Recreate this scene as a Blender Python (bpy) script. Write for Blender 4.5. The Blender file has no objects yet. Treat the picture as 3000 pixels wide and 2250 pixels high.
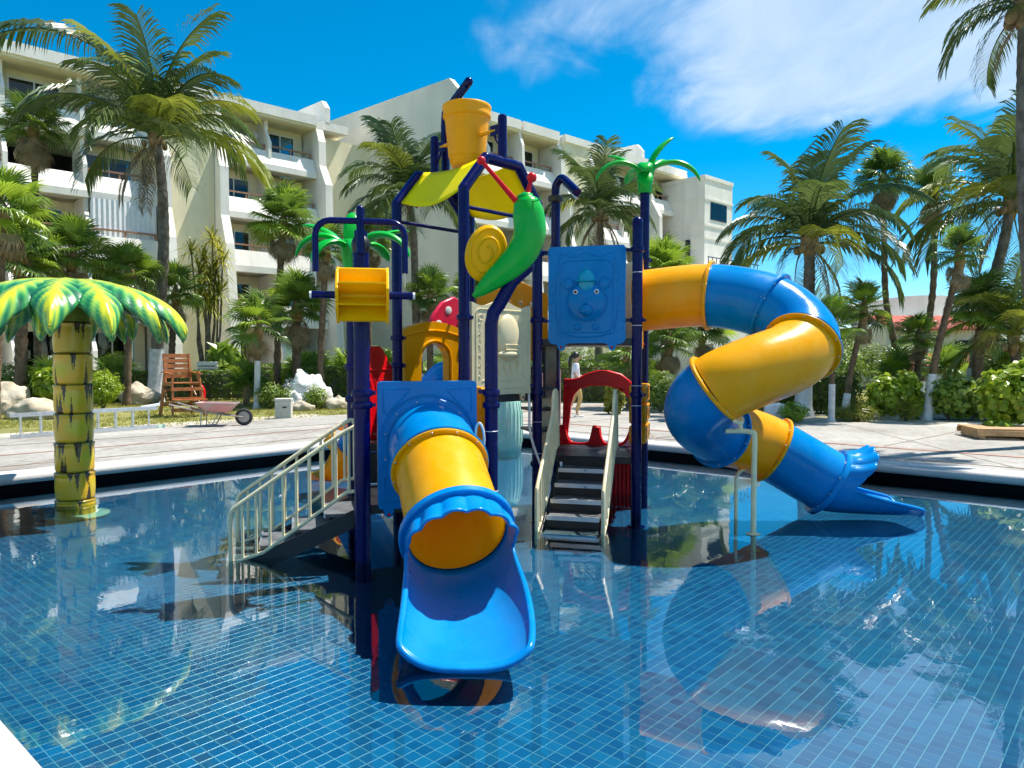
import bpy, math, random
from math import sin, cos, pi, radians, sqrt, atan2, tan, exp
from mathutils import Vector, Matrix, noise
from mathutils.geometry import tessellate_polygon

V = Vector
scene = bpy.context.scene
COL = scene.collection
random.seed(7)

# ------------------------------------------------------------------ camera, sky, sun, exposure
CAM_Z = 1.5
FPX, CX, CY = 2150.0, 1500.0, 1125.0          # focal length in photo pixels, image centre
PITCH = math.atan(75.0 / FPX)
cam_data = bpy.data.cameras.new('camera')
cam_data.sensor_width = 36.0
cam_data.lens = 36.0 * FPX / 3000.0
cam_data.clip_start = 0.05
cam_data.clip_end = 6000.0
cam = bpy.data.objects.new('camera', cam_data)
cam.location = (0, 0, CAM_Z)
cam.rotation_euler = (pi / 2 - PITCH, 0, 0)
COL.objects.link(cam)
scene.camera = cam

SUN_EL, SUN_AZ = radians(63), radians(64)      # azimuth measured from +Y towards +X
world = bpy.data.worlds.new('World')
scene.world = world
world.use_nodes = True
wn, wl = world.node_tree.nodes, world.node_tree.links
wn.clear()
def wnode(t, **kw):
    n = wn.new(t)
    for k, v in kw.items():
        setattr(n, k, v)
    return n
def wmath(op, a, b=None, clamp=False):
    n = wnode('ShaderNodeMath', operation=op, use_clamp=clamp)
    for i, x in enumerate((a, b)):
        if x is None: continue
        if isinstance(x, (int, float)): n.inputs[i].default_value = x
        else: wl.new(x, n.inputs[i])
    return n.outputs[0]
sky = wnode('ShaderNodeTexSky', sky_type='NISHITA')
sky.sun_disc = False
sky.sun_elevation = SUN_EL
sky.sun_rotation = SUN_AZ
sky.air_density = 0.75
sky.dust_density = 0.0
sky.ozone_density = 2.6
hsv = wnode('ShaderNodeHueSaturation')
hsv.inputs['Hue'].default_value = 0.485
hsv.inputs['Saturation'].default_value = 1.5
hsv.inputs['Value'].default_value = 0.48
wl.new(sky.outputs[0], hsv.inputs['Color'])
# clouds: a flat cloud layer seen from below (direction projected on a plane overhead)
geo = wnode('ShaderNodeTexCoord')
sep = wnode('ShaderNodeSeparateXYZ'); wl.new(geo.outputs['Generated'], sep.inputs[0])
zc = wmath('MAXIMUM', sep.outputs[2], 0.03)
pxn = wmath('DIVIDE', sep.outputs[0], zc); pyn = wmath('DIVIDE', sep.outputs[1], zc)
comb = wnode('ShaderNodeCombineXYZ'); wl.new(pxn, comb.inputs[0]); wl.new(pyn, comb.inputs[1])
def wnoise(scale, detail, rough, dist, off=(0, 0, 0), sc=(1, 1, 1)):
    mp = wnode('ShaderNodeMapping'); wl.new(comb.outputs[0], mp.inputs[0])
    mp.inputs['Location'].default_value = off; mp.inputs['Scale'].default_value = sc
    n = wnode('ShaderNodeTexNoise'); wl.new(mp.outputs[0], n.inputs['Vector'])
    n.inputs['Scale'].default_value = scale; n.inputs['Detail'].default_value = detail
    n.inputs['Roughness'].default_value = rough; n.inputs['Distortion'].default_value = dist
    return n.outputs[0]
big = wnoise(1.15, 4, 0.55, 0.5, (3.1, 1.7, 0), (1.0, 0.5, 1))
fine = wnoise(3.4, 6, 0.6, 0.6, (0.4, 5.2, 0), (1.0, 0.45, 1))
def blob(cx, cy, rx, ry, rot=0.0):
    c, s = cos(rot), sin(rot)
    dx = wmath('SUBTRACT', pxn, cx); dy = wmath('SUBTRACT', pyn, cy)
    ax = wmath('DIVIDE', wmath('ADD', wmath('MULTIPLY', dx, c), wmath('MULTIPLY', dy, s)), rx)
    ay = wmath('DIVIDE', wmath('SUBTRACT', wmath('MULTIPLY', dy, c), wmath('MULTIPLY', dx, s)), ry)
    d = wmath('SQRT', wmath('ADD', wmath('MULTIPLY', ax, ax), wmath('MULTIPLY', ay, ay)))
    return wmath('SUBTRACT', 1.0, d)
mask = blob(1.4, 2.32, 1.42, 1.08, 0.28)
for b in (blob(-3.2, -0.9, 2.0, 1.3, 0.4), blob(2.4, -2.0, 2.2, 1.4, -0.3), blob(-0.9, -3.0, 1.9, 1.2, 0.1), blob(0.3, -0.6, 0.75, 0.55, 0.3), blob(-1.0, -1.3, 0.8, 0.5, -0.2), blob(3.6, 0.6, 1.2, 0.9, 0.2)):  # unseen clouds round the rest of the dome, added for whiter fill light
    mask = wmath('MAXIMUM', mask, b)
dens = wmath('ADD', wmath('MULTIPLY', mask, 1.15), wmath('MULTIPLY', wmath('SUBTRACT', big, 0.5), 1.7))
dens = wmath('ADD', dens, wmath('MULTIPLY', wmath('SUBTRACT', fine, 0.5), 0.75))
ramp = wnode('ShaderNodeMapRange', interpolation_type='SMOOTHERSTEP')
wl.new(dens, ramp.inputs[0])
ramp.inputs[1].default_value = -0.06; ramp.inputs[2].default_value = 0.62
ramp.inputs[3].default_value = 0.0; ramp.inputs[4].default_value = 0.8
ccol = wnode('ShaderNodeMix', data_type='RGBA')
wl.new(fine, ccol.inputs[0])
ccol.inputs[6].default_value = (1.0, 1.5, 2.1, 1)
ccol.inputs[7].default_value = (2.4, 2.75, 3.2, 1)
mixc = wnode('ShaderNodeMix', data_type='RGBA')
wl.new(ramp.outputs[0], mixc.inputs[0]); wl.new(hsv.outputs[0], mixc.inputs[6]); wl.new(ccol.outputs[2], mixc.inputs[7])
bg = wnode('ShaderNodeBackground'); bg.inputs[1].default_value = 0.15
wl.new(mixc.outputs[2], bg.inputs[0])
wo = wnode('ShaderNodeOutputWorld'); wl.new(bg.outputs[0], wo.inputs[0])

sun_data = bpy.data.lights.new('sun', 'SUN')
sun_data.energy = 3.15
sun_data.angle = radians(0.53)
sun_data.color = (1.0, 0.955, 0.88)
sun = bpy.data.objects.new('sun', sun_data)
sdir = V((sin(SUN_AZ) * cos(SUN_EL), cos(SUN_AZ) * cos(SUN_EL), sin(SUN_EL)))
sun.rotation_euler = sdir.to_track_quat('Z', 'Y').to_euler()
sun.location = sdir * 60
COL.objects.link(sun)

vs = scene.view_settings
vs.view_transform = 'Standard'; vs.look = 'None'; vs.exposure = 1.42; vs.gamma = 1.0
vs.use_curve_mapping = False
world.cycles.sampling_method = 'NONE'
scene.cycles.use_denoising = True
scene.cycles.use_adaptive_sampling = True
scene.cycles.adaptive_threshold = 0.03
scene.cycles.diffuse_bounces = 3
scene.cycles.max_bounces = 6
scene.cycles.transparent_max_bounces = 12
scene.cycles.glossy_bounces = 4
scene.cycles.caustics_reflective = False
scene.cycles.caustics_refractive = False

# ------------------------------------------------------------------ placing helpers
_c, _s = cos(PITCH), sin(PITCH)
def at(px, py, Y):
    u, v = (px - CX) / FPX, (CY - py) / FPX
    d = V((u, _c + v * _s, -_s + v * _c))
    return V((0, 0, CAM_Z)) + d * (Y / d.y)
def onz(px, py, z):
    u, v = (px - CX) / FPX, (CY - py) / FPX
    d = V((u, _c + v * _s, -_s + v * _c))
    return V((0, 0, CAM_Z)) + d * ((z - CAM_Z) / d.z)

# ------------------------------------------------------------------ materials
MATS = {}
def _tree(name):
    m = bpy.data.materials.new(name); m.use_nodes = True
    nt = m.node_tree; nt.nodes.clear()
    return m, nt, nt.nodes, nt.links
def N(nodes, t, **kw):
    n = nodes.new(t)
    for k, v in kw.items(): setattr(n, k, v)
    return n
def c4(c): return (c[0], c[1], c[2], 1.0)
def simple(name, col, rough=0.5, var=0.12, scale=6.0, bump=0.0, bscale=40.0, metal=0.0, spec=0.5, col2=None, coat=0.0, coords='Object', lo=0.35, hi=0.65, rvar=0.1, trans=0.0, wear=0.0, wcol=None, wscale=(5, 5, 0.7)):
    """procedural surface: two close colours mixed by noise, uneven gloss, fine relief"""
    m, nt, nd, lk = _tree(name)
    out = N(nd, 'ShaderNodeOutputMaterial'); p = N(nd, 'ShaderNodeBsdfPrincipled')
    lk.new(p.outputs[0], out.inputs[0])
    tc = N(nd, 'ShaderNodeTexCoord')
    no = N(nd, 'ShaderNodeTexNoise'); no.inputs['Scale'].default_value = scale
    no.inputs['Detail'].default_value = 5.0; no.inputs['Roughness'].default_value = 0.6
    lk.new(tc.outputs[coords], no.inputs['Vector'])
    cr = N(nd, 'ShaderNodeValToRGB')
    a = col if col2 is not None else tuple(c * (1 - var) for c in col)
    b = col2 if col2 is not None else tuple(min(1.0, c * (1 + var)) for c in col)
    cr.color_ramp.elements[0].position = lo; cr.color_ramp.elements[0].color = c4(a)
    cr.color_ramp.elements[1].position = hi; cr.color_ramp.elements[1].color = c4(b)
    lk.new(no.outputs[0], cr.inputs[0])
    colour = cr.outputs[0]
    if wear:
        # run-off streaks, fading and scuffs that follow the vertical
        mp = N(nd, 'ShaderNodeMapping'); mp.inputs['Scale'].default_value = wscale; lk.new(tc.outputs[coords], mp.inputs[0])
        n3 = N(nd, 'ShaderNodeTexNoise'); n3.inputs['Scale'].default_value = 1.0; n3.inputs['Detail'].default_value = 7; n3.inputs['Roughness'].default_value = 0.65
        lk.new(mp.outputs[0], n3.inputs['Vector'])
        m3 = N(nd, 'ShaderNodeMapRange'); lk.new(n3.outputs[0], m3.inputs[0])
        m3.inputs[1].default_value = 0.46; m3.inputs[2].default_value = 0.72; m3.inputs[3].default_value = 0.0; m3.inputs[4].default_value = wear
        mx3 = N(nd, 'ShaderNodeMix', data_type='RGBA'); lk.new(m3.outputs[0], mx3.inputs[0]); lk.new(colour, mx3.inputs[6])
        mx3.inputs[7].default_value = c4(wcol if wcol else tuple(0.6 * c + 0.22 for c in col)); colour = mx3.outputs[2]
    lk.new(colour, p.inputs['Base Color'])
    if trans:
        tr = N(nd, 'ShaderNodeBsdfTranslucent'); lk.new(colour, tr.inputs['Color'])
        mxs = N(nd, 'ShaderNodeMixShader'); mxs.inputs[0].default_value = trans
        lk.new(p.outputs[0], mxs.inputs[1]); lk.new(tr.outputs[0], mxs.inputs[2]); lk.new(mxs.outputs[0], out.inputs[0])
    mr = N(nd, 'ShaderNodeMapRange'); lk.new(no.outputs[0], mr.inputs[0])
    mr.inputs[1].default_value = 0.3; mr.inputs[2].default_value = 0.7
    mr.inputs[3].default_value = max(0.02, rough - rvar); mr.inputs[4].default_value = min(1, rough + rvar)
    lk.new(mr.outputs[0], p.inputs['Roughness'])
    p.inputs['Metallic'].default_value = metal
    p.inputs['Specular IOR Level'].default_value = spec
    if coat:
        p.inputs['Coat Weight'].default_value = coat; p.inputs['Coat Roughness'].default_value = 0.12
    if bump:
        n2 = N(nd, 'ShaderNodeTexNoise'); n2.inputs['Scale'].default_value = bscale; n2.inputs['Detail'].default_value = 4
        lk.new(tc.outputs[coords], n2.inputs['Vector'])
        bp = N(nd, 'ShaderNodeBump'); bp.inputs['Strength'].default_value = bump; bp.inputs['Distance'].default_value = 0.02
        lk.new(n2.outputs[0], bp.inputs['Height']); lk.new(bp.outputs[0], p.inputs['Normal'])
    MATS[name] = m
    return m
def leafmat(name, dark, light, rough=0.38, trans=0.3, scale=1.2):
    m, nt, nd, lk = _tree(name)
    out = N(nd, 'ShaderNodeOutputMaterial'); p = N(nd, 'ShaderNodeBsdfPrincipled')
    oi = N(nd, 'ShaderNodeObjectInfo'); tc = N(nd, 'ShaderNodeTexCoord')
    no = N(nd, 'ShaderNodeTexNoise'); no.inputs['Scale'].default_value = scale; no.inputs['Detail'].default_value = 3
    lk.new(tc.outputs['Object'], no.inputs['Vector'])
    ad = N(nd, 'ShaderNodeMath', operation='MULTIPLY_ADD'); lk.new(oi.outputs['Random'], ad.inputs[0])
    ad.inputs[1].default_value = 0.5; lk.new(no.outputs[0], ad.inputs[2])
    cr = N(nd, 'ShaderNodeValToRGB')
    cr.color_ramp.elements[0].position = 0.4; cr.color_ramp.elements[0].color = c4(dark)
    cr.color_ramp.elements[1].position = 1.05 if False else 0.98; cr.color_ramp.elements[1].color = c4(light)
    lk.new(ad.outputs[0], cr.inputs[0]); lk.new(cr.outputs[0], p.inputs['Base Color'])
    p.inputs['Roughness'].default_value = rough; p.inputs['Specular IOR Level'].default_value = 0.45
    tr = N(nd, 'ShaderNodeBsdfTranslucent')
    hs = N(nd, 'ShaderNodeHueSaturation'); hs.inputs['Value'].default_value = 1.5; hs.inputs['Hue'].default_value = 0.495
    lk.new(cr.outputs[0], hs.inputs['Color']); lk.new(hs.outputs[0], tr.inputs['Color'])
    mx = N(nd, 'ShaderNodeMixShader'); mx.inputs[0].default_value = trans
    lk.new(p.outputs[0], mx.inputs[1]); lk.new(tr.outputs[0], mx.inputs[2]); lk.new(mx.outputs[0], out.inputs[0])
    MATS[name] = m
    return m

simple('orange_plastic', (1.0, 0.43, 0.0), 0.3, 0.05, 2.2, 0.04, 90, spec=0.28, trans=0.22, wear=0.5, wcol=(1.0, 0.52, 0.04), wscale=(8, 8, 2.2), rvar=0.16)
simple('yellow_plastic', (1.0, 0.54, 0.0), 0.35, 0.05, 2.2, 0.04, 90, spec=0.2, trans=0.2)
simple('yellow_sheet', (1.0, 0.80, 0.0), 0.45, 0.04, 1.5, 0.03, 60, spec=0.12, trans=0.2)
simple('bucket_yellow', (1.0, 0.43, 0.0), 0.42, 0.06, 3, 0.08, 120, spec=0.2, trans=0.15, wear=0.15)
simple('blue_plastic', (0.0, 0.20, 0.54), 0.24, 0.08, 2.0, 0.04, 90, spec=0.2, wear=0.5, wcol=(0.01, 0.235, 0.54), wscale=(8, 8, 2.2), rvar=0.14)
simple('cap_cyan', (0.0, 0.36, 0.56), 0.3, 0.04, 3)
simple('red_plastic', (0.66, 0.003, 0.008), 0.3, 0.08, 2.5, 0.05, 90, spec=0.3)
simple('pink_red', (0.75, 0.01, 0.06), 0.35, 0.08, 2.5)
simple('green_plastic', (0.0, 0.40, 0.03), 0.3, 0.06, 2.0, 0.04, 80, spec=0.3, wear=0.12)
simple('cream_plastic', (0.74, 0.62, 0.37), 0.38, 0.05, 2.5, 0.05, 80, wear=0.35, wcol=(0.45, 0.40, 0.28))
simple('cream_paint', (0.86, 0.73, 0.44), 0.35, 0.08, 5, 0.04, 120, wear=0.3, wcol=(0.5, 0.42, 0.28))
simple('navy_metal', (0.001, 0.0025, 0.075), 0.26, 0.12, 5, 0.02, 120, spec=0.22)
simple('black_metal', (0.012, 0.013, 0.015), 0.42, 0.25, 8, 0.1, 150)
simple('tread_grey', (0.11, 0.115, 0.12), 0.6, 0.25, 9, 0.3, 160)
simple('white_plastic', (0.8, 0.8, 0.78), 0.4, 0.05, 5)
simple('shaded_olive', (0.20, 0.22, 0.03), 0.45, 0.25, 6)  # palm collar: the canopy's shade is put into this olive
simple('black_paint', (0.01, 0.01, 0.012), 0.4, 0.1, 5)
simple('steel_bolt', (0.55, 0.55, 0.55), 0.3, 0.1, 20, metal=0.9)
simple('pale_green_glaze', (0.50, 0.72, 0.58), 0.25, 0.2, 3.0, 0.1, 14, col2=(0.30, 0.56, 0.42), coat=0.3)
simple('stucco_white', (0.82, 0.78, 0.70), 0.85, 0.06, 0.6, 0.25, 12, wear=0.4, wcol=(0.55, 0.52, 0.45), wscale=(1.3, 1.3, 0.16))
simple('stucco_cream', (0.80, 0.73, 0.50), 0.88, 0.07, 0.5, 0.25, 12, wear=0.45, wcol=(0.62, 0.52, 0.33), wscale=(1.1, 1.1, 0.12))
simple('stucco_gable', (0.78, 0.73, 0.62), 0.9, 0.06, 0.4, 0.25, 12, wear=0.4, wcol=(0.58, 0.54, 0.46), wscale=(0.8, 0.8, 0.08))
simple('aluminium', (0.62, 0.63, 0.64), 0.35, 0.08, 8, metal=0.85)
simple('window_frame', (0.72, 0.72, 0.70), 0.4, 0.05, 5)
simple('dark_frame', (0.03, 0.035, 0.04), 0.4, 0.1, 5)
simple('rail_wood', (0.33, 0.17, 0.10), 0.6, 0.2, 6, 0.2, 40)
simple('chair_wood', (0.36, 0.115, 0.025), 0.45, 0.3, 7, 0.2, 50, coat=0.2)
simple('deck_wood', (0.46, 0.27, 0.12), 0.6, 0.25, 5, 0.25, 40)
simple('curtain', (0.74, 0.75, 0.76), 0.9, 0.05, 3)
simple('teal_curtain', (0.10, 0.26, 0.25), 0.85, 0.15, 3)
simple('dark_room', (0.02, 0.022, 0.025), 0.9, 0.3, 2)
simple('concrete', (0.60, 0.565, 0.49), 0.85, 0.12, 1.2, 0.35, 30, coords='Generated')
simple('coping_stone', (0.48, 0.46, 0.43), 0.7, 0.08, 1.5, 0.2, 25)
simple('concrete_box', (0.56, 0.54, 0.47), 0.85, 0.12, 4, 0.3, 30)
simple('joint_brown', (0.27, 0.21, 0.17), 0.85, 0.25, 3)
simple('band_red', (0.36, 0.21, 0.16), 0.85, 0.25, 3)
simple('rock', (0.55, 0.49, 0.38), 0.9, 0.3, 2.5, 0.9, 7, col2=(0.36, 0.29, 0.19))
simple('white_rock', (0.72, 0.70, 0.66), 0.9, 0.2, 4, 0.9, 12)
simple('palm_bark', (0.20, 0.165, 0.125), 0.9, 0.3, 5, 0.9, 22, col2=(0.09, 0.07, 0.05))
simple('fan_bark', (0.20, 0.13, 0.075), 0.95, 0.3, 7, 1.0, 26, col2=(0.085, 0.055, 0.03))
simple('whitewash', (0.74, 0.74, 0.73), 0.85, 0.12, 7, 0.6, 22, col2=(0.52, 0.51, 0.49))
simple('crown_sheath', (0.26, 0.17, 0.07), 0.8, 0.4, 9, 0.8, 30)
simple('soil', (0.30, 0.25, 0.17), 0.95, 0.25, 1.0, 0.6, 20, coords='Generated')
simple('sand_bed', (0.48, 0.43, 0.34), 0.95, 0.25, 1.5, 0.6, 20)
simple('skin', (0.52, 0.30, 0.19), 0.5, 0.05, 6)
simple('hair', (0.012, 0.009, 0.008), 0.45, 0.3, 20)
simple('white_shirt', (0.80, 0.80, 0.82), 0.8, 0.04, 8, 0.3, 14)
simple('tan_cloth', (0.62, 0.40, 0.14), 0.8, 0.08, 8, 0.2, 14)
simple('tyre', (0.03, 0.03, 0.03), 0.8, 0.2, 9)
simple('faded_red', (0.62, 0.22, 0.20), 0.6, 0.25, 4, col2=(0.52, 0.36, 0.33))
simple('rusty_grey', (0.34, 0.31, 0.28), 0.6, 0.2, 6, metal=0.3)
simple('roof_tile_red', (0.45, 0.09, 0.06), 0.8, 0.3, 5, 0.3, 20)
simple('dead_frond', (0.25, 0.18, 0.10), 0.7, 0.25, 4)
leafmat('coconut_leaf', (0.035, 0.07, 0.02), (0.14, 0.20, 0.05), 0.33, 0.24)
leafmat('coconut_yellow', (0.09, 0.14, 0.02), (0.32, 0.34, 0.04), 0.32, 0.25)
leafmat('fan_leaf', (0.04, 0.085, 0.016), (0.17, 0.27, 0.04), 0.3, 0.28)
leafmat('fan_bright', (0.09, 0.17, 0.015), (0.32, 0.44, 0.04), 0.36, 0.35)
leafmat('hedge_leaf', (0.06, 0.12, 0.015), (0.22, 0.31, 0.035), 0.45, 0.28, 5.0)
leafmat('seagrape_leaf', (0.09, 0.18, 0.012), (0.34, 0.44, 0.03), 0.32, 0.35, 4.0)
leafmat('yellow_leaf', (0.14, 0.17, 0.02), (0.42, 0.40, 0.05), 0.4, 0.35, 4.0)
leafmat('dry_leaf', (0.16, 0.11, 0.055), (0.40, 0.31, 0.18), 0.7, 0.15, 4.0)
leafmat('grass_blade', (0.13, 0.16, 0.02), (0.36, 0.34, 0.06), 0.6, 0.3, 0.6)
leafmat('white_bloom', (0.6, 0.6, 0.55), (0.8, 0.8, 0.75), 0.7, 0.2, 4.0)

def make_lawn():
    m, nt, nd, lk = _tree('lawn_ground')
    out = N(nd, 'ShaderNodeOutputMaterial'); p = N(nd, 'ShaderNodeBsdfPrincipled'); lk.new(p.outputs[0], out.inputs[0])
    g = N(nd, 'ShaderNodeNewGeometry')
    no = N(nd, 'ShaderNodeTexNoise'); no.inputs['Scale'].default_value = 0.7; no.inputs['Detail'].default_value = 8; no.inputs['Roughness'].default_value = 0.7
    lk.new(g.outputs['Position'], no.inputs['Vector'])
    cr = N(nd, 'ShaderNodeValToRGB'); cr.color_ramp.elements[0].position = 0.3; cr.color_ramp.elements[0].color = c4((0.10, 0.12, 0.025))
    cr.color_ramp.elements[1].position = 0.7; cr.color_ramp.elements[1].color = c4((0.30, 0.27, 0.08))
    lk.new(no.outputs[0], cr.inputs[0]); lk.new(cr.outputs[0], p.inputs['Base Color']); p.inputs['Roughness'].default_value = 0.95
    MATS['lawn_ground'] = m
make_lawn()

def make_deck_mat():
    m, nt, nd, lk = _tree('stamped_concrete')
    out = N(nd, 'ShaderNodeOutputMaterial'); p = N(nd, 'ShaderNodeBsdfPrincipled'); lk.new(p.outputs[0], out.inputs[0])
    g = N(nd, 'ShaderNodeNewGeometry')
    def nz(s, d, r):
        n = N(nd, 'ShaderNodeTexNoise'); n.inputs['Scale'].default_value = s; n.inputs['Detail'].default_value = d; n.inputs['Roughness'].default_value = r
        lk.new(g.outputs['Position'], n.inputs['Vector']); return n.outputs[0]
    a, b = nz(0.55, 6, 0.65), nz(7, 5, 0.7)
    cr = N(nd, 'ShaderNodeValToRGB')
    cr.color_ramp.elements[0].position = 0.3; cr.color_ramp.elements[0].color = c4((0.26, 0.24, 0.21))
    cr.color_ramp.elements[1].position = 0.66; cr.color_ramp.elements[1].color = c4((0.44, 0.42, 0.38))
    lk.new(a, cr.inputs[0])
    cr2 = N(nd, 'ShaderNodeValToRGB')
    cr2.color_ramp.elements[0].position = 0.33; cr2.color_ramp.elements[0].color = c4((0.55, 0.53, 0.50))
    cr2.color_ramp.elements[1].position = 0.6; cr2.color_ramp.elements[1].color = c4((1, 1, 1))
    lk.new(b, cr2.inputs[0])
    mx = N(nd, 'ShaderNodeMix', data_type='RGBA', blend_type='MULTIPLY'); mx.inputs[0].default_value = 0.7
    lk.new(cr.outputs[0], mx.inputs[6]); lk.new(cr2.outputs[0], mx.inputs[7]); lk.new(mx.outputs[2], p.inputs['Base Color'])
    p.inputs['Roughness'].default_value = 0.85
    bp = N(nd, 'ShaderNodeBump'); bp.inputs['Strength'].default_value = 0.3; bp.inputs['Distance'].default_value = 0.02
    lk.new(b, bp.inputs['Height']); lk.new(bp.outputs[0], p.inputs['Normal'])
    MATS['stamped_concrete'] = m
make_deck_mat()

# pool grid directions (the pool lies at about 45 degrees to the view)
GA = radians(41.5)
E1, E2 = V((sin(GA), cos(GA), 0)), V((-cos(GA), sin(GA), 0))
TILE = 0.073
def make_tile_mat(name, base, light, grout=False):
    m, nt, nd, lk = _tree(name)
    out = N(nd, 'ShaderNodeOutputMaterial'); p = N(nd, 'ShaderNodeBsdfPrincipled'); lk.new(p.outputs[0], out.inputs[0])
    g = N(nd, 'ShaderNodeNewGeometry')
    def dot(vec):
        n = N(nd, 'ShaderNodeVectorMath', operation='DOT_PRODUCT'); lk.new(g.outputs['Position'], n.inputs[0]); n.inputs[1].default_value = vec
        f = N(nd, 'ShaderNodeMath', operation='DIVIDE'); lk.new(n.outputs['Value'], f.inputs[0]); f.inputs[1].default_value = TILE
        fl = N(nd, 'ShaderNodeMath', operation='FLOOR'); lk.new(f.outputs[0], fl.inputs[0]); return fl.outputs[0]
    cb = N(nd, 'ShaderNodeCombineXYZ'); lk.new(dot(E1), cb.inputs[0]); lk.new(dot(E2), cb.inputs[1])
    wn_ = N(nd, 'ShaderNodeTexWhiteNoise', noise_dimensions='3D'); lk.new(cb.outputs[0], wn_.inputs['Vector'])
    no = N(nd, 'ShaderNodeTexNoise'); no.inputs['Scale'].default_value = 0.5; no.inputs['Detail'].default_value = 3
    lk.new(g.outputs['Position'], no.inputs['Vector'])
    ad = N(nd, 'ShaderNodeMath', operation='MULTIPLY_ADD'); lk.new(wn_.outputs[0], ad.inputs[0]); ad.inputs[1].default_value = 0.5
    mu = N(nd, 'ShaderNodeMath', operation='MULTIPLY'); lk.new(no.outputs[0], mu.inputs[0]); mu.inputs[1].default_value = 0.4
    lk.new(mu.outputs[0], ad.inputs[2])
    cr = N(nd, 'ShaderNodeValToRGB'); cr.color_ramp.elements[0].position = 0.1; cr.color_ramp.elements[0].color = c4(base)
    cr.color_ramp.elements[1].position = 0.9; cr.color_ramp.elements[1].color = c4(light)
    lk.new(ad.outputs[0], cr.inputs[0]); lk.new(cr.outputs[0], p.inputs['Base Color'])
    p.inputs['Roughness'].default_value = 0.3
    MATS[name] = m
make_tile_mat('pool_tile', (0.002, 0.058, 0.165), (0.007, 0.15, 0.30))
simple('grout', (0.095, 0.27, 0.37), 0.9, 0.15, 2.0)
simple('shaded_wall_tile', (0.0006, 0.0025, 0.005), 0.4, 0.3, 9, spec=0.05)  # dark tile, blackened with the coping overhang's shade put into its colour

def make_water():
    m, nt, nd, lk = _tree('pool_water')
    out = N(nd, 'ShaderNodeOutputMaterial')
    g = N(nd, 'ShaderNodeNewGeometry')
    def nz(s, d, sc):
        mp = N(nd, 'ShaderNodeMapping'); mp.inputs['Scale'].default_value = sc; mp.inputs['Rotation'].default_value = (0, 0, 0.35)
        lk.new(g.outputs['Position'], mp.inputs[0])
        n = N(nd, 'ShaderNodeTexNoise'); n.inputs['Scale'].default_value = s; n.inputs['Detail'].default_value = d
        n.inputs['Distortion'].default_value = 0.5
        lk.new(mp.outputs[0], n.inputs['Vector']); return n.outputs[0]
    a0 = nz(4.0, 2.5, (1.0, 0.55, 1)); a1 = nz(17.0, 2.0, (1.0, 0.6, 1)); patch = nz(0.33, 2.0, (1, 1, 1))
    ma = N(nd, 'ShaderNodeMath', operation='MULTIPLY_ADD'); lk.new(a1, ma.inputs[0]); ma.inputs[1].default_value = 0.20; lk.new(a0, ma.inputs[2]); a = ma.outputs[0]
    mr = N(nd, 'ShaderNodeMapRange'); lk.new(patch, mr.inputs[0])
    mr.inputs[1].default_value = 0.42; mr.inputs[2].default_value = 0.66; mr.inputs[3].default_value = 0.12; mr.inputs[4].default_value = 1.0
    mu = N(nd, 'ShaderNodeMath', operation='MULTIPLY'); lk.new(a, mu.inputs[0]); lk.new(mr.outputs[0], mu.inputs[1])
    bp = N(nd, 'ShaderNodeBump'); bp.inputs['Strength'].default_value = 0.06; bp.inputs['Distance'].default_value = 0.03
    lk.new(mu.outputs[0], bp.inputs['Height'])
    fr = N(nd, 'ShaderNodeFresnel'); fr.inputs['IOR'].default_value = 1.95; lk.new(bp.outputs[0], fr.inputs['Normal'])
    gl = N(nd, 'ShaderNodeBsdfGlossy'); gl.inputs['Roughness'].default_value = 0.012; gl.inputs['Color'].default_value = (1, 1, 1, 1)
    lk.new(bp.outputs[0], gl.inputs['Normal'])
    tr = N(nd, 'ShaderNodeBsdfTransparent'); tr.inputs['Color'].default_value = (0.78, 0.96, 0.99, 1)
    mx = N(nd, 'ShaderNodeMixShader'); lk.new(fr.outputs[0], mx.inputs[0]); lk.new(tr.outputs[0], mx.inputs[1]); lk.new(gl.outputs[0], mx.inputs[2])
    lk.new(mx.outputs[0], out.inputs[0])
    MATS['pool_water'] = m
make_water()
def make_glass():
    m, nt, nd, lk = _tree('window_glass')
    out = N(nd, 'ShaderNodeOutputMaterial')
    lw = N(nd, 'ShaderNodeLayerWeight'); lw.inputs[0].default_value = 0.5
    pw = N(nd, 'ShaderNodeMath', operation='POWER'); lk.new(lw.outputs['Facing'], pw.inputs[0]); pw.inputs[1].default_value = 5.0
    fr = N(nd, 'ShaderNodeMath', operation='MULTIPLY_ADD', use_clamp=True); lk.new(pw.outputs[0], fr.inputs[0]); fr.inputs[1].default_value = 0.95; fr.inputs[2].default_value = 0.05
    gl = N(nd, 'ShaderNodeBsdfGlossy'); gl.inputs['Roughness'].default_value = 0.02
    tr = N(nd, 'ShaderNodeBsdfTransparent'); tr.inputs['Color'].default_value = (0.36, 0.46, 0.46, 1)
    mx = N(nd, 'ShaderNodeMixShader'); lk.new(fr.outputs[0], mx.inputs[0]); lk.new(tr.outputs[0], mx.inputs[1]); lk.new(gl.outputs[0], mx.inputs[2])
    lk.new(mx.outputs[0], out.inputs[0]); MATS['window_glass'] = m
make_glass()
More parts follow.
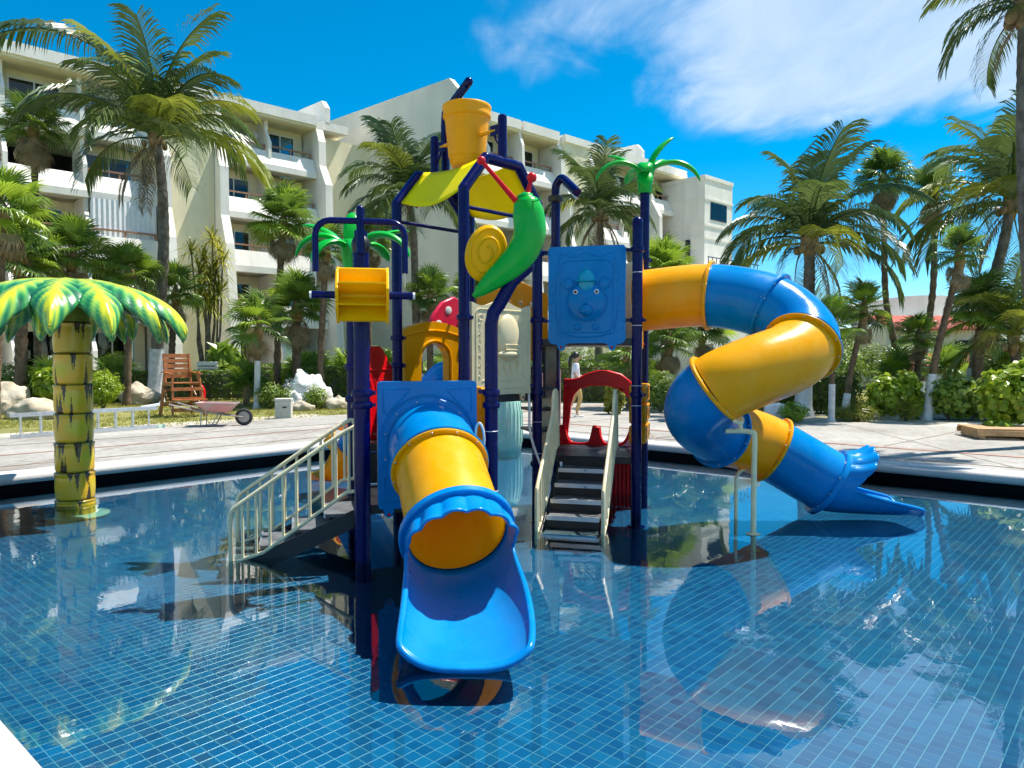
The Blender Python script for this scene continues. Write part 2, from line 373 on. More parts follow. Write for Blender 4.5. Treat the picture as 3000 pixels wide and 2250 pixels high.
def make_attr_mat(name, stops, rough=0.3, coat=0.3):
    """paint whose colour follows the 'paint' value stored on the mesh (sprayed pattern on a moulded part)"""
    m, nt, nd, lk = _tree(name)
    out = N(nd, 'ShaderNodeOutputMaterial'); p = N(nd, 'ShaderNodeBsdfPrincipled'); lk.new(p.outputs[0], out.inputs[0])
    a = N(nd, 'ShaderNodeAttribute', attribute_name='paint')
    no = N(nd, 'ShaderNodeTexNoise'); no.inputs['Scale'].default_value = 9; no.inputs['Detail'].default_value = 4
    tc = N(nd, 'ShaderNodeTexCoord'); lk.new(tc.outputs['Object'], no.inputs['Vector'])
    ad = N(nd, 'ShaderNodeMath', operation='MULTIPLY_ADD'); lk.new(no.outputs[0], ad.inputs[0]); ad.inputs[1].default_value = 0.22; lk.new(a.outputs['Fac'], ad.inputs[2])
    cr = N(nd, 'ShaderNodeValToRGB')
    while len(cr.color_ramp.elements) < len(stops): cr.color_ramp.elements.new(0.5)
    for e, (pos, c) in zip(cr.color_ramp.elements, stops): e.position = pos; e.color = c4(c)
    lk.new(ad.outputs[0], cr.inputs[0]); lk.new(cr.outputs[0], p.inputs['Base Color'])
    p.inputs['Roughness'].default_value = rough; p.inputs['Coat Weight'].default_value = coat; p.inputs['Coat Roughness'].default_value = 0.15
    MATS[name] = m
make_attr_mat('painted_palm_leaf', [(0.04, (0.003, 0.05, 0.025)), (0.42, (0.03, 0.25, 0.07)), (0.74, (0.25, 0.48, 0.07)), (1.0, (0.62, 0.62, 0.02))])
make_attr_mat('painted_palm_trunk', [(0.10, (0.03, 0.018, 0.008)), (0.24, (0.16, 0.09, 0.01)), (0.45, (0.50, 0.36, 0.012)), (0.85, (0.80, 0.42, 0.008)), (1.0, (0.62, 0.50, 0.015))])

# ------------------------------------------------------------------ mesh building
class MB:
    def __init__(self):
        self.v = []; self.f = []
    def add(self, vs, fs):
        o = len(self.v)
        self.v.extend(V(p) for p in vs)
        self.f.extend(tuple(i + o for i in q) for q in fs)
        return self
    def obox(self, c, ax, ay, az):
        """box round c with half axes ax ay az"""
        c, ax, ay, az = V(c), V(ax), V(ay), V(az)
        p = [c + sx * ax + sy * ay + sz * az for sz in (-1, 1) for sy in (-1, 1) for sx in (-1, 1)]
        return self.add(p, [(0, 2, 3, 1), (4, 5, 7, 6), (0, 1, 5, 4), (2, 6, 7, 3), (0, 4, 6, 2), (1, 3, 7, 5)])
    def box(self, x0, x1, y0, y1, z0, z1):
        return self.obox(((x0 + x1) / 2, (y0 + y1) / 2, (z0 + z1) / 2), ((x1 - x0) / 2, 0, 0), (0, (y1 - y0) / 2, 0), (0, 0, (z1 - z0) / 2))
    def bar(self, p0, p1, w, h, up=(0, 0, 1)):
        p0, p1 = V(p0), V(p1); d = (p1 - p0); L = d.length; d.normalize()
        s = d.cross(V(up))
        if s.length < 1e-4: s = d.cross(V((0, 1, 0)))
        s.normalize(); u = s.cross(d)
        return self.obox((p0 + p1) / 2, d * L / 2, s * w / 2, u * h / 2)
    def tube(self, path, r, n=12, cap=True, closed=False):
        path = [V(p) for p in path]; m = len(path)
        rr = r if isinstance(r, (list, tuple)) else [r] * m
        tang = []
        for i in range(m):
            a = path[(i - 1) % m] if (closed or i > 0) else path[i]
            b = path[(i + 1) % m] if (closed or i < m - 1) else path[i]
            tang.append((b - a).normalized())
        t0 = tang[0]
        ref = V((0, 0, 1)) if abs(t0.z) < 0.9 else V((1, 0, 0))
        nrm = (ref - t0 * ref.dot(t0)).normalized()
        vs, fs = [], []
        for i in range(m):
            t = tang[i]
            nrm = (nrm - t * nrm.dot(t)).normalized(); bi = t.cross(nrm)
            for k in range(n):
                a = 2 * pi * k / n
                vs.append(path[i] + (nrm * cos(a) + bi * sin(a)) * rr[i])
        segs = m if closed else m - 1
        for i in range(segs):
            j = (i + 1) % m
            for k in range(n):
                fs.append((i * n + k, i * n + (k + 1) % n, j * n + (k + 1) % n, j * n + k))
        if cap and not closed:
            fs.append(tuple(range(n - 1, -1, -1))); fs.append(tuple((m - 1) * n + k for k in range(n)))
        return self.add(vs, fs)
    def lathe(self, prof, c, axis=(0, 0, 1), n=24, cap=True, ref=None):
        c = V(c); ax = V(axis).normalized()
        rf = V(ref) if ref is not None else (V((1, 0, 0)) if abs(ax.x) < 0.9 else V((0, 1, 0)))
        x = (rf - ax * rf.dot(ax)).normalized(); y = ax.cross(x)
        vs, fs = [], []
        for (r, z) in prof:
            for k in range(n):
                a = 2 * pi * k / n
                vs.append(c + ax * z + (x * cos(a) + y * sin(a)) * r)
        for i in range(len(prof) - 1):
            for k in range(n):
                fs.append((i * n + k, i * n + (k + 1) % n, (i + 1) * n + (k + 1) % n, (i + 1) * n + k))
        if cap:
            fs.append(tuple(range(n - 1, -1, -1))); fs.append(tuple((len(prof) - 1) * n + k for k in range(n)))
        return self.add(vs, fs)
    def ball(self, c, r, n=12, m=8, axes=None):
        c = V(c); r = (r, r, r) if isinstance(r, (int, float)) else r
        X, Y, Z = axes if axes else (V((1, 0, 0)), V((0, 1, 0)), V((0, 0, 1)))
        vs = [c - Z * r[2]]; fs = []
        for i in range(1, m):
            p = -pi / 2 + pi * i / m
            for k in range(n):
                a = 2 * pi * k / n
                vs.append(c + X * (r[0] * cos(p) * cos(a)) + Y * (r[1] * cos(p) * sin(a)) + Z * (r[2] * sin(p)))
        vs.append(c + Z * r[2]); top = len(vs) - 1
        for k in range(n):
            fs.append((0, 1 + (k + 1) % n, 1 + k)); fs.append((top, top - n + k, top - n + (k + 1) % n))
        for i in range(m - 2):
            for k in range(n):
                a, b = 1 + i * n + k, 1 + i * n + (k + 1) % n
                fs.append((a, b, b + n, a + n))
        return self.add(vs, fs)
    def ring(self, c, axis, R, r, n=28, m=8):
        ax = V(axis).normalized(); rf = V((0, 0, 1)) if abs(ax.z) < 0.9 else V((1, 0, 0))
        x = (rf - ax * rf.dot(ax)).normalized(); y = ax.cross(x)
        return self.tube([V(c) + (x * cos(2 * pi * k / n) + y * sin(2 * pi * k / n)) * R for k in range(n)], r, m, closed=True)
    def plate(self, outer, holes, th, F):
        """flat plate: 2-D outline (x, z) with holes in frame F = (origin, x, outward, z), thickness th behind the face"""
        O, X, Y, Z = F
        polys = [outer] + list(holes)
        flat = [p for q in polys for p in q]
        tris = tessellate_polygon([[V((p[0], p[1], 0)) for p in q] for q in polys])
        n = len(flat)
        vs = [O + X * p[0] + Z * p[1] for p in flat] + [O + X * p[0] + Z * p[1] - Y * th for p in flat]
        fs = []
        for t in tris:
            a, b, c = t
            nn = (vs[b] - vs[a]).cross(vs[c] - vs[a])
            if nn.dot(Y) < 0: a, c = c, a
            fs.append((a, b, c)); fs.append((c + n, b + n, a + n))
        o = 0
        for qi, q in enumerate(polys):
            k = len(q)
            area = sum(q[i][0] * q[(i + 1) % k][1] - q[(i + 1) % k][0] * q[i][1] for i in range(k))
            flip = (area > 0) == (qi == 0)
            for i in range(k):
                a, b = o + i, o + (i + 1) % k
                fs.append((a, a + n, b + n, b) if flip else (a, b, b + n, a + n))
            o += k
        return self.add(vs, fs)
    def mesh(self, name, mat, origin=V((0, 0, 0)), smooth=38):
        me = bpy.data.meshes.new(name)
        me.from_pydata([tuple(p - origin) for p in self.v], [], self.f)
        me.update()
        if smooth:
            me.shade_smooth(); me.set_sharp_from_angle(angle=radians(smooth))
        if mat: me.materials.append(MATS[mat] if isinstance(mat, str) else mat)
        return me
    def build(self, name, mat, parent=None, origin=None, smooth=38, bevel=0.0):
        if origin is None: origin = root_origin(parent)
        me = self.mesh(name, mat, V(origin), smooth)
        o = bpy.data.objects.new(name, me); COL.objects.link(o)
        if parent is not None: o.parent = parent
        else: o.location = origin
        if bevel:
            b = o.modifiers.new('bevel', 'BEVEL'); b.width = bevel; b.segments = 2; b.limit_method = 'ANGLE'; b.angle_limit = radians(50)
        return o
def root_origin(o):
    if o is None: return V((0, 0, 0))
    while o.parent is not None: o = o.parent
    return V(o.location)
def tag(o, label=None, cat=None, group=None, kind=None):
    if label: o['label'] = label
    if cat: o['category'] = cat
    if group: o['group'] = group
    if kind: o['kind'] = kind
    return o
def thing(name, loc, label, cat, group=None, rz=0.0):
    o = bpy.data.objects.new(name, None); o.empty_display_size = 0.2
    COL.objects.link(o); o.location = loc; o.rotation_euler = (0, 0, rz)
    return tag(o, label, cat, group)
def struct(o): o['kind'] = 'structure'; return o
def inst(name, me, parent, loc=(0, 0, 0), rot=(0, 0, 0), sc=(1, 1, 1)):
    o = bpy.data.objects.new(name, me); COL.objects.link(o); o.parent = parent
    o.location = loc; o.rotation_euler = rot; o.scale = sc if isinstance(sc, tuple) else (sc, sc, sc)
    return o
def rrect(w, h, r, n=5, cx=0.0, cy=0.0):
    pts = []
    for (sx, sy, a0) in ((1, 1, 0), (-1, 1, 90), (-1, -1, 180), (1, -1, 270)):
        for k in range(n + 1):
            a = radians(a0 + 90 * k / n)
            pts.append((cx + sx * (w / 2 - r) + r * cos(a), cy + sy * (h / 2 - r) + r * sin(a)))
    return pts
def circle(cx, cy, r, n=32, ry=None):
    return [(cx + r * cos(2 * pi * k / n), cy + (ry or r) * sin(2 * pi * k / n)) for k in range(n)]
def catmull(pts, per=8):
    P = [V(p) for p in pts]; out = []
    for i in range(len(P) - 1):
        p0 = P[i - 1] if i > 0 else P[0] * 2 - P[1]
        p1, p2 = P[i], P[i + 1]
        p3 = P[i + 2] if i + 2 < len(P) else P[-1] * 2 - P[-2]
        for k in range(per):
            t = k / per
            out.append(0.5 * ((2 * p1) + (p2 - p0) * t + (2 * p0 - 5 * p1 + 4 * p2 - p3) * t * t + (3 * p1 - p0 - 3 * p2 + p3) * t ** 3))
    out.append(P[-1]); return out
def smooth01(x): x = max(0.0, min(1.0, x)); return x * x * (3 - 2 * x)
def UP(): return V((0, 0, 1))

# ------------------------------------------------------------------ the setting: pool, deck, lawn
WATER, FLOOR = -0.21, -0.37
PA0, PA1, PB0, PB1 = 0.75, 11.30, -7.0, 11.07
def gp(a, b, z=0.0): return E1 * a + E2 * b + V((0, 0, z))
def pool_path(g, n=10):
    """pool outline grown by g, as (a, b) pairs; the far corner is well rounded"""
    pts = []
    cs = ((PA1 + g, PB1 + g, 1.7, 1, 1, 0), (PA0 - g, PB1 + g, 0.45, -1, 1, 90), (PA0 - g, PB0 - g, 0.45, -1, -1, 180), (PA1 + g, PB0 - g, 0.45, 1, -1, 270))
    for (ca, cb, r, sa, sb, a0) in cs:
        r = max(0.05, r + g)
        for k in range(n + 1):
            t = radians(a0 + 90 * k / n)
            pts.append((ca - sa * r + r * cos(t), cb - sb * r + r * sin(t)))
    return pts
def ring_sheet(outer, hole, z, name, mat):
    polys = [[V((p[0], p[1], 0)) for p in outer], [V((p[0], p[1], 0)) for p in hole]]
    tris = tessellate_polygon(polys); flat = [p for q in polys for p in q]
    mb = MB(); fs = []
    for a, b, c in tris:
        if (flat[b] - flat[a]).cross(flat[c] - flat[a]).z < 0: a, c = c, a
        fs.append((a, b, c))
    mb.add([V((p.x, p.y, z)) for p in flat], fs)
    return struct(mb.build(name, mat, smooth=0))
hole_deck = [tuple(gp(a, b).xy) for a, b in pool_path(0.32)]
hole_grnd = [tuple(gp(a, b).xy) for a, b in pool_path(0.30)]
ring_sheet([(-3000, -3000), (3000, -3000), (3000, 3000), (-3000, 3000)], hole_grnd, -0.05, 'lawn', 'lawn_ground')
DECK = [(-34, -14), (-11.2, 12.2), (-9.66, 13.9), (-4.6, 19.5), (-2.6, 21.0), (-1.6, 25.5), (5.8, 25.0), (6.3, 17.9), (10.2, 15.9), (14.5, 13.2), (40, -4), (40, -30), (-34, -30)]
ring_sheet(DECK, hole_deck, 0.0, 'pool_deck', 'stamped_concrete')
def inside(poly, x, y):
    c = False; j = len(poly) - 1
    for i in range(len(poly)):
        xi, yi = poly[i][0], poly[i][1]; xj, yj = poly[j][0], poly[j][1]
        if (yi > y) != (yj > y) and x < (xj - xi) * (y - yi) / (yj - yi) + xi: c = not c
        j = i
    return c
# coping: a bullnosed stone edge round the pool
def sweep_ring(profile, name, mat):
    mb = MB(); rows = []
    for (g, z) in profile:
        rows.append([gp(a, b, z) for a, b in pool_path(g)])
    n = len(rows[0]); vs = [p for r in rows for p in r]; fs = []
    for i in range(len(rows) - 1):
        for k in range(n):
            fs.append((i * n + k, i * n + (k + 1) % n, (i + 1) * n + (k + 1) % n, (i + 1) * n + k))
    mb.add(vs, fs)
    return struct(mb.build(name, mat, smooth=60))
sweep_ring([(0.0, -0.115), (-0.07, -0.115), (-0.092, -0.10), (-0.105, -0.07), (-0.105, -0.045), (-0.092, -0.012), (-0.06, 0.008), (0.0, 0.013), (0.34, 0.013), (0.34, -0.04)], 'pool_coping', 'coping_stone')
sweep_ring([(0.0, -0.11), (0.0, FLOOR - 0.02)], 'pool_wall', 'shaded_wall_tile')
# water sheet
path_w = pool_path(-0.002)
mb = MB(); ctr = gp((PA0 + PA1) / 2, (PB0 + PB1) / 2, WATER)
mb.add([ctr] + [gp(a, b, WATER) for a, b in path_w], [(0, 1 + k, 1 + (k + 1) % len(path_w)) for k in range(len(path_w))])
water = struct(mb.build('pool_water', 'pool_water', smooth=0))
# pool floor: grout bed with every tile laid on it
mb = MB(); mb.add([gp(PA0 - .05, PB0 - .05, FLOOR), gp(PA1 + .05, PB0 - .05, FLOOR), gp(PA1 + .05, PB1 + .05, FLOOR), gp(PA0 - .05, PB1 + .05, FLOOR)], [(0, 1, 2, 3)])
pool_floor = struct(mb.build('pool_floor', 'grout', smooth=0))
hs_, ht_ = TILE / 2 - 0.0023, 0.0006
def tile_shape():
    vs, fs = [], [(4, 5, 6, 7), (0, 1, 5, 4), (1, 2, 6, 5), (2, 3, 7, 6), (3, 0, 4, 7)]
    for h, s in ((0.0, hs_), (ht_, hs_ - 0.0008)):
        vs += [E1 * (sa * s) + E2 * (sb * s) + V((0, 0, h)) for sa, sb in ((-1, 1), (-1, -1), (1, -1), (1, 1))]
    return vs, fs
tv, tf = tile_shape()
cells = []
for i in range(int(PA0 / TILE) , int(PA1 / TILE) + 1):
    for j in range(int(PB0 / TILE) - 1, int(PB1 / TILE) + 1):
        a, b = (i + 0.5) * TILE, (j + 0.5) * TILE
        if a - TILE / 2 < PA0 or a + TILE / 2 > PA1 or b - TILE / 2 < PB0 or b + TILE / 2 > PB1: continue
        p = gp(a, b, FLOOR + 0.0005)
        if p.y < 0.3 or abs(p.x) > p.y * 1.0 + 1.5: continue
        vis = p.y > 3.35 and abs(p.x / p.y) < 0.72
        cells.append((0 if vis else 1, p.y * 0.9 + abs(p.x) * 0.25, p))
cells.sort(key=lambda c: (c[0], c[1]))
mb_t = MB(); mb_t.add(tv, tf)
tile_me = mb_t.mesh('tile', 'pool_tile', smooth=0)
for c in cells[:300]:
    inst('tile', tile_me, pool_floor, c[2])
vsA, fsA = [], []
for c in cells[300:]:
    o = len(vsA); p = c[2]
    vsA += [p + q for q in tv]; fsA += [tuple(k + o for k in q) for q in tf]
mb = MB(); mb.v = vsA; mb.f = fsA
tag(mb.build('tile_field', 'pool_tile', pool_floor, smooth=0), kind='stuff')
# deck joints: thin tooled lines and the reddish border band
pool_keep = [tuple(gp(a, b).xy) for a, b in pool_path(0.42)]
deck_obj = bpy.data.objects['pool_deck']
def deck_line(p0, d, w, mat, name, z=0.004, length=70):
    p0 = V((p0[0], p0[1], 0)); d = V((d[0], d[1], 0)).normalized(); run = []
    def flush():
        if len(run) > 6:
            MB().obox((run[0] + run[-1]) / 2 + V((0, 0, z - 0.003)), d * (run[-1] - run[0]).length / 2, V((-d.y, d.x, 0)) * w / 2, V((0, 0, 0.003))).build(name, mat, deck_obj, smooth=0)
    for k in range(int(length / 0.12)):
        q = p0 + d * (k * 0.12)
        ok = inside(DECK, q.x, q.y) and not inside(pool_keep, q.x, q.y) and q.y > 2.5 and abs(q.x) < q.y * 1.0 + 3
        if ok: run.append(q)
        else: flush(); run = []
    flush()
dA, dB = V((0.10, 0.995, 0)), V((0.74, 0.67, 0))
for k in range(-9, 10):
    deck_line((k * 2.3 - 1.2, -2), dA, 0.035, 'joint_brown', 'joint_line', 0.004)
for k in range(-6, 9):
    deck_line(V((0, 0, 0)) + V((0.67, -0.74, 0)) * (k * 3.4 - 5) - dB * 32, dB, 0.026, 'joint_brown', 'joint_line', 0.0065)
deck_line(gp(PA1 + 2.1, -9), E2, 0.14, 'band_red', 'border_band', 0.009)
deck_line(gp(PA1 + 0.75, -9), E2, 0.03, 'joint_brown', 'joint_line', 0.0075)
deck_line(gp(-4, PB1 + 0.9), E1, 0.03, 'joint_brown', 'joint_line', 0.0075)
deck_line(gp(-4, PB1 + 2.3), E1, 0.06, 'band_red', 'border_band', 0.009)
# planting strip and kerb beyond the right deck
def strip(poly, z, name, mat):
    mb = MB(); mb.add([V((x, y, z)) for x, y in poly], [tuple(range(len(poly)))]); return struct(mb.build(name, mat, smooth=0))
strip([(6.5, 18.0), (10.3, 16.1), (14.7, 13.4), (15.6, 15.2), (11.0, 18.0), (7.0, 19.8)], -0.035, 'planting_bed', 'sand_bed')
strip([(-10.4, 13.6), (-9.95, 14.1), (-5.0, 19.7), (-5.6, 20.4), (-10.9, 14.4)], -0.036, 'verge_soil', 'sand_bed')
strip([(6.6, 20.6), (14.5, 16.6), (30, 8), (31, 10), (15.2, 18.6), (6.9, 22.6)], -0.032, 'garden_path', 'stamped_concrete')

# lawn blades
def lawn_blades():
    rnd = random.Random(3); mb = MB(); vs, fs = [], []
    regs = [((-26, 9), (-3.0, 30), 17000), ((6.5, 14), (22, 31), 9000)]
    for (x0, y0), (x1, y1), n in regs:
        k = 0
        while k < n:
            x, y = rnd.uniform(x0, x1), rnd.uniform(y0, y1)
            if inside(DECK, x, y) or abs(x / y) > 0.85: continue
            if x > 0 and (x - 6.5) * 0.5 + (y - 17.8) < 4.0: continue
            if x < 0 and noise.noise(V((x * 0.8, y * 0.8, 0))) < -0.25: k += 1; continue
            k += 1
            h = rnd.uniform(0.035, 0.085); w = rnd.uniform(0.006, 0.013); a = rnd.uniform(0, pi)
            lx, ly = rnd.uniform(-.04, .04), rnd.uniform(-.04, .04); o = len(vs)
            for q in range(3):
                a2 = a + q * 1.05; ox, oy = rnd.uniform(-.05, .05), rnd.uniform(-.05, .05)
                o = len(vs)
                vs += [V((x + ox - cos(a2) * w, y + oy - sin(a2) * w, -0.052)), V((x + ox + cos(a2) * w, y + oy + sin(a2) * w, -0.052)), V((x + ox + lx, y + oy + ly, -0.05 + h))]
                fs.append((o, o + 1, o + 2))
    mb.v = vs; mb.f = fs
    o = mb.build('lawn_grass', 'grass_blade', smooth=0)
    tag(o, 'short yellowish green lawn grass beyond the pool deck', 'grass', kind='stuff')
lawn_blades()

# ------------------------------------------------------------------ the water play structure
S = 1.12
def ang(d): return V((cos(radians(d)), sin(radians(d)), 0))
P1 = V((-1.26, 6.15, 0)); Pc = P1 + ang(16) * S; P2 = P1 + ang(106) * S; P4 = P2 + ang(16) * S
P5 = P4 + ang(46) * S; P3 = P4 + ang(136) * S; P6 = P3 + ang(46) * S
P7 = P5 + ang(-14) * S; P10 = P5 + ang(76) * S; P8 = P7 + ang(76) * S
tower = thing('play_structure', (P4.x, P4.y, FLOOR), 'tall water play tower with navy posts, yellow roof and coloured panels in the pool', 'play structure')
Z = V((0, 0, 1))
def w(p, z): return V((p.x, p.y, z))
PR = 0.058
def post(p, top, clamps=(), r=PR, dome=True, ties=()):
    mb = MB(); prof = [(r, 0), (r, top - FLOOR)]
    if dome: prof += [(r * 1.06, top - FLOOR), (r * 1.06, top - FLOOR + 0.05), (r * 0.9, top - FLOOR + 0.085), (r * 0.55, top - FLOOR + 0.11), (0.004, top - FLOOR + 0.118)]
    mb.lathe([(r * 1.7, 0), (r * 1.7, 0.012), (r, 0.013)] + prof[1:], w(p, FLOOR), n=20)
    o = mb.build('post', 'navy_metal', tower)
    for z in clamps:
        c = MB(); c.lathe([(r, -0.03), (r * 1.28, -0.026), (r * 1.36, 0), (r * 1.28, 0.026), (r, 0.03)], w(p, z), n=20, cap=False)
        c.bar(w(p, z) + V((r * 1.3, 0, 0)), w(p, z) + V((r * 1.7, 0, 0)), 0.03, 0.03)
        c.build('clamp', 'navy_metal', o)
    for z in ties:
        MB().ring(w(p, z), Z, r + 0.001, 0.0035, 20, 5).build('cable_tie', 'white_plastic', o)
    return o
post(P1, 2.42, (1.21, 1.11), 0.068, False)
post(P2, 2.40, (1.42, 1.10), PR, False)
post(P3, 3.25, (1.73, 1.42), PR, False)
post(P4, 3.25, (1.92, 1.15), PR, False)
post(P5, 3.25, (2.68, 1.94, 1.11, 0.30), PR, False, (0.78, 0.42))
post(P6, 3.25, (1.9, 1.2), PR, False)
post(P7, 2.93, (2.69, 1.92, 1.10), PR, True, (2.44, 1.86, 1.20, 0.98))
post(P8, 3.56, (2.71, 1.12), PR, False)
post(P10, 3.52, (2.6, 1.9), PR, False)

# front centre post that bends over to carry the snail
mb = MB()
pb = [w(Pc, FLOOR), w(Pc, 0.6), w(Pc, 1.80), w(Pc, 1.90) + V((0.02, 0, 0)), w(Pc, 1.97) + V((0.07, 0, 0)), at(1500, 825, 6.47), at(1546, 782, 6.49)]
mb.tube(pb, PR, 18); mb.ball(pb[-1], PR * 1.02, 16, 10)
bent = mb.build('post', 'navy_metal', tower)
for z in (1.20, 1.09):
    MB().lathe([(PR, -0.03), (PR * 1.28, -0.026), (PR * 1.36, 0), (PR * 1.28, 0.026), (PR, 0.03)], w(Pc, z), n=20, cap=False).build('clamp', 'navy_metal', bent)
for z in (0.86, 0.33):
    MB().ring(w(Pc, z), Z, PR + 0.001, 0.0035, 20, 5).build('cable_tie', 'white_plastic', bent)

# roof: two arches, two yellow sheets, tie bars
EAVE, RIDGE, SL = 3.23, 3.60, 0.31
d46, d136 = ang(46), ang(136)
def arch(p):
    q = [w(p, EAVE - 0.03), w(p, EAVE), w(p, EAVE) + d46 * SL + Z * (RIDGE - EAVE), w(p, EAVE) + d46 * (S - SL) + Z * (RIDGE - EAVE), w(p, EAVE) + d46 * S, w(p, EAVE - 0.03) + d46 * S]
    mb = MB()
    for a, b in zip(q[1:], q[2:5]):
        mb.tube([a, b], PR, 18)
    for a in q[1:5]: mb.ball(a, PR * 1.0, 16, 8)
    mb.build('roof_arch', 'navy_metal', tower)
arch(P4); arch(P3)
def canopy(side, mat):
    mb = MB(); nu, nv = 14, 8; vs, fs = [], []
    for i in range(nu + 1):
        u = i / nu
        for j in range(nv + 1):
            t = j / nv
            s = 0.02 + (SL + 0.02) * t
            z = EAVE + (RIDGE - EAVE) * (s / SL) - 0.10 * sin(pi * u) * (1 - 0.5 * t) - 0.015 + 0.045 * 0
            ss = s if side == 0 else S - s
            vs.append(w(P4, z) + d46 * ss + d136 * (S * (0.055 + 0.89 * u)))
    for i in range(nu):
        for j in range(nv):
            a = i * (nv + 1) + j
            fs.append((a, a + 1, a + nv + 2, a + nv + 1))
    mb.add(vs, fs); o = mb.build('canopy_sheet', mat, tower, smooth=80)
    m = o.modifiers.new('thick', 'SOLIDIFY'); m.thickness = 0.012; m.offset = 0
canopy(0, 'yellow_sheet'); canopy(1, 'yellow_sheet')
for a, b, z in ((P3, P6, 3.04), (P4, P5, 3.05), (P5, P6, 2.62)):
    MB().tube([w(a, z), w(b, z)], 0.021, 10).build('tie_bar', 'navy_metal', tower)
# uprights that carry the bucket
for base in (P4, P3):
    c = w(base, RIDGE) + d46 * (S * 0.5)
    mb = MB(); mb.lathe([(0.05, 0), (0.05, 0.46), (0.046, 0.49), (0.03, 0.505), (0.003, 0.508)], c, n=18)
    inn = d136 if base is P4 else -d136
    mb.obox(c + Z * 0.36 + inn * 0.10, inn * 0.075, d46 * 0.012, Z * 0.055)
    mb.tube([c + Z * 0.16 + inn * 0.03, c + Z * 0.34 + inn * 0.14], 0.014, 8)
    mb.build('bucket_upright', 'navy_metal', tower)
# feed pipe that fills the bucket
f0 = w(P6, 3.02)
fp = catmull([f0, V((-0.62, 9.02, 3.25)), V((-0.775, 8.92, 3.52)), V((-0.80, 8.90, 3.8)), V((-0.80, 8.90, 4.36)), V((-0.75, 8.84, 4.47)), V((-0.49, 8.42, 4.63))], 5)
mb = MB(); mb.tube(fp, 0.05, 16); mb.ball(fp[-1], 0.05, 14, 8); mb.bar(fp[-1] + V((-0.03, 0, -0.06)), fp[-4] + V((0, 0, -0.05)), 0.03, 0.03)
feed = mb.build('feed_pipe', 'navy_metal', tower)
mb = MB(); mb.ball(V((-0.79, 8.90, 3.60)), (0.10, 0.10, 0.075), 18, 10); mb.build('pipe_joint', 'black_metal', feed)

# floors
def deck(pts, z, name='deck_floor'):
    c = sum(pts, V((0, 0, 0))) / len(pts)
    q = [c + (p - c) * 0.955 for p in pts]
    n = len(q)
    mb = MB(); mb.add([w(p, z) for p in q] + [w(p, z - 0.075) for p in q], [tuple(range(n)), tuple(range(2 * n - 1, n - 1, -1))] + [(i, i + n, (i + 1) % n + n, (i + 1) % n) for i in range(n)])
    return mb.build(name, 'black_metal', tower, smooth=0, bevel=0.006)
deck([P1, Pc, P4, P2], 0.25); deck([P2, P4, P3], 0.65); deck([P4, P5, P6, P3], 1.10); deck([P5, P10, P6], 1.40)
deck([P5, P7, P8, P10], 1.72); deck([P5, P7, P8, P10], 0.40)
def riser(a, b, z0, z1, inset=0.1):
    d = (b - a).normalized(); n = V((-d.y, d.x, 0))
    MB().obox(w((a + b) / 2, (z0 + z1) / 2), d * ((b - a).length / 2 - inset), n * 0.012, Z * (z1 - z0) / 2).build('riser_panel', 'black_metal', tower, smooth=0)
riser(P5, P10, 1.44, 1.64); riser(P5, P6, 1.11, 1.32); riser(P4, P3, 0.66, 1.02); riser(P2, P4, 0.26, 0.57)
for k in range(3):
    a = P5 + ang(106) * (0.12 + 0.22 * k) + ang(46) * 0.12
    MB().obox(w(P5 + ang(106) * 0.25 + ang(16) * (0.1), 1.15 - 0.24 * k), ang(106) * 0.2, ang(16) * 0.16, Z * 0.015).build('step', 'black_metal', tower, smooth=0)
# black drop ladder panel under the high floor, beside the tall front post
MB().obox(w(P5 + ang(76) * 0.45 + ang(-14) * 0.06, 1.34), ang(76) * 0.34, ang(-14) * 0.015, Z * 0.30).build('ladder_panel', 'black_metal', tower, smooth=0)

def frame(a, b, z, out=None):
    """panel frame: origin mid of a-b at z, x from a to b, outward normal"""
    X = (b - a).normalized(); Y = V((X.y, -X.x, 0))
    if out is not None and Y.dot(out) < 0: Y = -Y
    return (w((a + b) / 2, z), X, Y, V((0, 0, 1)))
def pt(F, x, z, y=0.0): return F[0] + F[1] * x + F[3] * z + F[2] * y
def hooks(F, xs, z, parent):
    for x in xs:
        mb = MB(); mb.ball(pt(F, x, z, 0.004), (0.014, 0.01, 0.014), 10, 6, (F[1], F[2], F[3])); mb.build('bolt', 'red_plastic', parent)
# --- bear panel (blue)
F = frame(P5, P7, 2.21, V((0, -1, 0)))
W2, H2 = 0.435, 0.54
out = []
out += [(-W2 + 0.03, H2), (W2 - 0.03, H2), (W2, H2 - 0.03), (W2 * 0.99, 0.0), (W2, -H2 + 0.04), (W2 - 0.03, -H2)]
out += [(0.33, -H2 - 0.02), (0.315, -H2 - 0.07), (0.285, -H2 - 0.09), (0.255, -H2 - 0.07), (0.24, -H2 - 0.02), (0.2, -H2)]
out += [(-0.2, -H2), (-0.24, -H2 - 0.02), (-0.255, -H2 - 0.07), (-0.285, -H2 - 0.09), (-0.315, -H2 - 0.07), (-0.33, -H2 - 0.02), (-W2 + 0.03, -H2), (-W2, -H2 + 0.04), (-W2 * 0.99, 0), (-W2, H2 - 0.03)]
mb = MB(); mb.plate(out, [], 0.05, F)
def relief_line(mb, pts, F, r=0.009, closed=False, y=0.0):
    mb.tube([pt(F, x, z, y) for x, z in pts], r, 6, closed=closed)
wav = [(-0.30 + 0.6 * k / 30, 0.445 + 0.022 * cos(k / 30 * 4 * pi)) for k in range(31)]
relief_line(mb, wav, F)
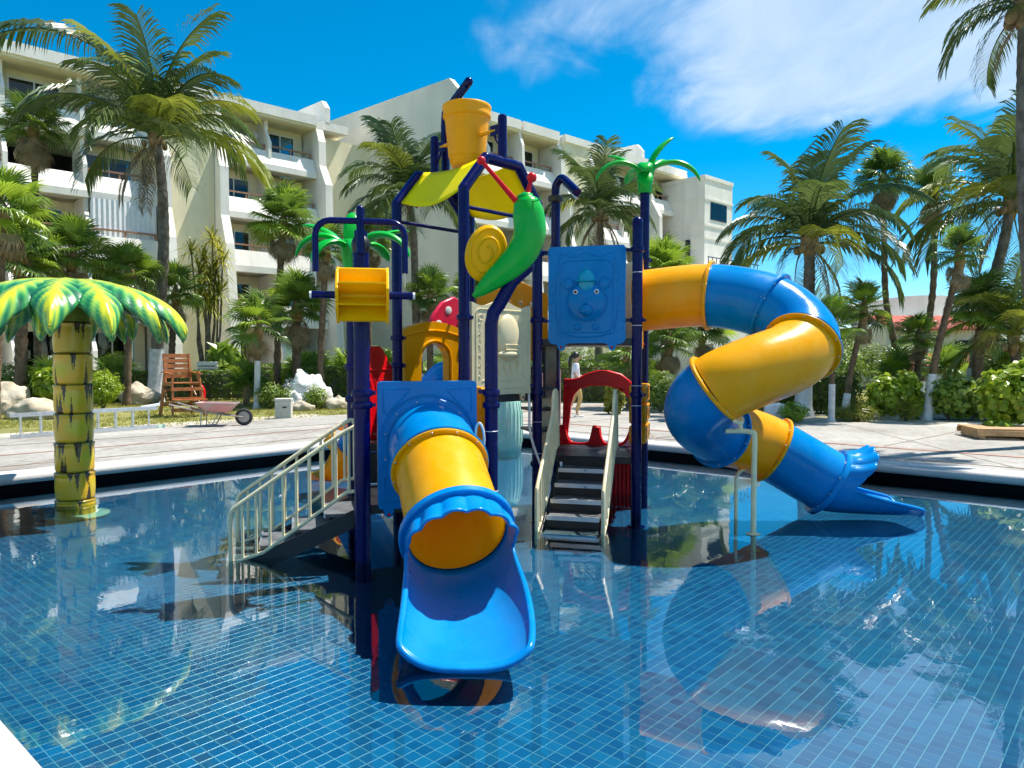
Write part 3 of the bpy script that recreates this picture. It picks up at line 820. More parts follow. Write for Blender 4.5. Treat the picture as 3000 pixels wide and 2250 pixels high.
relief_line(mb, [(-0.30, 0.445), (-0.34, 0.2), (-0.355, 0.0), (-0.34, -0.25), (-0.30, -0.42), (-0.15, -0.462), (0.0, -0.475), (0.15, -0.462), (0.30, -0.42), (0.34, -0.25), (0.355, 0.0), (0.34, 0.2), (0.30, 0.445)], F)
inner = rrect(0.56, 0.80, 0.09, 6, 0, -0.02)
inner = [(x * (1 + 0.12 * (1 - (z / 0.42) ** 2)), z) for x, z in inner]
relief_line(mb, inner, F, 0.008, True)
for k in range(9):
    zz = 0.38 - 0.095 * k
    mb.ball(pt(F, 0.395, zz), (0.012, 0.006, 0.012), 8, 5, (F[1], F[2], F[3]))
    mb.ball(pt(F, -0.395, zz), (0.012, 0.006, 0.012), 8, 5, (F[1], F[2], F[3]))
mb.ring(pt(F, 0.385, 0.475), F[2], 0.03, 0.005, 16, 5); mb.ring(pt(F, -0.385, 0.475), F[2], 0.03, 0.005, 16, 5)
bear = mb.build('panel', 'blue_plastic', tower, bevel=0.01)
bear['label'] = 'blue panel moulded with a bear face in a cap'
AX = (F[1], F[2], F[3])
mb = MB(); mb.ball(pt(F, 0, -0.075, -0.03), (0.228, 0.075, 0.238), 40, 16, AX)
mb.ring(pt(F, 0, -0.075, 0.004), F[2], 0.226, 0.009, 40, 6)
mb.build('face', 'blue_plastic', bear, smooth=60)
for sx in (-1, 1):
    mb = MB(); mb.ball(pt(F, sx * 0.205, 0.125, -0.012), (0.075, 0.035, 0.08), 24, 10, AX); mb.ring(pt(F, sx * 0.207, 0.132, 0.012), F[2], 0.052, 0.008, 24, 6); mb.build('ear', 'blue_plastic', bear, smooth=60)
    mb = MB(); mb.lathe([(0.026, 0), (0.026, 0.008), (0.022, 0.011)], pt(F, sx * 0.118, 0.03, 0.024), F[2], 20); mb.build('eye', 'white_plastic', bear)
    mb = MB(); mb.lathe([(0.0155, 0), (0.0155, 0.004), (0.012, 0.006)], pt(F, sx * 0.118, 0.028, 0.0345), F[2], 18); mb.build('pupil', 'black_paint', bear)
    mb = MB()
    mb.ball(pt(F, sx * 0.10, -0.355, 0), (0.045, 0.018, 0.036), 18, 8, AX)
    for q in (-1, 0, 1): mb.ball(pt(F, sx * 0.10 + q * 0.026, -0.382, 0.006), (0.013, 0.016, 0.013), 10, 6, AX)
    mb.build('paw', 'blue_plastic', bear, smooth=60)
mb = MB(); mb.ball(pt(F, 0, -0.17, 0.035), (0.078, 0.045, 0.068), 26, 12, AX); mb.lathe([(0.016, 0), (0.004, 0.03)], pt(F, 0, -0.108, 0.055), F[3], 10)
mb.tube([pt(F, -0.04 + 0.01 * k, -0.185 - 0.018 * sin(pi * k / 8), 0.077 - 0.004 * abs(k - 4)) for k in range(9)], 0.004, 5)
mb.build('muzzle', 'blue_plastic', bear, smooth=60)
mb = MB()
mb.ball(pt(F, 0, 0.155, 0.0), (0.098, 0.06, 0.130), 28, 14, AX)
mb.ball(pt(F, 0, 0.150, 0.035), (0.122, 0.07, 0.02), 28, 10, AX)
mb.ball(pt(F, 0, 0.292, 0.004), 0.013, 10, 6)
mb.build('cap', 'cap_cyan', bear, smooth=60)
hooks(F, (-0.285, 0.285), -H2 - 0.045, bear)
# --- cream panel moulded with a hat and fringe on the middle tower
def wavy_panel(F, Wd, Hd, mat, name, th=0.05, top='wave', hook=True):
    o = []
    n = 20
    for k in range(n + 1):
        x = Wd / 2 - Wd * k / n
        o.append((x, Hd / 2 + (0.035 * cos(2 * pi * x / Wd * 1.5) if top == 'wave' else 0)))
    o += [(-Wd / 2, -Hd / 2)]
    if hook: o += [(-Wd * 0.40, -Hd / 2), (-Wd * 0.39, -Hd / 2 - 0.07), (-Wd * 0.36, -Hd / 2 - 0.085), (-Wd * 0.33, -Hd / 2 - 0.07), (-Wd * 0.32, -Hd / 2), (Wd * 0.32, -Hd / 2), (Wd * 0.33, -Hd / 2 - 0.07), (Wd * 0.36, -Hd / 2 - 0.085), (Wd * 0.39, -Hd / 2 - 0.07), (Wd * 0.40, -Hd / 2)]
    o += [(Wd / 2, -Hd / 2)]
    mb = MB(); mb.plate(o, [], th, F); return mb
F = frame(P4, P5, 1.60, V((0, -1, 0)))
mb = wavy_panel(F, 0.90, 0.98, 'cream_plastic', 'panel')
relief_line(mb, rrect(0.78, 0.84, 0.05, 5), F, 0.008, True)
relief_line(mb, [(-0.30 + 0.6 * k / 24, -0.34 + 0.014 * sin(k * 1.3)) for k in range(25)], F, 0.006)
for sx in (-1, 1):
    relief_line(mb, [(sx * (0.33 + 0.008 * sin(k * 2.1)), 0.30 - 0.62 * k / 22) for k in range(23)], F, 0.005)
    mb.ring(pt(F, sx * 0.32, 0.33), F[2], 0.03, 0.006, 16, 5)
    for k in range(6): mb.ball(pt(F, sx * 0.345, 0.26 - 0.11 * k), (0.012, 0.007, 0.012), 8, 5, (F[1], F[2], F[3]))
cp = mb.build('panel', 'cream_plastic', tower, bevel=0.01)
cp['label'] = 'cream panel moulded with a domed hat and fringe'
AX = (F[1], F[2], F[3])
mb = MB(); mb.ball(pt(F, 0.08, 0.12, 0), (0.175, 0.07, 0.26), 30, 14, AX); mb.ball(pt(F, 0.08, -0.055, 0.02), (0.185, 0.06, 0.045), 28, 10, AX); mb.build('hat_relief', 'cream_plastic', cp, smooth=60)
mb = MB(); relief_line(mb, rrect(0.19, 0.055, 0.008, 3, 0.08, 0.02), F, 0.006, True, 0.066); mb.build('slot_rim', 'cream_plastic', cp)
mb = MB()
for k in range(4):
    mb.tube([pt(F, -0.08 + 0.095 * k, -0.16, 0.004), pt(F, -0.065 + 0.095 * k, -0.22, 0.007), pt(F, -0.05 + 0.095 * k, -0.27, 0.004)], [0.006, 0.011, 0.005], 7)
mb.tube([pt(F, 0.19, -0.10, 0), pt(F, 0.25, -0.15, 0.012), pt(F, 0.21, -0.23, 0.004)], [0.012, 0.018, 0.006], 7)
mb.build('fringe', 'cream_plastic', cp)
hooks(F, (-0.324, 0.324), -0.535, cp)
# cream side panel closing the far side of the high floor, and one beside the middle tower
F = frame(P10, P8, 2.22, V((0, -1, 0))); mb = wavy_panel(F, 0.92, 1.0, 'cream_plastic', 'panel', hook=False); relief_line(mb, rrect(0.74, 0.8, 0.05, 5), F, 0.01, True)
mb.build('panel', 'cream_plastic', tower, bevel=0.01)
# --- orange arch-window panel
def arch_hole(cx, z0, wd, zt, n=14):
    r = wd / 2; pts = [(cx - r, z0), (cx + r, z0)]
    return pts + [(cx + r * cos(pi * k / n), zt - r + r * sin(pi * k / n)) for k in range(n + 1)]
F = frame(P3, P6, 1.52, V((-0.4, -1, 0)))
n = 16; W2 = 0.45
o = [(W2, -0.42), (W2, 0.30)] + [(W2 * 0.94 - W2 * 1.88 * k / n, 0.33 + 0.085 * sin(pi * k / n)) for k in range(n + 1)] + [(-W2, 0.30), (-W2, -0.42)]
mb = MB(); mb.plate(o, [arch_hole(0.0, -0.36, 0.42, 0.16)], 0.11, F)
relief_line(mb, [(x * 1.17, z * 1.0 + (0.03 if z > 0 else 0)) for x, z in arch_hole(0.0, -0.36, 0.42, 0.16)[1:]], F, 0.018)
relief_line(mb, [(W2 * 0.96 - W2 * 1.92 * k / n, 0.24 + 0.07 * sin(pi * k / n)) for k in range(n + 1)], F, 0.014)
oa = mb.build('panel', 'orange_plastic', tower, bevel=0.016); oa['label'] = 'orange panel with an arched opening'
# --- red spotted roof piece behind it
F2 = frame(P6 + d136 * 0.35 - d46 * 0.35, P6 + d46 * 0.45 + d136 * 0.35, 1.93, V((0.2, -1, 0)))
mb = MB(); mb.plate([(-0.42, -0.05), (0.42, -0.05), (0.36, 0.10), (0.2, 0.28), (0.0, 0.36), (-0.2, 0.28), (-0.36, 0.10)], [], 0.06, F2)
rp = mb.build('spotted_gable', 'pink_red', tower, bevel=0.02)
for x, z, r in ((-0.26, 0.0, 0.05), (-0.10, 0.18, 0.05), (0.12, 0.03, 0.055), (0.26, 0.12, 0.04)):
    MB().lathe([(r, 0), (r, 0.006), (r * 0.9, 0.008)], pt(F2, x, z, 0.0), F2[2], 20).build('spot', 'white_plastic', rp)
MB().tube([w(P6, 1.95), pt(F2, 0.1, 0.05, -0.04)], 0.02, 8).build('gable_bracket', 'navy_metal', tower)
# --- orange gable panel with round holes
F = frame(P6, P10, 1.93, V((0.2, -1, 0)))
o = [(0.46, -0.46), (0.46, 0.33), (0.44, 0.39), (0.06, 0.56), (-0.06, 0.56), (-0.44, 0.39), (-0.46, 0.33), (-0.46, -0.46)]
mb = MB(); mb.plate(o, [circle(-0.2, 0.26, 0.032, 14), circle(-0.05, 0.27, 0.032, 14), circle(0.10, 0.27, 0.032, 14), circle(0.25, 0.26, 0.032, 14), arch_hole(0, -0.40, 0.4, 0.08)], 0.07, F)
mb.build('panel', 'orange_plastic', tower, bevel=0.012)['label'] = 'orange gable panel with round holes'
# --- red pointed panel on the left
F = frame(P2, P3, 1.08, V((-0.6, -1, 0)))
F = (F[0], F[1], F[2] if F[2].y < 0 else -F[2], F[3])
o = [(0.42, -0.53), (0.42, 0.33), (0.36, 0.36), (0.20, 0.50), (0.10, 0.55), (-0.10, 0.55), (-0.20, 0.50), (-0.36, 0.36), (-0.42, 0.33), (-0.42, -0.53)]
mb = MB(); mb.plate(o, [], 0.06, F)
relief_line(mb, [(-0.40, 0.30), (0.40, 0.30)], F, 0.012)
for k in range(6): relief_line(mb, [(-0.28 + 0.11 * k, 0.20), (-0.24 + 0.11 * k, 0.08)], F, 0.011)
mb.build('panel', 'red_plastic', tower, bevel=0.014)['label'] = 'red panel with a pointed top'
# --- blue square panel round the front slide
F = frame(P1, Pc, 0.76, V((0, -1, 0)))
ctrF = F
o = rrect(0.86, 1.09, 0.035, 4)
o2 = []
for p in o: o2.append(p)
mb = MB(); mb.plate(o2, [circle(0, 0, 0.335, 40)], 0.06, F)
relief_line(mb, [(0.425 * cos(a), 0.425 * sin(a)) for a in [radians(10 + 160 * k / 30) for k in range(31)]], F, 0.009)
for sx in (-1, 1):
    relief_line(mb, [(sx * 0.38, 0.48), (sx * 0.15, 0.48), (sx * 0.17, 0.455), (sx * 0.36, 0.26), (sx * 0.38, 0.29)], F, 0.008, True)
    relief_line(mb, [(sx * 0.38, -0.48), (sx * 0.15, -0.48), (sx * 0.17, -0.455), (sx * 0.36, -0.26), (sx * 0.38, -0.29)], F, 0.008, True)
    mb.plate([(sx * 0.34 - 0.05, -0.53), (sx * 0.34 + 0.05, -0.53), (sx * 0.34 + 0.035, -0.60), (sx * 0.34, -0.62), (sx * 0.34 - 0.035, -0.60)], [], 0.055, (F[0] - F[2] * 0.003, F[1], F[2], F[3]))
sp = mb.build('panel', 'blue_plastic', tower, bevel=0.01); sp['label'] = 'blue square panel round the mouth of the front tube'
hooks(F, (-0.34, 0.34), -0.59, sp)
for k in range(10):
    a = 2 * pi * (k + 0.5) / 10
    MB().ball(pt(F, 0.385 * cos(a), 0.385 * sin(a), 0.002), (0.011, 0.007, 0.011), 8, 5, (F[1], F[2], F[3])).build('bolt', 'steel_bolt', sp)
# brackets from clamps to panels
for F0, xs, zs in ((ctrF, 0.49, (1.21,)), (frame(P5, P7, 0, V((0, -1, 0))), 0.48, (2.69, 1.92)), (frame(P4, P5, 0, V((0, -1, 0))), 0.49, (1.92, 1.2))):
    for sx in (-1, 1):
        for z in zs:
            c = V((F0[0].x, F0[0].y, z)) + F0[1] * (sx * xs)
            MB().obox(c, F0[1] * 0.045, F0[2] * 0.012, Z * 0.018).build('panel_bracket', 'navy_metal', tower, smooth=0)
# yellow strip panel between the front slide bay and the cream panel
F = frame(P4, Pc, 0.76, V((1, -0.3, 0)))
mb = MB(); mb.plate(rrect(0.82, 0.95, 0.03, 4), [arch_hole(0, -0.40, 0.36, 0.2)], 0.05, F); mb.build('panel', 'orange_plastic', tower, bevel=0.01)['label'] = 'orange side panel beside the front slide'
# --- red arch over the low slide
F = frame(P10, P8, 0.96, V((0, -1, 0)))
outer = [(-0.47, -0.42), (-0.40, -0.42), (-0.375, -0.22), (-0.36, -0.06), (-0.32, 0.07), (-0.25, 0.15), (-0.1, 0.195), (0.08, 0.20), (0.22, 0.165), (0.32, 0.10), (0.40, 0.02), (0.41, -0.42), (0.47, -0.42), (0.475, 0.12), (0.40, 0.25), (0.28, 0.345), (0.12, 0.39), (-0.02, 0.39), (-0.16, 0.35), (-0.26, 0.295), (-0.33, 0.28), (-0.455, 0.28)]
mb = MB(); mb.plate(outer, [], 0.09, F)
ra = mb.build('arch_panel', 'red_plastic', tower, bevel=0.015)
for z in (0.2, -0.3): MB().ball(pt(F, -0.43, z, 0.006), (0.02, 0.014, 0.02), 10, 6, (F[1], F[2], F[3])).build('bolt', 'pink_red', ra)
# --- number blocks between the two right-hand posts
F = frame(P7, P8, 0.80, V((1, 0, 0)))
text_me = {}
def digit(ch):
    if ch not in text_me:
        cu = bpy.data.curves.new('digit', 'FONT'); cu.body = ch; cu.size = 0.20; cu.extrude = 0.002; cu.align_x = 'CENTER'; cu.align_y = 'CENTER'
        ob = bpy.data.objects.new('digit', cu); COL.objects.link(ob)
        bpy.context.view_layer.update()
        me = bpy.data.meshes.new_from_object(ob.evaluated_get(bpy.context.evaluated_depsgraph_get()))
        me.materials.clear(); me.materials.append(MATS['black_paint'])
        bpy.data.objects.remove(ob); text_me[ch] = me
    return text_me[ch]
ro = root_origin(tower)
for i, zz in enumerate((0.30, 0.07, -0.16)):
    rod = MB(); rod.tube([pt(F, -0.5, zz), pt(F, 0.5, zz)], 0.014, 8); rd = rod.build('block_rod', 'navy_metal', tower)
    for j, xx in enumerate((-0.33, -0.07, 0.19)):
        c = pt(F, xx, zz)
        bl = MB().obox(c, F[1] * 0.10, F[2] * 0.095, F[3] * 0.10).build('number_block', 'orange_plastic', tower, smooth=0, bevel=0.02)
        ch = '387'[i] if j == 2 else ('8', '7', '8')[i] if j == 0 else '145'[i]
        for sgn in (1, -1):
            d = inst('digit', digit(ch), bl)
            Yn = F[2] * sgn; Xn = Z.cross(Yn)
            M = Matrix((Xn, Z, Yn)).transposed().to_4x4(); M.translation = c + Yn * 0.098 - ro
            d.matrix_basis = M
        for sgn in (-1, 1):
            if j == 0 and sgn == -1:
                d = inst('digit', digit(ch), bl); Yn = -F[1]; Xn = Z.cross(Yn)
                M = Matrix((Xn, Z, Yn)).transposed().to_4x4(); M.translation = c + Yn * 0.103 - ro
                d.matrix_basis = M
# shower pipe on the rear post
sp_ = catmull([w(P10, 3.45), w(P10, 3.66), w(P10, 3.74) + V((0.03, -0.03, 0)), w(P10, 3.76) + V((0.09, -0.10, 0)), w(P10, 3.52) + V((0.24, -0.42, 0))], 6)
mb = MB(); mb.tube(sp_, 0.052, 16); so = mb.build('shower_pipe', 'navy_metal', tower)
mb = MB(); mb.lathe([(0.06, -0.05), (0.092, -0.035), (0.10, 0), (0.092, 0.035), (0.06, 0.05)], w(P10, 3.53), n=20); mb.build('pipe_joint', 'black_metal', so)
a_, b_ = sp_[-7], sp_[-1]
MB().bar(a_ + V((0, 0, -0.075)), b_ + V((0, 0, -0.075)), 0.03, 0.02).build('spray_slot', 'aluminium', so)
# hanging hose beside the tall front post
hz = catmull([w(P5, 1.12) + V((-0.10, -0.06, 0)), w(P5, 0.95) + V((-0.09, -0.10, 0)), w(P5, 0.7) + V((-0.085, -0.12, 0)), w(P5, 0.45) + V((-0.02, -0.16, 0)), w(P5, 0.18) + V((0.10, -0.2, 0)), w(P5, 0.22) + V((0.16, -0.16, 0)), w(P5, 0.5) + V((0.14, -0.08, 0))], 6)
tag(MB().tube(hz, 0.014, 8).build('hose', 'white_plastic', origin=w(P5, FLOOR)), 'thin white hose hanging beside a tall navy post', 'hose')
hz = catmull([at(1392, 1290, 6.33), at(1396, 1250, 6.33), at(1406, 1240, 6.33), at(1416, 1262, 6.33), at(1418, 1300, 6.33), at(1409, 1340, 6.35), at(1399, 1310, 6.35), at(1393, 1270, 6.36)], 5)
tag(MB().tube(hz, 0.011, 8).build('hose', 'white_plastic', origin=w(Pc, 0.3)), 'small coiled white hose at the corner of the blue slide panel', 'hose')

# ------------------------------------------------------------------ tipping bucket
bc = w((P4 + P6) / 2, 0)
bk = thing('tipping_bucket', w(bc, 3.64), 'big yellow tipping bucket hung above the yellow roof', 'bucket')
mb = MB()
mb.lathe([(0.01, 0.0), (0.15, 0.0), (0.172, 0.012), (0.185, 0.04), (0.186, 0.06), (0.192, 0.066), (0.195, 0.085), (0.197, 0.10), (0.205, 0.108), (0.208, 0.125), (0.245, 0.50), (0.247, 0.53), (0.268, 0.545), (0.272, 0.565), (0.268, 0.58), (0.266, 0.62), (0.274, 0.64), (0.277, 0.665), (0.268, 0.68), (0.25, 0.682), (0.236, 0.66), (0.18, 0.05), (0.01, 0.045)], w(bc, 3.64), n=44, cap=False)
mb.build('bucket_body', 'bucket_yellow', bk, smooth=50)
mb = MB(); mb.tube([w(bc, 3.96) - d136 * 0.46, w(bc, 3.96) - d136 * 0.2], [0.016, 0.026], 10); mb.build('pivot_pin', 'bucket_yellow', bk)
mb = MB(); mb.tube([w(bc, 3.96) + d136 * 0.46, w(bc, 3.96) + d136 * 0.2], [0.016, 0.026], 10); mb.build('pivot_pin', 'bucket_yellow', bk)

# ------------------------------------------------------------------ snail figure
sn = thing('snail_figure', at(1546, 782, 6.49), 'green moulded snail with yellow shell and red feelers on a bent post', 'play figure')
SY = 6.44
body = catmull([at(1388, 868, SY + 0.02), at(1408, 852, SY), at(1440, 824, SY), at(1490, 782, SY), at(1532, 735, SY), at(1552, 680, SY), at(1548, 625, SY), at(1540, 590, SY), at(1534, 563, SY)], 5)
rads = []
kp = [0.022, 0.052, 0.088, 0.122, 0.138, 0.142, 0.138, 0.108, 0.02]
for i in range(len(body)):
    t = i / 5; a = int(min(t, 7)); fr = t - a
    rads.append(kp[a] * (1 - fr) + kp[min(a + 1, 8)] * fr)
rads[-1] = 0.008; rads[-2] = 0.05; rads[-3] = 0.075
mb = MB(); mb.tube(body, rads, 24); mb.build('body', 'green_plastic', sn, smooth=70)
hd = at(1548, 600, SY)
mb = MB(); mb.tube([hd + V((0.028 + 0.012 * k, -0.118 + 0.002 * (k - 4) ** 2 * 0.5, 0.01 - 0.012 * sin(pi * k / 7) + 0.004 * k)) for k in range(8)], 0.006, 6); mb.build('smile', 'green_plastic', sn)
sc_ = at(1424, 742, SY + 0.10)
mb = MB(); tilt = radians(-14)
SX, SZ = V((cos(tilt), 0.1, sin(tilt))).normalized(), V((-sin(tilt), 0, cos(tilt)))
SYv = SZ.cross(SX)
mb.ball(sc_, (0.185, 0.09, 0.255), 40, 18, (SX, SYv, SZ))
spi = []
for k in range(70):
    a = k / 69 * 4.6 * pi; q = 1.0 - 0.82 * k / 69
    yy = 0.09 * sqrt(max(0.0, 1 - (0.93 * q) ** 2))
    for sg in (-1,):
        spi.append(sc_ + SX * (0.185 * 0.93 * q * cos(a)) + SZ * (0.255 * 0.93 * q * sin(a)) + SYv * ((yy + 0.003) * (-1 if SYv.y > 0 else 1)))
mb.tube(spi, 0.012, 6); mb.build('shell', 'yellow_plastic', sn, smooth=70)
for a, b in ((at(1512, 590, SY - 0.03), at(1410, 470, SY - 0.25)), (at(1544, 575, SY), at(1558, 520, SY + 0.05))):
    mb = MB(); mb.tube([a, a.lerp(b, 0.5), b], [0.026, 0.02, 0.016], 10); mb.ball(b, 0.036 if b.x < 0 else 0.045, 14, 8); mb.build('feeler', 'red_plastic', sn, smooth=60)

# ------------------------------------------------------------------ moulded green palm tops
def palm_top(loc, name_label, leaves, sc=1.0):
    t = thing('palm_topper', loc, name_label, 'palm top', 'moulded green palm tops on posts')
    mb = MB(); mb.lathe([(0.088, -0.02), (0.088, 0.06), (0.094, 0.10), (0.105, 0.2), (0.125, 0.27), (0.11, 0.31), (0.02, 0.33)], loc, n=24)
    mb.build('funnel', 'green_plastic', t, smooth=60)
    for (az, L, e0, e1, wd) in leaves:
        d = V((cos(radians(az)), sin(radians(az)), 0)); sd = V((-d.y, d.x, 0))
        p = V(loc) + V((0, 0, 0.22 * sc)) + d * 0.03; n = 16; vs, fs = [], []; prev = p.copy()
        for i in range(n + 1):
            tt = i / n; e = radians(e0 + (e1 - e0) * tt ** 1.1)
            T = d * cos(e) + Z * sin(e); U = -d * sin(e) + Z * cos(e)
            if i: prev = prev + T * (L / n)
            ww = wd * (0.50 + 0.5 * sin(pi * min(1, tt * 0.95 + 0.05))) * (1 if tt < 0.8 else sqrt(max(0.0, 1 - ((tt - 0.8) / 0.2) ** 2)) * 0.98 + 0.02)
            th = ww * 0.42
            for k in range(12):
                a = 2 * pi * k / 12
                crease = -0.25 * th * exp(-(cos(a) * 3) ** 2) if sin(a) > 0 else 0
                vs.append(prev + sd * (ww * cos(a)) + U * (th * sin(a) + crease))
        for i in range(n):
            for k in range(12):
                fs.append((i * 12 + k, i * 12 + (k + 1) % 12, (i + 1) * 12 + (k + 1) % 12, (i + 1) * 12 + k))
        fs.append(tuple(range(11, -1, -1))); fs.append(tuple(n * 12 + k for k in range(12)))
        MB().add(vs, fs).build('leaf', 'green_plastic', t, smooth=60)
palm_top(w(P8, 3.56), 'green moulded palm top on the tall right post', [(184, 0.74, 52, -72, 0.07), (152, 0.55, 48, 15, 0.075), (14, 0.62, 78, 28, 0.085), (-6, 0.80, 50, -70, 0.07), (48, 0.62, 55, -8, 0.07), (-100, 0.42, 40, -60, 0.095), (262, 0.34, -10, -85, 0.09), (105, 0.6, 40, -40, 0.08)])
palm_top(w(P2, 2.34), 'green moulded palm top behind the yellow water wheel', [(192, 0.66, 58, -78, 0.075), (165, 0.60, 50, 5, 0.07), (100, 0.42, 86, 60, 0.085), (-8, 0.72, 58, -75, 0.08), (25, 0.62, 42, 2, 0.06), (228, 0.55, 40, -85, 0.085), (-70, 0.5, 30, -70, 0.08), (60, 0.6, 40, -50, 0.08)])

# ------------------------------------------------------------------ water wheel with spray arch on the front-left post
ww_ = thing('water_wheel', w(P1, 2.01), 'yellow paddle water wheel under a navy spray arch on the front left post', 'water wheel')
aD = ang(10); aN = V((aD.y, -aD.x, 0))
wc = w(P1, 2.01) + aN * 0.20 + V((0.02, 0, 0))
mb = MB(); mb.tube([wc - aD * 0.40, wc + aD * 0.40], 0.030, 14); axle = mb.build('axle', 'navy_metal', ww_)
for sx in (-1, 1):
    MB().lathe([(0.028, 0), (0.028, 0.018)], wc + aD * (sx * 0.40) - aD * 0.0, aD * sx, 12).build('axle_cap', 'white_plastic', axle)
    mb = MB(); mb.tube([wc + aD * (sx * 0.33), w(P1, 2.01) + aD * (sx * 0.05)], 0.022, 10); mb.build('axle_arm', 'navy_metal', ww_)
    c = wc + aD * (sx * 0.195)
    hexa = [c + (aN * cos(2 * pi * k / 8 + 0.15) + Z * sin(2 * pi * k / 8 + 0.15)) * (0.235 if k % 2 == 0 else 0.215) for k in range(8)]
    mb = MB(); mb.add([p - aD * 0.012 for p in hexa] + [p + aD * 0.012 for p in hexa], [tuple(range(8)), tuple(range(15, 7, -1))] + [(k, k + 8, (k + 1) % 8 + 8, (k + 1) % 8) for k in range(8)])
    mb.build('side_plate', 'yellow_plastic', ww_, smooth=0, bevel=0.005)
for k in range(8):
    a = 2 * pi * k / 8 + 0.15
    r = aN * cos(a) + Z * sin(a); tN = -aN * sin(a) + Z * cos(a)
    mb = MB(); mb.obox(wc + r * 0.125 + tN * 0.02, aD * 0.183, (r * 0.095 + tN * 0.03), tN * 0.008); mb.build('paddle', 'yellow_plastic', ww_, smooth=0, bevel=0.003)
mb = MB(); mb.lathe([(0.06, -0.18), (0.06, 0.18)], wc, aD, 16); mb.build('hub', 'yellow_plastic', ww_)
pj = w(P1, 2.44) + aN * 0.02
mb = MB(); mb.ball(pj, (0.078, 0.078, 0.09), 20, 12); mb.build('pipe_joint', 'black_metal', ww_)
mb = MB(); mb.tube([w(P1, 2.45), w(P1, 2.56)], 0.055, 16); q0 = w(P1, 2.36) + aN * 0.09; mb.tube([q0, q0 + Z * 0.36], 0.034, 14); mb.ball(q0 + Z * 0.36, 0.034, 14, 8); mb.tube([w(P1, 2.53), q0 + Z * 0.17], 0.03, 10)
mb.build('riser_pipe', 'navy_metal', ww_)
ac = q0 + Z * 0.265
ar = [ac - aD * 0.36 - Z * 0.42, ac - aD * 0.36 - Z * 0.12] + [ac - aD * 0.36 + aD * (0.12 - 0.12 * cos(a)) - Z * 0.12 + Z * (0.12 * sin(a)) for a in (0.4, 0.8, 1.2, 1.57)]
ar += [ac] + [ac + (ac - p) - 2 * Z * (ac.z - p.z) * 1.0 for p in ()]
right = [ac + aD * 0.36 - aD * (0.12 - 0.12 * cos(a)) - Z * 0.12 + Z * (0.12 * sin(a)) for a in (1.57, 1.2, 0.8, 0.4)] + [ac + aD * 0.36 - Z * 0.12, ac + aD * 0.36 - Z * 0.42]
mb = MB(); mb.tube(ar + right, 0.026, 14); mb.build('spray_arch', 'navy_metal', ww_)
# falling jets from the arch
for sx in (-1, 1):
    b = ac + aD * (sx * 0.36) - Z * 0.42
    MB().tube([b + V((0, 0, 0.01)), b + V((0.004, 0, -0.06)), b + V((0.0, 0.003, -0.12))], [0.008, 0.005, 0.004], 6).build('nozzle', 'steel_bolt', ww_)

# ------------------------------------------------------------------ slides
def frames(path):
    """rotation-minimising frames"""
    T = []
    for i in range(len(path)):
        a, b = path[max(0, i - 1)], path[min(len(path) - 1, i + 1)]
        T.append((b - a).normalized())
    n = (Z - T[0] * T[0].z).normalized(); out = []
    for t in T:
        n = (n - t * n.dot(t)).normalized(); out.append((t, n, t.cross(n)))
    return out
def chute_section(path, r, name, mat, parent, n=24):
    fr = frames(path); vs, fs = [], []
    for p, (t, a, b) in zip(path, fr):
        for k in range(n + 1):
            q = radians(88 + 184 * k / n); vs.append(p + (a * cos(q) + b * sin(q)) * r)
    m = n + 1
    for i in range(len(path) - 1):
        for k in range(n): fs.append((i * m + k, i * m + k + 1, (i + 1) * m + k + 1, (i + 1) * m + k))
    o = MB().add(vs, fs).build(name, mat, parent, smooth=60)
    s = o.modifiers.new('wall', 'SOLIDIFY'); s.thickness = 0.03; s.offset = 0
    return o
def tube_section(path, r, name, mat, parent, n=40):
    fr = frames(path); vs, fs = [], []
    for p, (t, a, b) in zip(path, fr):
        for k in range(n):
            q = 2 * pi * k / n; vs.append(p + (a * cos(q) + b * sin(q)) * r)
    for i in range(len(path) - 1):
        for k in range(n):
            fs.append((i * n + k, i * n + (k + 1) % n, (i + 1) * n + (k + 1) % n, (i + 1) * n + k))
    return MB().add(vs, fs).build(name, mat, parent, smooth=60)
def flange(c, axis, r, mat, parent, wdt=0.045, half=0.016, bolts=True, nb=12):
    ax = V(axis).normalized()
    mb = MB(); prof = [(r - 0.004, -half), (r + wdt - 0.008, -half), (r + wdt, -half + 0.008), (r + wdt, half - 0.008), (r + wdt - 0.008, half), (r - 0.004, half)]
    mb.lathe(prof, c, ax, 48, cap=False); o = mb.build('flange', mat, parent, smooth=40)
    if bolts:
        x = (Z - ax * ax.z).normalized(); y = ax.cross(x); mb = MB()
        for k in range(nb):
            a = 2 * pi * (k + 0.5) / nb
            for s in (-1, 1):
                mb.ball(V(c) + (x * cos(a) + y * sin(a)) * (r + wdt * 0.5) + ax * (s * half), (0.009, 0.009, 0.009), 7, 5)
        mb.build('bolt_heads', 'steel_bolt', o)
    return o
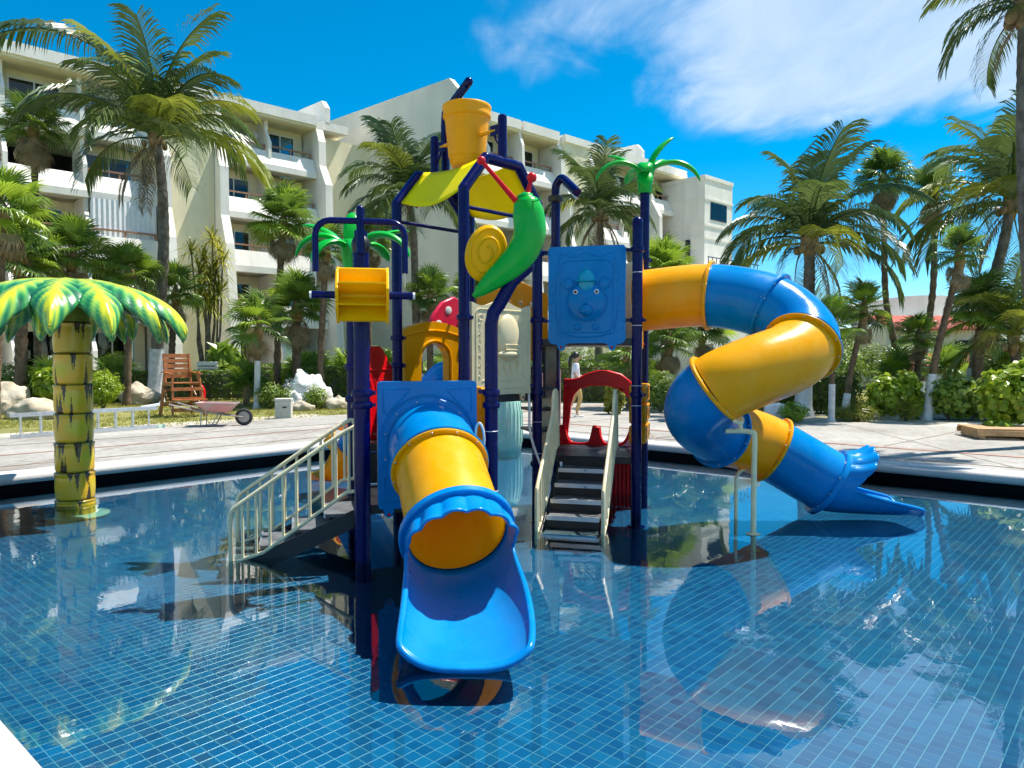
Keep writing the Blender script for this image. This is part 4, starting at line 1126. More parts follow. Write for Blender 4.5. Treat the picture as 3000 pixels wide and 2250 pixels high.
def slide_mouth(c, d, trough_dir, r, mat, parent, length=1.05, drop=0.0, lip_z=-0.24, hood=0.36, flare=0.36):
    """scalloped hood over a trough that levels out at the water"""
    c = V(c); d = V(d).normalized()
    hd_ = V((trough_dir[0], trough_dir[1], 0)).normalized()
    side = d.cross(Z).normalized(); up0 = side.cross(d).normalized()
    side1 = hd_.cross(Z).normalized()
    n, ns = 120, 24
    # bottom line of the trough: from the tube's floor, curving to level at lip_z
    b0 = c - up0 * r
    def axis_pt(s):
        # centreline position for distance s along the slide
        t = s / length
        p_lin = c + d * s
        hz = b0.xy + (d.xy * (1 - 0.5 * t) + hd_.xy * (0.5 * t)).normalized() * s * (0.86 + 0.14 * t)
        zb_lin = (b0 + d * s).z
        zend = lip_z
        zb = zb_lin if zb_lin > zend + 0.10 else zend + 0.10 * exp((zb_lin - zend - 0.10) / 0.10)
        return V((hz[0], hz[1], zb)), t
    vs, fs, idx = [], [], {}
    def ext(phi):
        # phi from the top; how far the shell reaches at this angle
        a = abs(phi)
        top = hood * (0.42 + 0.58 * smooth01((radians(100) - a) / radians(62))) * (0.95 + 0.05 * abs(sin(a * 7.5)))
        if a < radians(92): return top
        q = smooth01((a - radians(92)) / radians(42)); q = q ** 0.8
        lipround = 1.0 - 0.085 * ((pi - a) / radians(64)) ** 2 if a > radians(116) else 1 - 0.085
        return top * (1 - q) + length * lipround * q
    for k in range(n):
        phi = -pi + 2 * pi * k / n
        E = ext(phi)
        for i in range(ns + 1):
            s = E * i / ns
            bot, t = axis_pt(s)
            tt = min(1, s / length)
            sd = side.lerp(side1, tt).normalized()
            tang = d.lerp(hd_, smooth01(tt * 1.15)).normalized(); upv = sd.cross(tang).normalized()
            if upv.z < 0: upv = -upv
            fl = 1 + flare * tt ** 1.1 * 0.55
            x = sin(phi); zc_ = cos(phi)
            low = smooth01((abs(phi) - radians(52)) / radians(36))
            sq = tt * 0.75 * low
            # square up the cross-section towards the lip
            xx = math.copysign(abs(x) ** (1 - 0.42 * sq), x); zz = zc_ if zc_ > 0 else -abs(zc_) ** (1 - 0.35 * sq)
            rr = r
            sc = 0.07 * abs(sin(phi * 7.5)) * smooth01(s / 0.10) * (1 - low)
            hfl = 1 + 0.03 * smooth01(s / hood) * (1 - low)
            P = bot + upv * r + sd * (xx * rr * fl * (1 + sc) * hfl) + upv * (zz * rr * (1 + sc) * hfl)
            # rolled rim along the trough sides
            vs.append(P)
    m_ = ns + 1
    for k in range(n):
        k2 = (k + 1) % n
        for i in range(ns):
            fs.append((k * m_ + i, k2 * m_ + i, k2 * m_ + i + 1, k * m_ + i + 1))
    mb = MB().add(vs, fs)
    o = mb.build('exit_mouth', mat, parent, smooth=50)
    m = o.modifiers.new('wall', 'SOLIDIFY'); m.thickness = 0.022; m.offset = 0
    rim = [vs[k * m_ + ns] for k in range(n)]
    MB().tube(rim, [0.011 + 0.011 * smooth01((abs(-pi + 2 * pi * k / n) - radians(85)) / radians(30)) for k in range(n)], 10, closed=True).build('rolled_rim', mat, o, smooth=60)
    return o
R1 = 0.355
# --- front slide
fs_ = thing('tube_slide', w(P1.lerp(Pc, 0.5), FLOOR), 'short straight blue and yellow tube slide ending in a blue scoop towards the viewer', 'slide')
mid = (P1 + Pc) / 2
p0 = w(mid, 0.76)
sl = [p0 + V((0, 0.02, 0)), p0 + V((0.045, -0.16, -0.005)), p0 + V((0.10, -0.34, -0.045)), p0 + V((0.155, -0.53, -0.14)), p0 + V((0.235, -0.80, -0.30)), p0 + V((0.335, -1.13, -0.50))]
fine_ = catmull(sl, 6)
tube_section(fine_[:19], R1, 'tube_section', 'blue_plastic', fs_)
tube_section(fine_[18:], R1 - 0.004, 'tube_section', 'orange_plastic', fs_)
flange(p0 + V((0.0, -0.005, 0)), sl[1] - sl[0], R1, 'blue_plastic', fs_, 0.05)
dj = fine_[19] - fine_[17]
flange(fine_[18], dj, R1, 'orange_plastic', fs_, 0.035, 0.013)
flange(fine_[18] - dj.normalized() * 0.022, dj, R1, 'blue_plastic', fs_, 0.045, 0.010, False)
de = (fine_[-1] - fine_[-2]).normalized()
flange(fine_[-1], de, R1, 'blue_plastic', fs_, 0.065, 0.03, False)
slide_mouth(fine_[-1] + de * 0.01, de, (-0.02, -1.0), R1 + 0.012, 'blue_plastic', fs_, length=1.41, lip_z=WATER + 0.012, hood=0.36, flare=0.42)

# --- spiral slide
sp0 = (P7 + P8) / 2
ss_ = thing('spiral_tube_slide', at(2200, 1480, 7.8), 'winding yellow and blue enclosed tube slide curling down on the right', 'slide')
pts = [w(sp0, 2.17) - ang(-14) * 0.03, at(2080, 866, 8.30), at(2258, 902, 7.98), at(2352, 985, 7.66), at(2318, 1045, 7.40), at(2205, 1090, 7.25), at(2098, 1140, 7.25), at(2047, 1205, 7.52), at(2098, 1262, 7.95), at(2180, 1285, 8.16), at(2262, 1318, 8.22), at(2425, 1412, 8.14)]
per = 8; sf = catmull(pts, per)
R2 = 0.352
secs = [(0, 1, 'orange_plastic'), (1, 2, 'blue_plastic'), (2, 3.5, 'blue_plastic'), (3.5, 6, 'orange_plastic'), (6, 8.2, 'blue_plastic'), (8.2, 10, 'orange_plastic'), (10, 11, 'blue_plastic')]
for a, b, m_ in secs:
    i0, i1 = int(a * per), int(b * per)
    tube_section(sf[i0:i1 + 1], R2, 'tube_section', m_, ss_)
for q, m1, m2 in ((1, 'orange_plastic', None), (2, 'blue_plastic', None), (3.5, 'blue_plastic', 'orange_plastic'), (6, 'orange_plastic', None), (8.2, 'blue_plastic', None), (10, 'orange_plastic', None)):
    i = int(q * per); d = (sf[i + 1] - sf[i - 1]).normalized()
    if m2:
        flange(sf[i] - d * 0.014, d, R2, m1, ss_, 0.05, 0.012, False); flange(sf[i] + d * 0.012, d, R2, m2, ss_, 0.046, 0.012)
    else: flange(sf[i], d, R2, m1, ss_, 0.042, 0.018)
de = (sf[-1] - sf[-2]).normalized()
flange(sf[-1], de, R2, 'blue_plastic', ss_, 0.05, 0.03)
slide_mouth(sf[-1] + de * 0.01, de, (1, 0.0), R2 + 0.01, 'blue_plastic', ss_, length=1.08, lip_z=WATER + 0.004, hood=0.46, flare=0.42)
# entry panel between the two right-hand posts
F = frame(P7, P8, 2.17, V((1, 0, 0)))
mb = MB(); mb.plate([(-0.45, -0.56), (0.45, -0.56), (0.45, 0.45), (0.25, 0.60), (-0.25, 0.60), (-0.45, 0.45)], [circle(0, 0, R2 - 0.01, 36)], 0.05, F)
ep = mb.build('entry_panel', 'orange_plastic', ss_, bevel=0.012)
for x in (-0.41, 0.41):
    for z in (0.40, 0.1, -0.2, -0.5): MB().ball(pt(F, x, z, 0.004), (0.016, 0.012, 0.016), 8, 5, (F[1], F[2], F[3])).build('bolt', 'red_plastic', ep)
# cream support poles
sup = thing('slide_support', onz(2177, 1583, WATER), 'cream steel pole with cradle propping the spiral tube slide', 'support pole')
i6 = int(6 * per); rc = sf[i6]; d6 = (sf[i6 + 1] - sf[i6 - 1]).normalized()
low6 = rc - (Z - d6 * d6.z).normalized() * (R2 + 0.05)
pole_b = V((low6.x + 0.12, low6.y - 0.05, FLOOR))
mb = MB(); mb.tube(catmull([pole_b, V((pole_b.x, pole_b.y, 0.4)), V((pole_b.x, pole_b.y, low6.z - 0.13)), V((pole_b.x - 0.03, pole_b.y, low6.z - 0.09)), V((low6.x, low6.y, low6.z - 0.08)), V((low6.x - 0.14, low6.y + 0.02, low6.z - 0.085))], 4), 0.026, 12)
mb.lathe([(0.07, 0), (0.07, 0.012)], pole_b, n=16); mb.build('pole', 'cream_paint', sup)
mb = MB(); X6 = d6.cross(Z).normalized(); U6 = (Z - d6 * d6.z).normalized()
mb.tube([rc + (X6 * sin(a) - U6 * cos(a)) * (R2 + 0.055) for a in [radians(-26 + 52 * k / 10) for k in range(11)]], 0.018, 8)
mb.tube([low6, low6 - Z * 0.08], 0.02, 8); mb.build('cradle', 'cream_paint', sup)
MB().lathe([(0.055, 0), (0.07, 0.01), (0.03, 0.02)], V((pole_b.x, pole_b.y, WATER - 0.005)), n=16).build('collar', 'cream_paint', sup)
sup2 = thing('slide_support', onz(2155, 1560, WATER), 'thin cream pole under the lower bend of the spiral slide', 'support pole')
i9 = int(9.6 * per); q9 = sf[i9]
mb = MB(); b9 = V((at(2157, 1400, 7.75).x, 7.75, FLOOR)); mb.tube([b9, V((b9.x, b9.y, 0.22)), V((b9.x + 0.03, b9.y + 0.06, 0.26)), V((b9.x + 0.15, b9.y + 0.3, 0.27))], 0.02, 10); mb.build('pole', 'cream_paint', sup2)
MB().ring(V((b9.x + 0.15, b9.y + 0.3, 0.27)), V((0, 0, 1)), 0.03, 0.012, 14, 6).build('cradle', 'cream_paint', sup2)

# --- rear left slide (blue tube into an orange scoop)
rl = thing('tube_slide', w((P3 + P6) / 2, FLOOR), 'blue and orange slide running into the water behind the cream stair railing', 'slide')
m36 = (P3 + P6) / 2
rs = catmull([w(m36, 1.45) + d136 * 0.05, w(m36, 1.38) + d136 * 0.45, w(m36, 0.80) + d136 * 1.15, w(m36, 0.38) + d136 * 1.6], 6)
chute_section(rs, 0.33, 'chute', 'blue_plastic', rl)
de = (rs[-1] - rs[-2]).normalized()
slide_mouth(rs[-1] + de * 0.01, de, (-0.75, 0.66), 0.345, 'orange_plastic', rl, length=1.0, lip_z=WATER + 0.01, hood=0.30, flare=0.36)

# --- low red double slide behind the right stairs
rd = thing('double_slide', w((P10 + P8) / 2, FLOOR), 'low red double slide on the far side of the right stairs', 'slide')
F = frame(P10, P8, 0.0, V((0, 1, 0)))
xs = (-0.46, -0.03, 0.40)
mb = MB(); nn = 14
for li in range(2):
    x0, x1 = xs[li], xs[li + 1]; vs, fs = [], []
    m = 12
    for i in range(nn + 1):
        t = i / nn; zz = 0.41 - 0.70 * smooth01(t); yy = 1.25 * t
        for j in range(m + 1):
            q = -1 + 2 * j / m; vs.append(pt(F, (x0 + x1) / 2 + q * (x1 - x0) / 2, zz + 0.19 * abs(q) ** 4 * (1 - 0.2 * t), yy))
    for i in range(nn):
        for j in range(m):
            a = i * (m + 1) + j; fs.append((a, a + 1, a + m + 2, a + m + 1))
    o = MB().add(vs, fs).build('slide_lane', 'red_plastic', rd, smooth=60)
    mm = o.modifiers.new('wall', 'SOLIDIFY'); mm.thickness = 0.035; mm.offset = 0
for x in xs[:2]:
    mb = MB(); mb.plate([(-0.09, 0.0), (0.10, 0.0), (0.065, 0.13), (0.04, 0.235), (-0.03, 0.25), (-0.06, 0.16)], [], 0.10, (pt(F, x, 0.385, 0.03), F[1], F[2], F[3])); mb.build('grip_horn', 'red_plastic', rd, bevel=0.015)
for k in range(9):
    mb = MB(); c = pt(F, 0.02 + 0.05 * k, -0.02, -0.06); mb.lathe([(0.026, -0.34), (0.026, 0.34)], c, n=8); mb.build('ribbed_skirt', 'red_plastic', rd)

# ------------------------------------------------------------------ stairs
def stair(root, top, run_dir, side_dir, ztop, run, width, nstep, rails, rail_h=(0.52, 0.0), nbal=9, flat=0.12):
    run_dir = V(run_dir).normalized(); side_dir = V(side_dir).normalized()
    drop = ztop - FLOOR
    for k in range(nstep):
        zz = ztop - drop * (k + 1) / (nstep + 1); c = V(top) + run_dir * (run * (k + 0.5) / nstep)
        tr = MB().obox(w(c, zz), run_dir * (run / nstep * 0.60), side_dir * (width / 2 - 0.03), Z * 0.016).build('tread', 'tread_grey', root, smooth=0, bevel=0.004)
        MB().obox(w(c, zz + 0.004) + run_dir * (run / nstep * 0.605), run_dir * 0.008, side_dir * (width / 2 - 0.032), Z * 0.022).build('nosing', 'aluminium', tr, smooth=0)
        MB().obox(w(c, zz + drop / (nstep + 1) / 2) - run_dir * (run / nstep * 0.52), run_dir * 0.006, side_dir * (width / 2 - 0.034), Z * (drop / (nstep + 1) / 2 - 0.02)).build('riser', 'black_metal', root, smooth=0)
    for sx in (-1, 1):
        a = w(top, ztop - 0.13) + side_dir * (sx * width / 2); b = w(V(top) + run_dir * run, FLOOR + 0.02) + side_dir * (sx * width / 2)
        MB().bar(a, b, 0.02, 0.15).build('stringer', 'black_metal', root, smooth=0, bevel=0.003)
    for sx in rails:
        o = V(top) + side_dir * (sx * (width / 2 + 0.03))
        zt, zl = ztop + 0.63, ztop + 0.10
        e = run * 0.93
        up = [w(o, zt), w(o + run_dir * flat, zt - 0.01), w(o + run_dir * (e * 0.96), WATER + 0.50), w(o + run_dir * (e + 0.03), WATER + 0.43), w(o + run_dir * (e + 0.06), WATER + 0.36), w(o + run_dir * (e + 0.06), FLOOR + 0.03)]
        lo_ = [w(o, zl), w(o + run_dir * flat, zl - 0.015), w(o + run_dir * (e * 0.80), WATER + 0.06), w(o + run_dir * (e + 0.05), WATER - 0.015)]
        rl_ = MB().tube(catmull(up, 4), 0.019, 10).build('handrail', 'cream_paint', root)
        MB().tube(lo_, 0.017, 10).build('bottom_rail', 'cream_paint', root)
        MB().tube([w(o, zl), w(o, zt)], 0.019, 10).build('rail_end', 'cream_paint', root)
        def zat(poly, s):
            for p, q in zip(poly, poly[1:]):
                sp_, sq_ = (p - w(o, 0)).dot(run_dir), (q - w(o, 0)).dot(run_dir)
                if sp_ - 1e-6 <= s <= sq_ + 1e-6 and sq_ > sp_: return p.z + (q.z - p.z) * (s - sp_) / (sq_ - sp_)
            return poly[-1].z
        for k in range(nbal):
            s = 0.03 + (e - 0.02) * (k + 0.6) / nbal
            MB().tube([w(o + run_dir * s, zat(lo_, s)), w(o + run_dir * s, zat(up, s))], 0.0135, 8).build('baluster', 'cream_paint', root)
lt = P1.lerp(P2, 0.5)
st1 = thing('stairs', w(lt - ang(16) * 1.3, FLOOR), 'dark steps with cream railings climbing from the water to the left side of the tower', 'stairs')
stair(st1, lt, -ang(12), ang(106), 0.25, 1.09, 0.62, 4, (-1, 1), nbal=9)
rt = P5.lerp(P7, 0.5)
st2 = thing('stairs', w(rt - ang(76) * 1.1, FLOOR), 'black steps with cream railings rising from the water below the bear panel', 'stairs')
stair(st2, rt, -ang(76), ang(-14), 0.40, 1.12, 0.60, 5, (-1, 1), nbal=10, flat=0.10)
for sx in (-1, 1):
    o = V(rt) + ang(-14) * (sx * 0.335)
    mb = MB(); mb.tube(catmull([w(o, 0.50) + ang(76) * 0.10, w(o, 1.0) + ang(76) * 0.02, w(o, 1.13) - ang(76) * 0.02, w(o, 1.12) - ang(76) * 0.16, w(o, 0.95) - ang(76) * 0.24, w(o, 0.7) - ang(76) * 0.25], 4), 0.02, 10)
    mb.build('grab_loop', 'cream_paint', st2)
# cream slatted guard on the far-left side of the right bay
F = frame(P5, P10, 0.80, V((-1, 0, 0)))
gd = thing('guard_rail', w((P5 + P10) / 2, 0.40), 'cream barred guard between the navy posts left of the right stairs', 'guard rail')
MB().tube([pt(F, -0.48, 0.33), pt(F, 0.48, 0.33)], 0.018, 8).build('top_rail', 'cream_paint', gd); MB().tube([pt(F, -0.48, -0.36), pt(F, 0.48, -0.36)], 0.018, 8).build('bottom_rail', 'cream_paint', gd)
for k in range(11): MB().tube([pt(F, -0.45 + 0.09 * k, -0.36), pt(F, -0.45 + 0.09 * k, 0.33)], 0.012, 8).build('baluster', 'cream_paint', gd)

# ------------------------------------------------------------------ the moulded palm shower at the left
pb = V((at(222, 1490, 8.65).x, 8.65, FLOOR))
fp_ = thing('palm_fountain', pb, 'large moulded palm shade with ringed yellow trunk and painted green leaves standing in the pool', 'pool palm')
def store_paint(o, vals):
    at_ = o.data.attributes.new('paint', 'FLOAT', 'POINT')
    at_.data.foreach_set('value', vals)
zs = [FLOOR, -0.16, 0.17, 0.52, 0.86, 1.20, 1.56, 1.93]
rnd = random.Random(5)
for i in range(7):
    z0, z1 = zs[i], zs[i + 1]; mb = MB(); prof = []
    nr, nk = 34, 150; vs, fs, val = [], [], []
    cracks = [(rnd.uniform(0, 2 * pi), rnd.choice((0, 1)), rnd.uniform(0.3, 0.75), rnd.uniform(0.05, 0.11)) for _ in range(18)]
    for a in range(nr + 1):
        t = a / nr
        base = 0.188 + 0.012 * (1 - i / 7)
        r = base + 0.012 * sin(pi * t) ** 0.6 + 0.012 * smooth01((t - 0.82) / 0.12) - 0.02 * smooth01((t - 0.965) / 0.035) - 0.012 * smooth01((0.05 - t) / 0.05)
        for k in range(nk):
            an = 2 * pi * k / nk
            p = 0.62 + 0.28 * sin(pi * t) * (0.6 + 0.4 * sin(an * 2 + i)) - (0.45 * smooth01((t - 0.9) / 0.08)) - 0.35 * smooth01((0.06 - t) / 0.06)
            rr = r
            for (ca, side_, ln, wd) in cracks:
                dd = abs((an - ca + pi) % (2 * pi) - pi); tt = t if side_ == 0 else 1 - t
                wl_ = wd * 1.7 * max(0.0, 1 - tt / ln)
                if dd < wl_: p = min(p, 0.02); rr -= 0.006
            # painted seams between segments; canopy shade is put into the top ring's colour
            vs.append(V((pb.x + rr * cos(an), pb.y + rr * sin(an), z0 + (z1 - z0) * t))); val.append(p if i < 6 else p * 0.55)
    for a in range(nr):
        for k in range(nk): fs.append((a * nk + k, a * nk + (k + 1) % nk, (a + 1) * nk + (k + 1) % nk, (a + 1) * nk + k))
    o = mb.add(vs, fs).build('trunk_ring', 'painted_palm_trunk', fp_, smooth=60); store_paint(o, val)
MB().lathe([(0.005, 0.0), (0.36, 0.0), (0.36, 0.015), (0.2, 0.03)], V((pb.x, pb.y, FLOOR + 0.012)), n=32).build('base_plate', 'pale_green_glaze', fp_)
TOPZ = 2.40
def big_leaf(az, R, zt, tipz, wd, name='leaf', lift=0.0):
    d = V((cos(az), sin(az), 0)); sd = V((-d.y, d.x, 0)); nt_, ns_ = 46, 14; vs, fs, val = [], [], []
    for i in range(nt_ + 1):
        t = i / nt_
        rad = R * (0.02 + 0.98 * t ** 0.95 * (1 - 0.06 * t * t) / 0.94); zz = zt - (zt - tipz) * (1 - sqrt(1 - (0.985 * t) ** 2)) / 0.827 + lift
        wt = wd * (0.30 + 0.70 * sin(pi * min(1.0, t * 0.80 + 0.16)) ** 0.9) * (sqrt(max(0, 1 - ((t - 0.66) / 0.34) ** 2)) if t > 0.66 else 1)
        for j in range(ns_ + 1):
            s = -1 + 2 * j / ns_; a = abs(s)
            rib = sin((t * 18 - a * 3.6) * pi)
            h = -0.10 * a ** 2 * (0.3 + t) + 0.017 * rib * min(1, a * 3) * (1 - a * 0.3) + 0.02 * exp(-(s * 6) ** 2)
            vs.append(pb.xyz * 0 + V((pb.x, pb.y, 0)) + d * (rad - 0.03 * a * a) + sd * (s * wt) + Z * (zz + h))
            val.append(max(0.0, 0.62 * exp(-(s * 2.4) ** 2) + 0.20 * (1 - a) + 0.55 * smooth01((t - 0.55) / 0.45) + 0.33 * rib * min(1, a * 3) - 0.20 * a + 0.02))
    m = ns_ + 1
    for i in range(nt_):
        for j in range(ns_): fs.append((i * m + j, (i + 1) * m + j, (i + 1) * m + j + 1, i * m + j + 1))
    o = MB().add(vs, fs).build(name, 'painted_palm_leaf', fp_, smooth=80); store_paint(o, val)
    mo = o.modifiers.new('thick', 'SOLIDIFY'); mo.thickness = 0.022; mo.offset = -1
for k in range(14):
    big_leaf(2 * pi * (k + 0.35) / 14, 1.27, TOPZ, 1.80 + 0.03 * (k % 2), 0.30, lift=0.012 * (k % 2))
for k in range(9):
    big_leaf(2 * pi * (k + 0.1) / 9, 1.02, TOPZ - 0.10, 1.80, 0.22)
MB().lathe([(0.19, 0), (0.16, 0.25), (0.12, 0.45)], V((pb.x, pb.y, 1.93)), n=24).build('collar', 'shaded_olive', fp_)

# ------------------------------------------------------------------ glazed jar fountain at the far end of the pool
jp = onz(1478, 1316, WATER); jp.z = FLOOR
jar = thing('jar_fountain', jp, 'big pale green glazed jar standing in the far corner of the pool', 'jar')
mb = MB(); mb.lathe([(0.22, 0), (0.30, 0.06), (0.335, 0.3), (0.345, 0.55), (0.335, 0.85), (0.29, 1.08), (0.25, 1.18), (0.262, 1.22), (0.275, 1.235), (0.25, 1.24), (0.22, 1.2), (0.21, 0.9)], jp, n=40, cap=False)
mb.build('jar_body', 'pale_green_glaze', jar, smooth=60)
mb = MB()
for k in range(26):
    a = 2 * pi * k / 26; mb.tube([jp + V((cos(a) * r, sin(a) * r, z)) for r, z in ((0.338, 0.3), (0.35, 0.55), (0.34, 0.85), (0.295, 1.07))], 0.006, 5)
mb.build('fluting', 'pale_green_glaze', jar)

# ------------------------------------------------------------------ hotel building
BU, BW = V((0.73, 0.683, 0)).normalized(), V((0.683, -0.73, 0)).normalized()     # along the facade, out of the facade
FLZ = [0.7, 3.6, 6.5, 9.4, 12.3]; ROOF = 15.2
OFF = [1.5, 1.2, 0.85, 0.35, 0.0]           # lower storeys stand further out
hotel = thing('hotel_building', (-14.2, 40.2, 0), 'long cream and white stepped hotel block with balconies behind the palms', 'building')
def BX(O, u, v, z): return O + BU * u + BW * v + Z * z
def bbox(O, u0, u1, v0, v1, z0, z1, name, mat, parent=hotel, bevel=0.0):
    return MB().obox(BX(O, (u0 + u1) / 2, (v0 + v1) / 2, (z0 + z1) / 2), BU * ((u1 - u0) / 2), BW * ((v1 - v0) / 2), Z * ((z1 - z0) / 2)).build(name, mat, parent, smooth=0, bevel=bevel)
def fin(O, u, wd, prof, name='fin', mat='stucco_white', parent=hotel):
    """wall standing across the facade, outline (v, z)"""
    n = len(prof)
    a = [BX(O, u - wd / 2, v, z) for v, z in prof]; b = [BX(O, u + wd / 2, v, z) for v, z in prof]
    tr = tessellate_polygon([[V((v, z, 0)) for v, z in prof]])
    fs = [tuple(t) for t in tr] + [tuple(i + n for i in reversed(t)) for t in tr] + [(i, (i + 1) % n, (i + 1) % n + n, i + n) for i in range(n)]
    mb = MB().add(a + b, fs); o = mb.build(name, mat, parent, smooth=0)
    me = o.data
    import bmesh
    bm = bmesh.new(); bm.from_mesh(me); bmesh.ops.recalc_face_normals(bm, faces=bm.faces); bm.to_mesh(me); bm.free()
    return o
big_fin = [(-3.0, 0), (2.35, 0), (2.25, 2.2), (2.0, 4.6), (1.75, 6.6), (1.65, 7.4), (1.1, 8.9), (1.05, 11.0), (1.05, 11.4), (0.35, 12.6), (0.3, 14.0), (0.0, 14.75), (0.0, ROOF + 0.02), (-3.0, ROOF + 0.02)]
part_fin = lambda k: [(-1.7, FLZ[k]), (OFF[k] - 0.05, FLZ[k]), (OFF[k] - 0.05, FLZ[k] + 1.15), (OFF[k] - 0.5, FLZ[k] + 1.85), (OFF[k] - 0.5, FLZ[k] + 2.55), (-1.7, FLZ[k] + 2.55)]
GL = {}
def door(O, u0, u1, z0, z1, v, style, rnd):
    wroot = bbox(O, u0, u1, v - 0.05, v + 0.02, z1 - 0.06, z1, 'window', 'window_frame')
    bbox(O, u0, u1, v - 0.05, v + 0.02, z0, z0 + 0.05, 'frame', 'window_frame', wroot)
    npan = 3 if u1 - u0 > 2.2 else 2
    for k in range(npan + 1):
        u = u0 + (u1 - u0) * k / npan
        bbox(O, u - 0.035, u + 0.035, v - 0.049, v + 0.019, z0 + 0.05, z1 - 0.06, 'frame', 'window_frame', wroot)
    for k in range(npan):
        a, b = u0 + (u1 - u0) * k / npan + 0.035, u0 + (u1 - u0) * (k + 1) / npan - 0.035
        bbox(O, a, b, v - 0.025, v - 0.013, z0 + 0.05, z1 - 0.06, 'pane', 'window_glass', wroot)
        if (style == 'curtain' and k != 1) or (style == 'half' and k == 0):
            mb = MB(); n = 22; vs, fs = [], []
            for i in range(n + 1):
                uu = a + (b - a) * i / n; dv = 0.035 * sin(i * 1.9)
                vs += [BX(O, uu, v - 0.14 + dv, z0 + 0.06), BX(O, uu, v - 0.14 + dv, z1 - 0.08)]
            for i in range(n): fs.append((2 * i, 2 * i + 2, 2 * i + 3, 2 * i + 1))
            mb.add(vs, fs).build('curtain', 'curtain' if rnd.random() < 0.7 else 'teal_curtain', wroot, smooth=60)
def shutter(O, u0, u1, z0, z1, v):
    mb = MB(); n = int((u1 - u0) / 0.11); vs, fs = [], []
    for i in range(n + 1):
        uu = u0 + (u1 - u0) * i / n; dv = 0.03 if i % 2 else 0.0
        vs += [BX(O, uu, v + dv, z0), BX(O, uu, v + dv, z1)]
    for i in range(n): fs.append((2 * i, 2 * i + 2, 2 * i + 3, 2 * i + 1))
    mb.add(vs, fs).build('hurricane_shutter', 'curtain', hotel, smooth=0)
def railing(O, u0, u1, z, v):
    r = bbox(O, u0, u1, v - 0.05, v + 0.05, z + 0.26, z + 0.34, 'railing', 'rail_wood')
    n = max(2, int((u1 - u0) / 1.1))
    for k in range(n + 1):
        u = u0 + 0.06 + (u1 - u0 - 0.12) * k / n
        bbox(O, u - 0.04, u + 0.04, v - 0.035, v + 0.035, z, z + 0.26, 'rail_post', 'rail_wood', r)
def bay(O, u0, u1, units, seed, dark=(), skip=(), shut=()):
    rnd = random.Random(seed); L = (u1 - u0) / units
    for k in range(5):
        f, of = FLZ[k], OFF[k]
        # balcony slab with a sloping front
        if k > 0:
            top_in = 0.34 if k >= 3 else 0.06
            prof = [(-1.7, f - 0.22), (-1.7, f), (of - top_in - 0.16, f), (of - top_in - 0.16, f + 0.74), (of - top_in, f + 0.74), (of + 0.12, f - 0.10), (of + 0.12, f - 0.42), (of - 0.02, f - 0.42)]
            fin(O, (u0 + u1) / 2, u1 - u0, prof, 'balcony', 'stucco_white')
        else:
            bbox(O, u0, u1, -1.7, of + 0.6, 0, f, 'terrace', 'stucco_white')
        for i in range(units):
            a, b = u0 + L * i, u0 + L * (i + 1)
            if i > 0: fin(O, a, 0.18, part_fin(k), 'partition', 'stucco_white')
            back = -1.55
            if (k, i) in dark:
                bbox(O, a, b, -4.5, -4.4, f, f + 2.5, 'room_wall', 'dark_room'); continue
            bbox(O, a + 0.09, a + 0.45, back - 0.2, back, f, f + 2.5, 'wall', 'stucco_cream')
            bbox(O, b - 0.6, b - 0.09, back - 0.2, back, f, f + 2.5, 'wall', 'stucco_cream')
            bbox(O, a + 0.45, b - 0.6, back - 0.2, back, f + 2.12, f + 2.5, 'wall', 'stucco_cream')
            if (k, i) in shut: shutter(O, a + 0.1, b - 0.1, f + 0.05, f + 2.48, of - 0.28)
            else: door(O, a + 0.45, b - 0.6, f + 0.02, f + 2.12, back, rnd.choice(('curtain', 'half', 'none', 'half')), rnd)
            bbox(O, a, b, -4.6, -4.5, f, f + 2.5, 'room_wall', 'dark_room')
            if k > 0: railing(O, a + 0.12, b - 0.12, f + 0.74, of - (0.42 if k >= 3 else 0.14))
    # soffits and roof beam
    for k in range(5):
        zt = FLZ[k] + 2.5
        bbox(O, u0, u1, -4.7, -1.75, zt, zt + 0.18, 'ceiling_slab', 'stucco_cream')
    bbox(O, u0, u1, -1.74, 0.1, FLZ[4] + 2.45, FLZ[4] + 2.6, 'soffit', 'stucco_cream')
    bbox(O, u0, u1, -0.12, 0.22, ROOF - 0.32, ROOF + 0.22, 'roof_beam', 'stucco_white')
    bbox(O, u0, u1, -9.0, -0.13, ROOF - 0.25, ROOF + 0.10, 'roof', 'stucco_white')
O1 = V((-18.9, 35.8, 0))
bay(O1, -14.0, -8.0, 2, 1); bay(O1, -7.8, 1.5, 3, 2, dark={(3, 1)}, shut={(2, 2)})
for u in (-7.9,): fin(O1, u, 0.25, [(v, z) for v, z in big_fin], 'fin')
fin(O1, 1.75, 0.45, big_fin)
bbox(O1, 1.97, 4.35, -3.0, 0.35, 0, ROOF - 0.3, 'wall', 'stucco_cream')
bbox(O1, 1.97, 4.35, -9.0, 0.45, ROOF - 0.3, ROOF + 0.15, 'roof', 'stucco_white')
fin(O1, 4.6, 0.45, big_fin)
bay(O1, 4.85, 10.35, 2, 3)
fin(O1, 10.6, 0.45, big_fin)
bbox(O1, 10.85, 16.0, -3.0, -0.8, 0, ROOF - 0.6, 'wall', 'stucco_cream')
bbox(O1, 10.85, 12.6, -2.9, -0.2, ROOF - 0.32, ROOF + 0.16, 'roof_beam', 'stucco_white')
fin(O1, 11.25, 0.3, [(-6.4, ROOF), (-0.2, ROOF), (-0.2, ROOF + 1.0), (-0.65, ROOF + 1.5), (-6.4, ROOF + 1.75)], 'roof_fin', 'stucco_white')
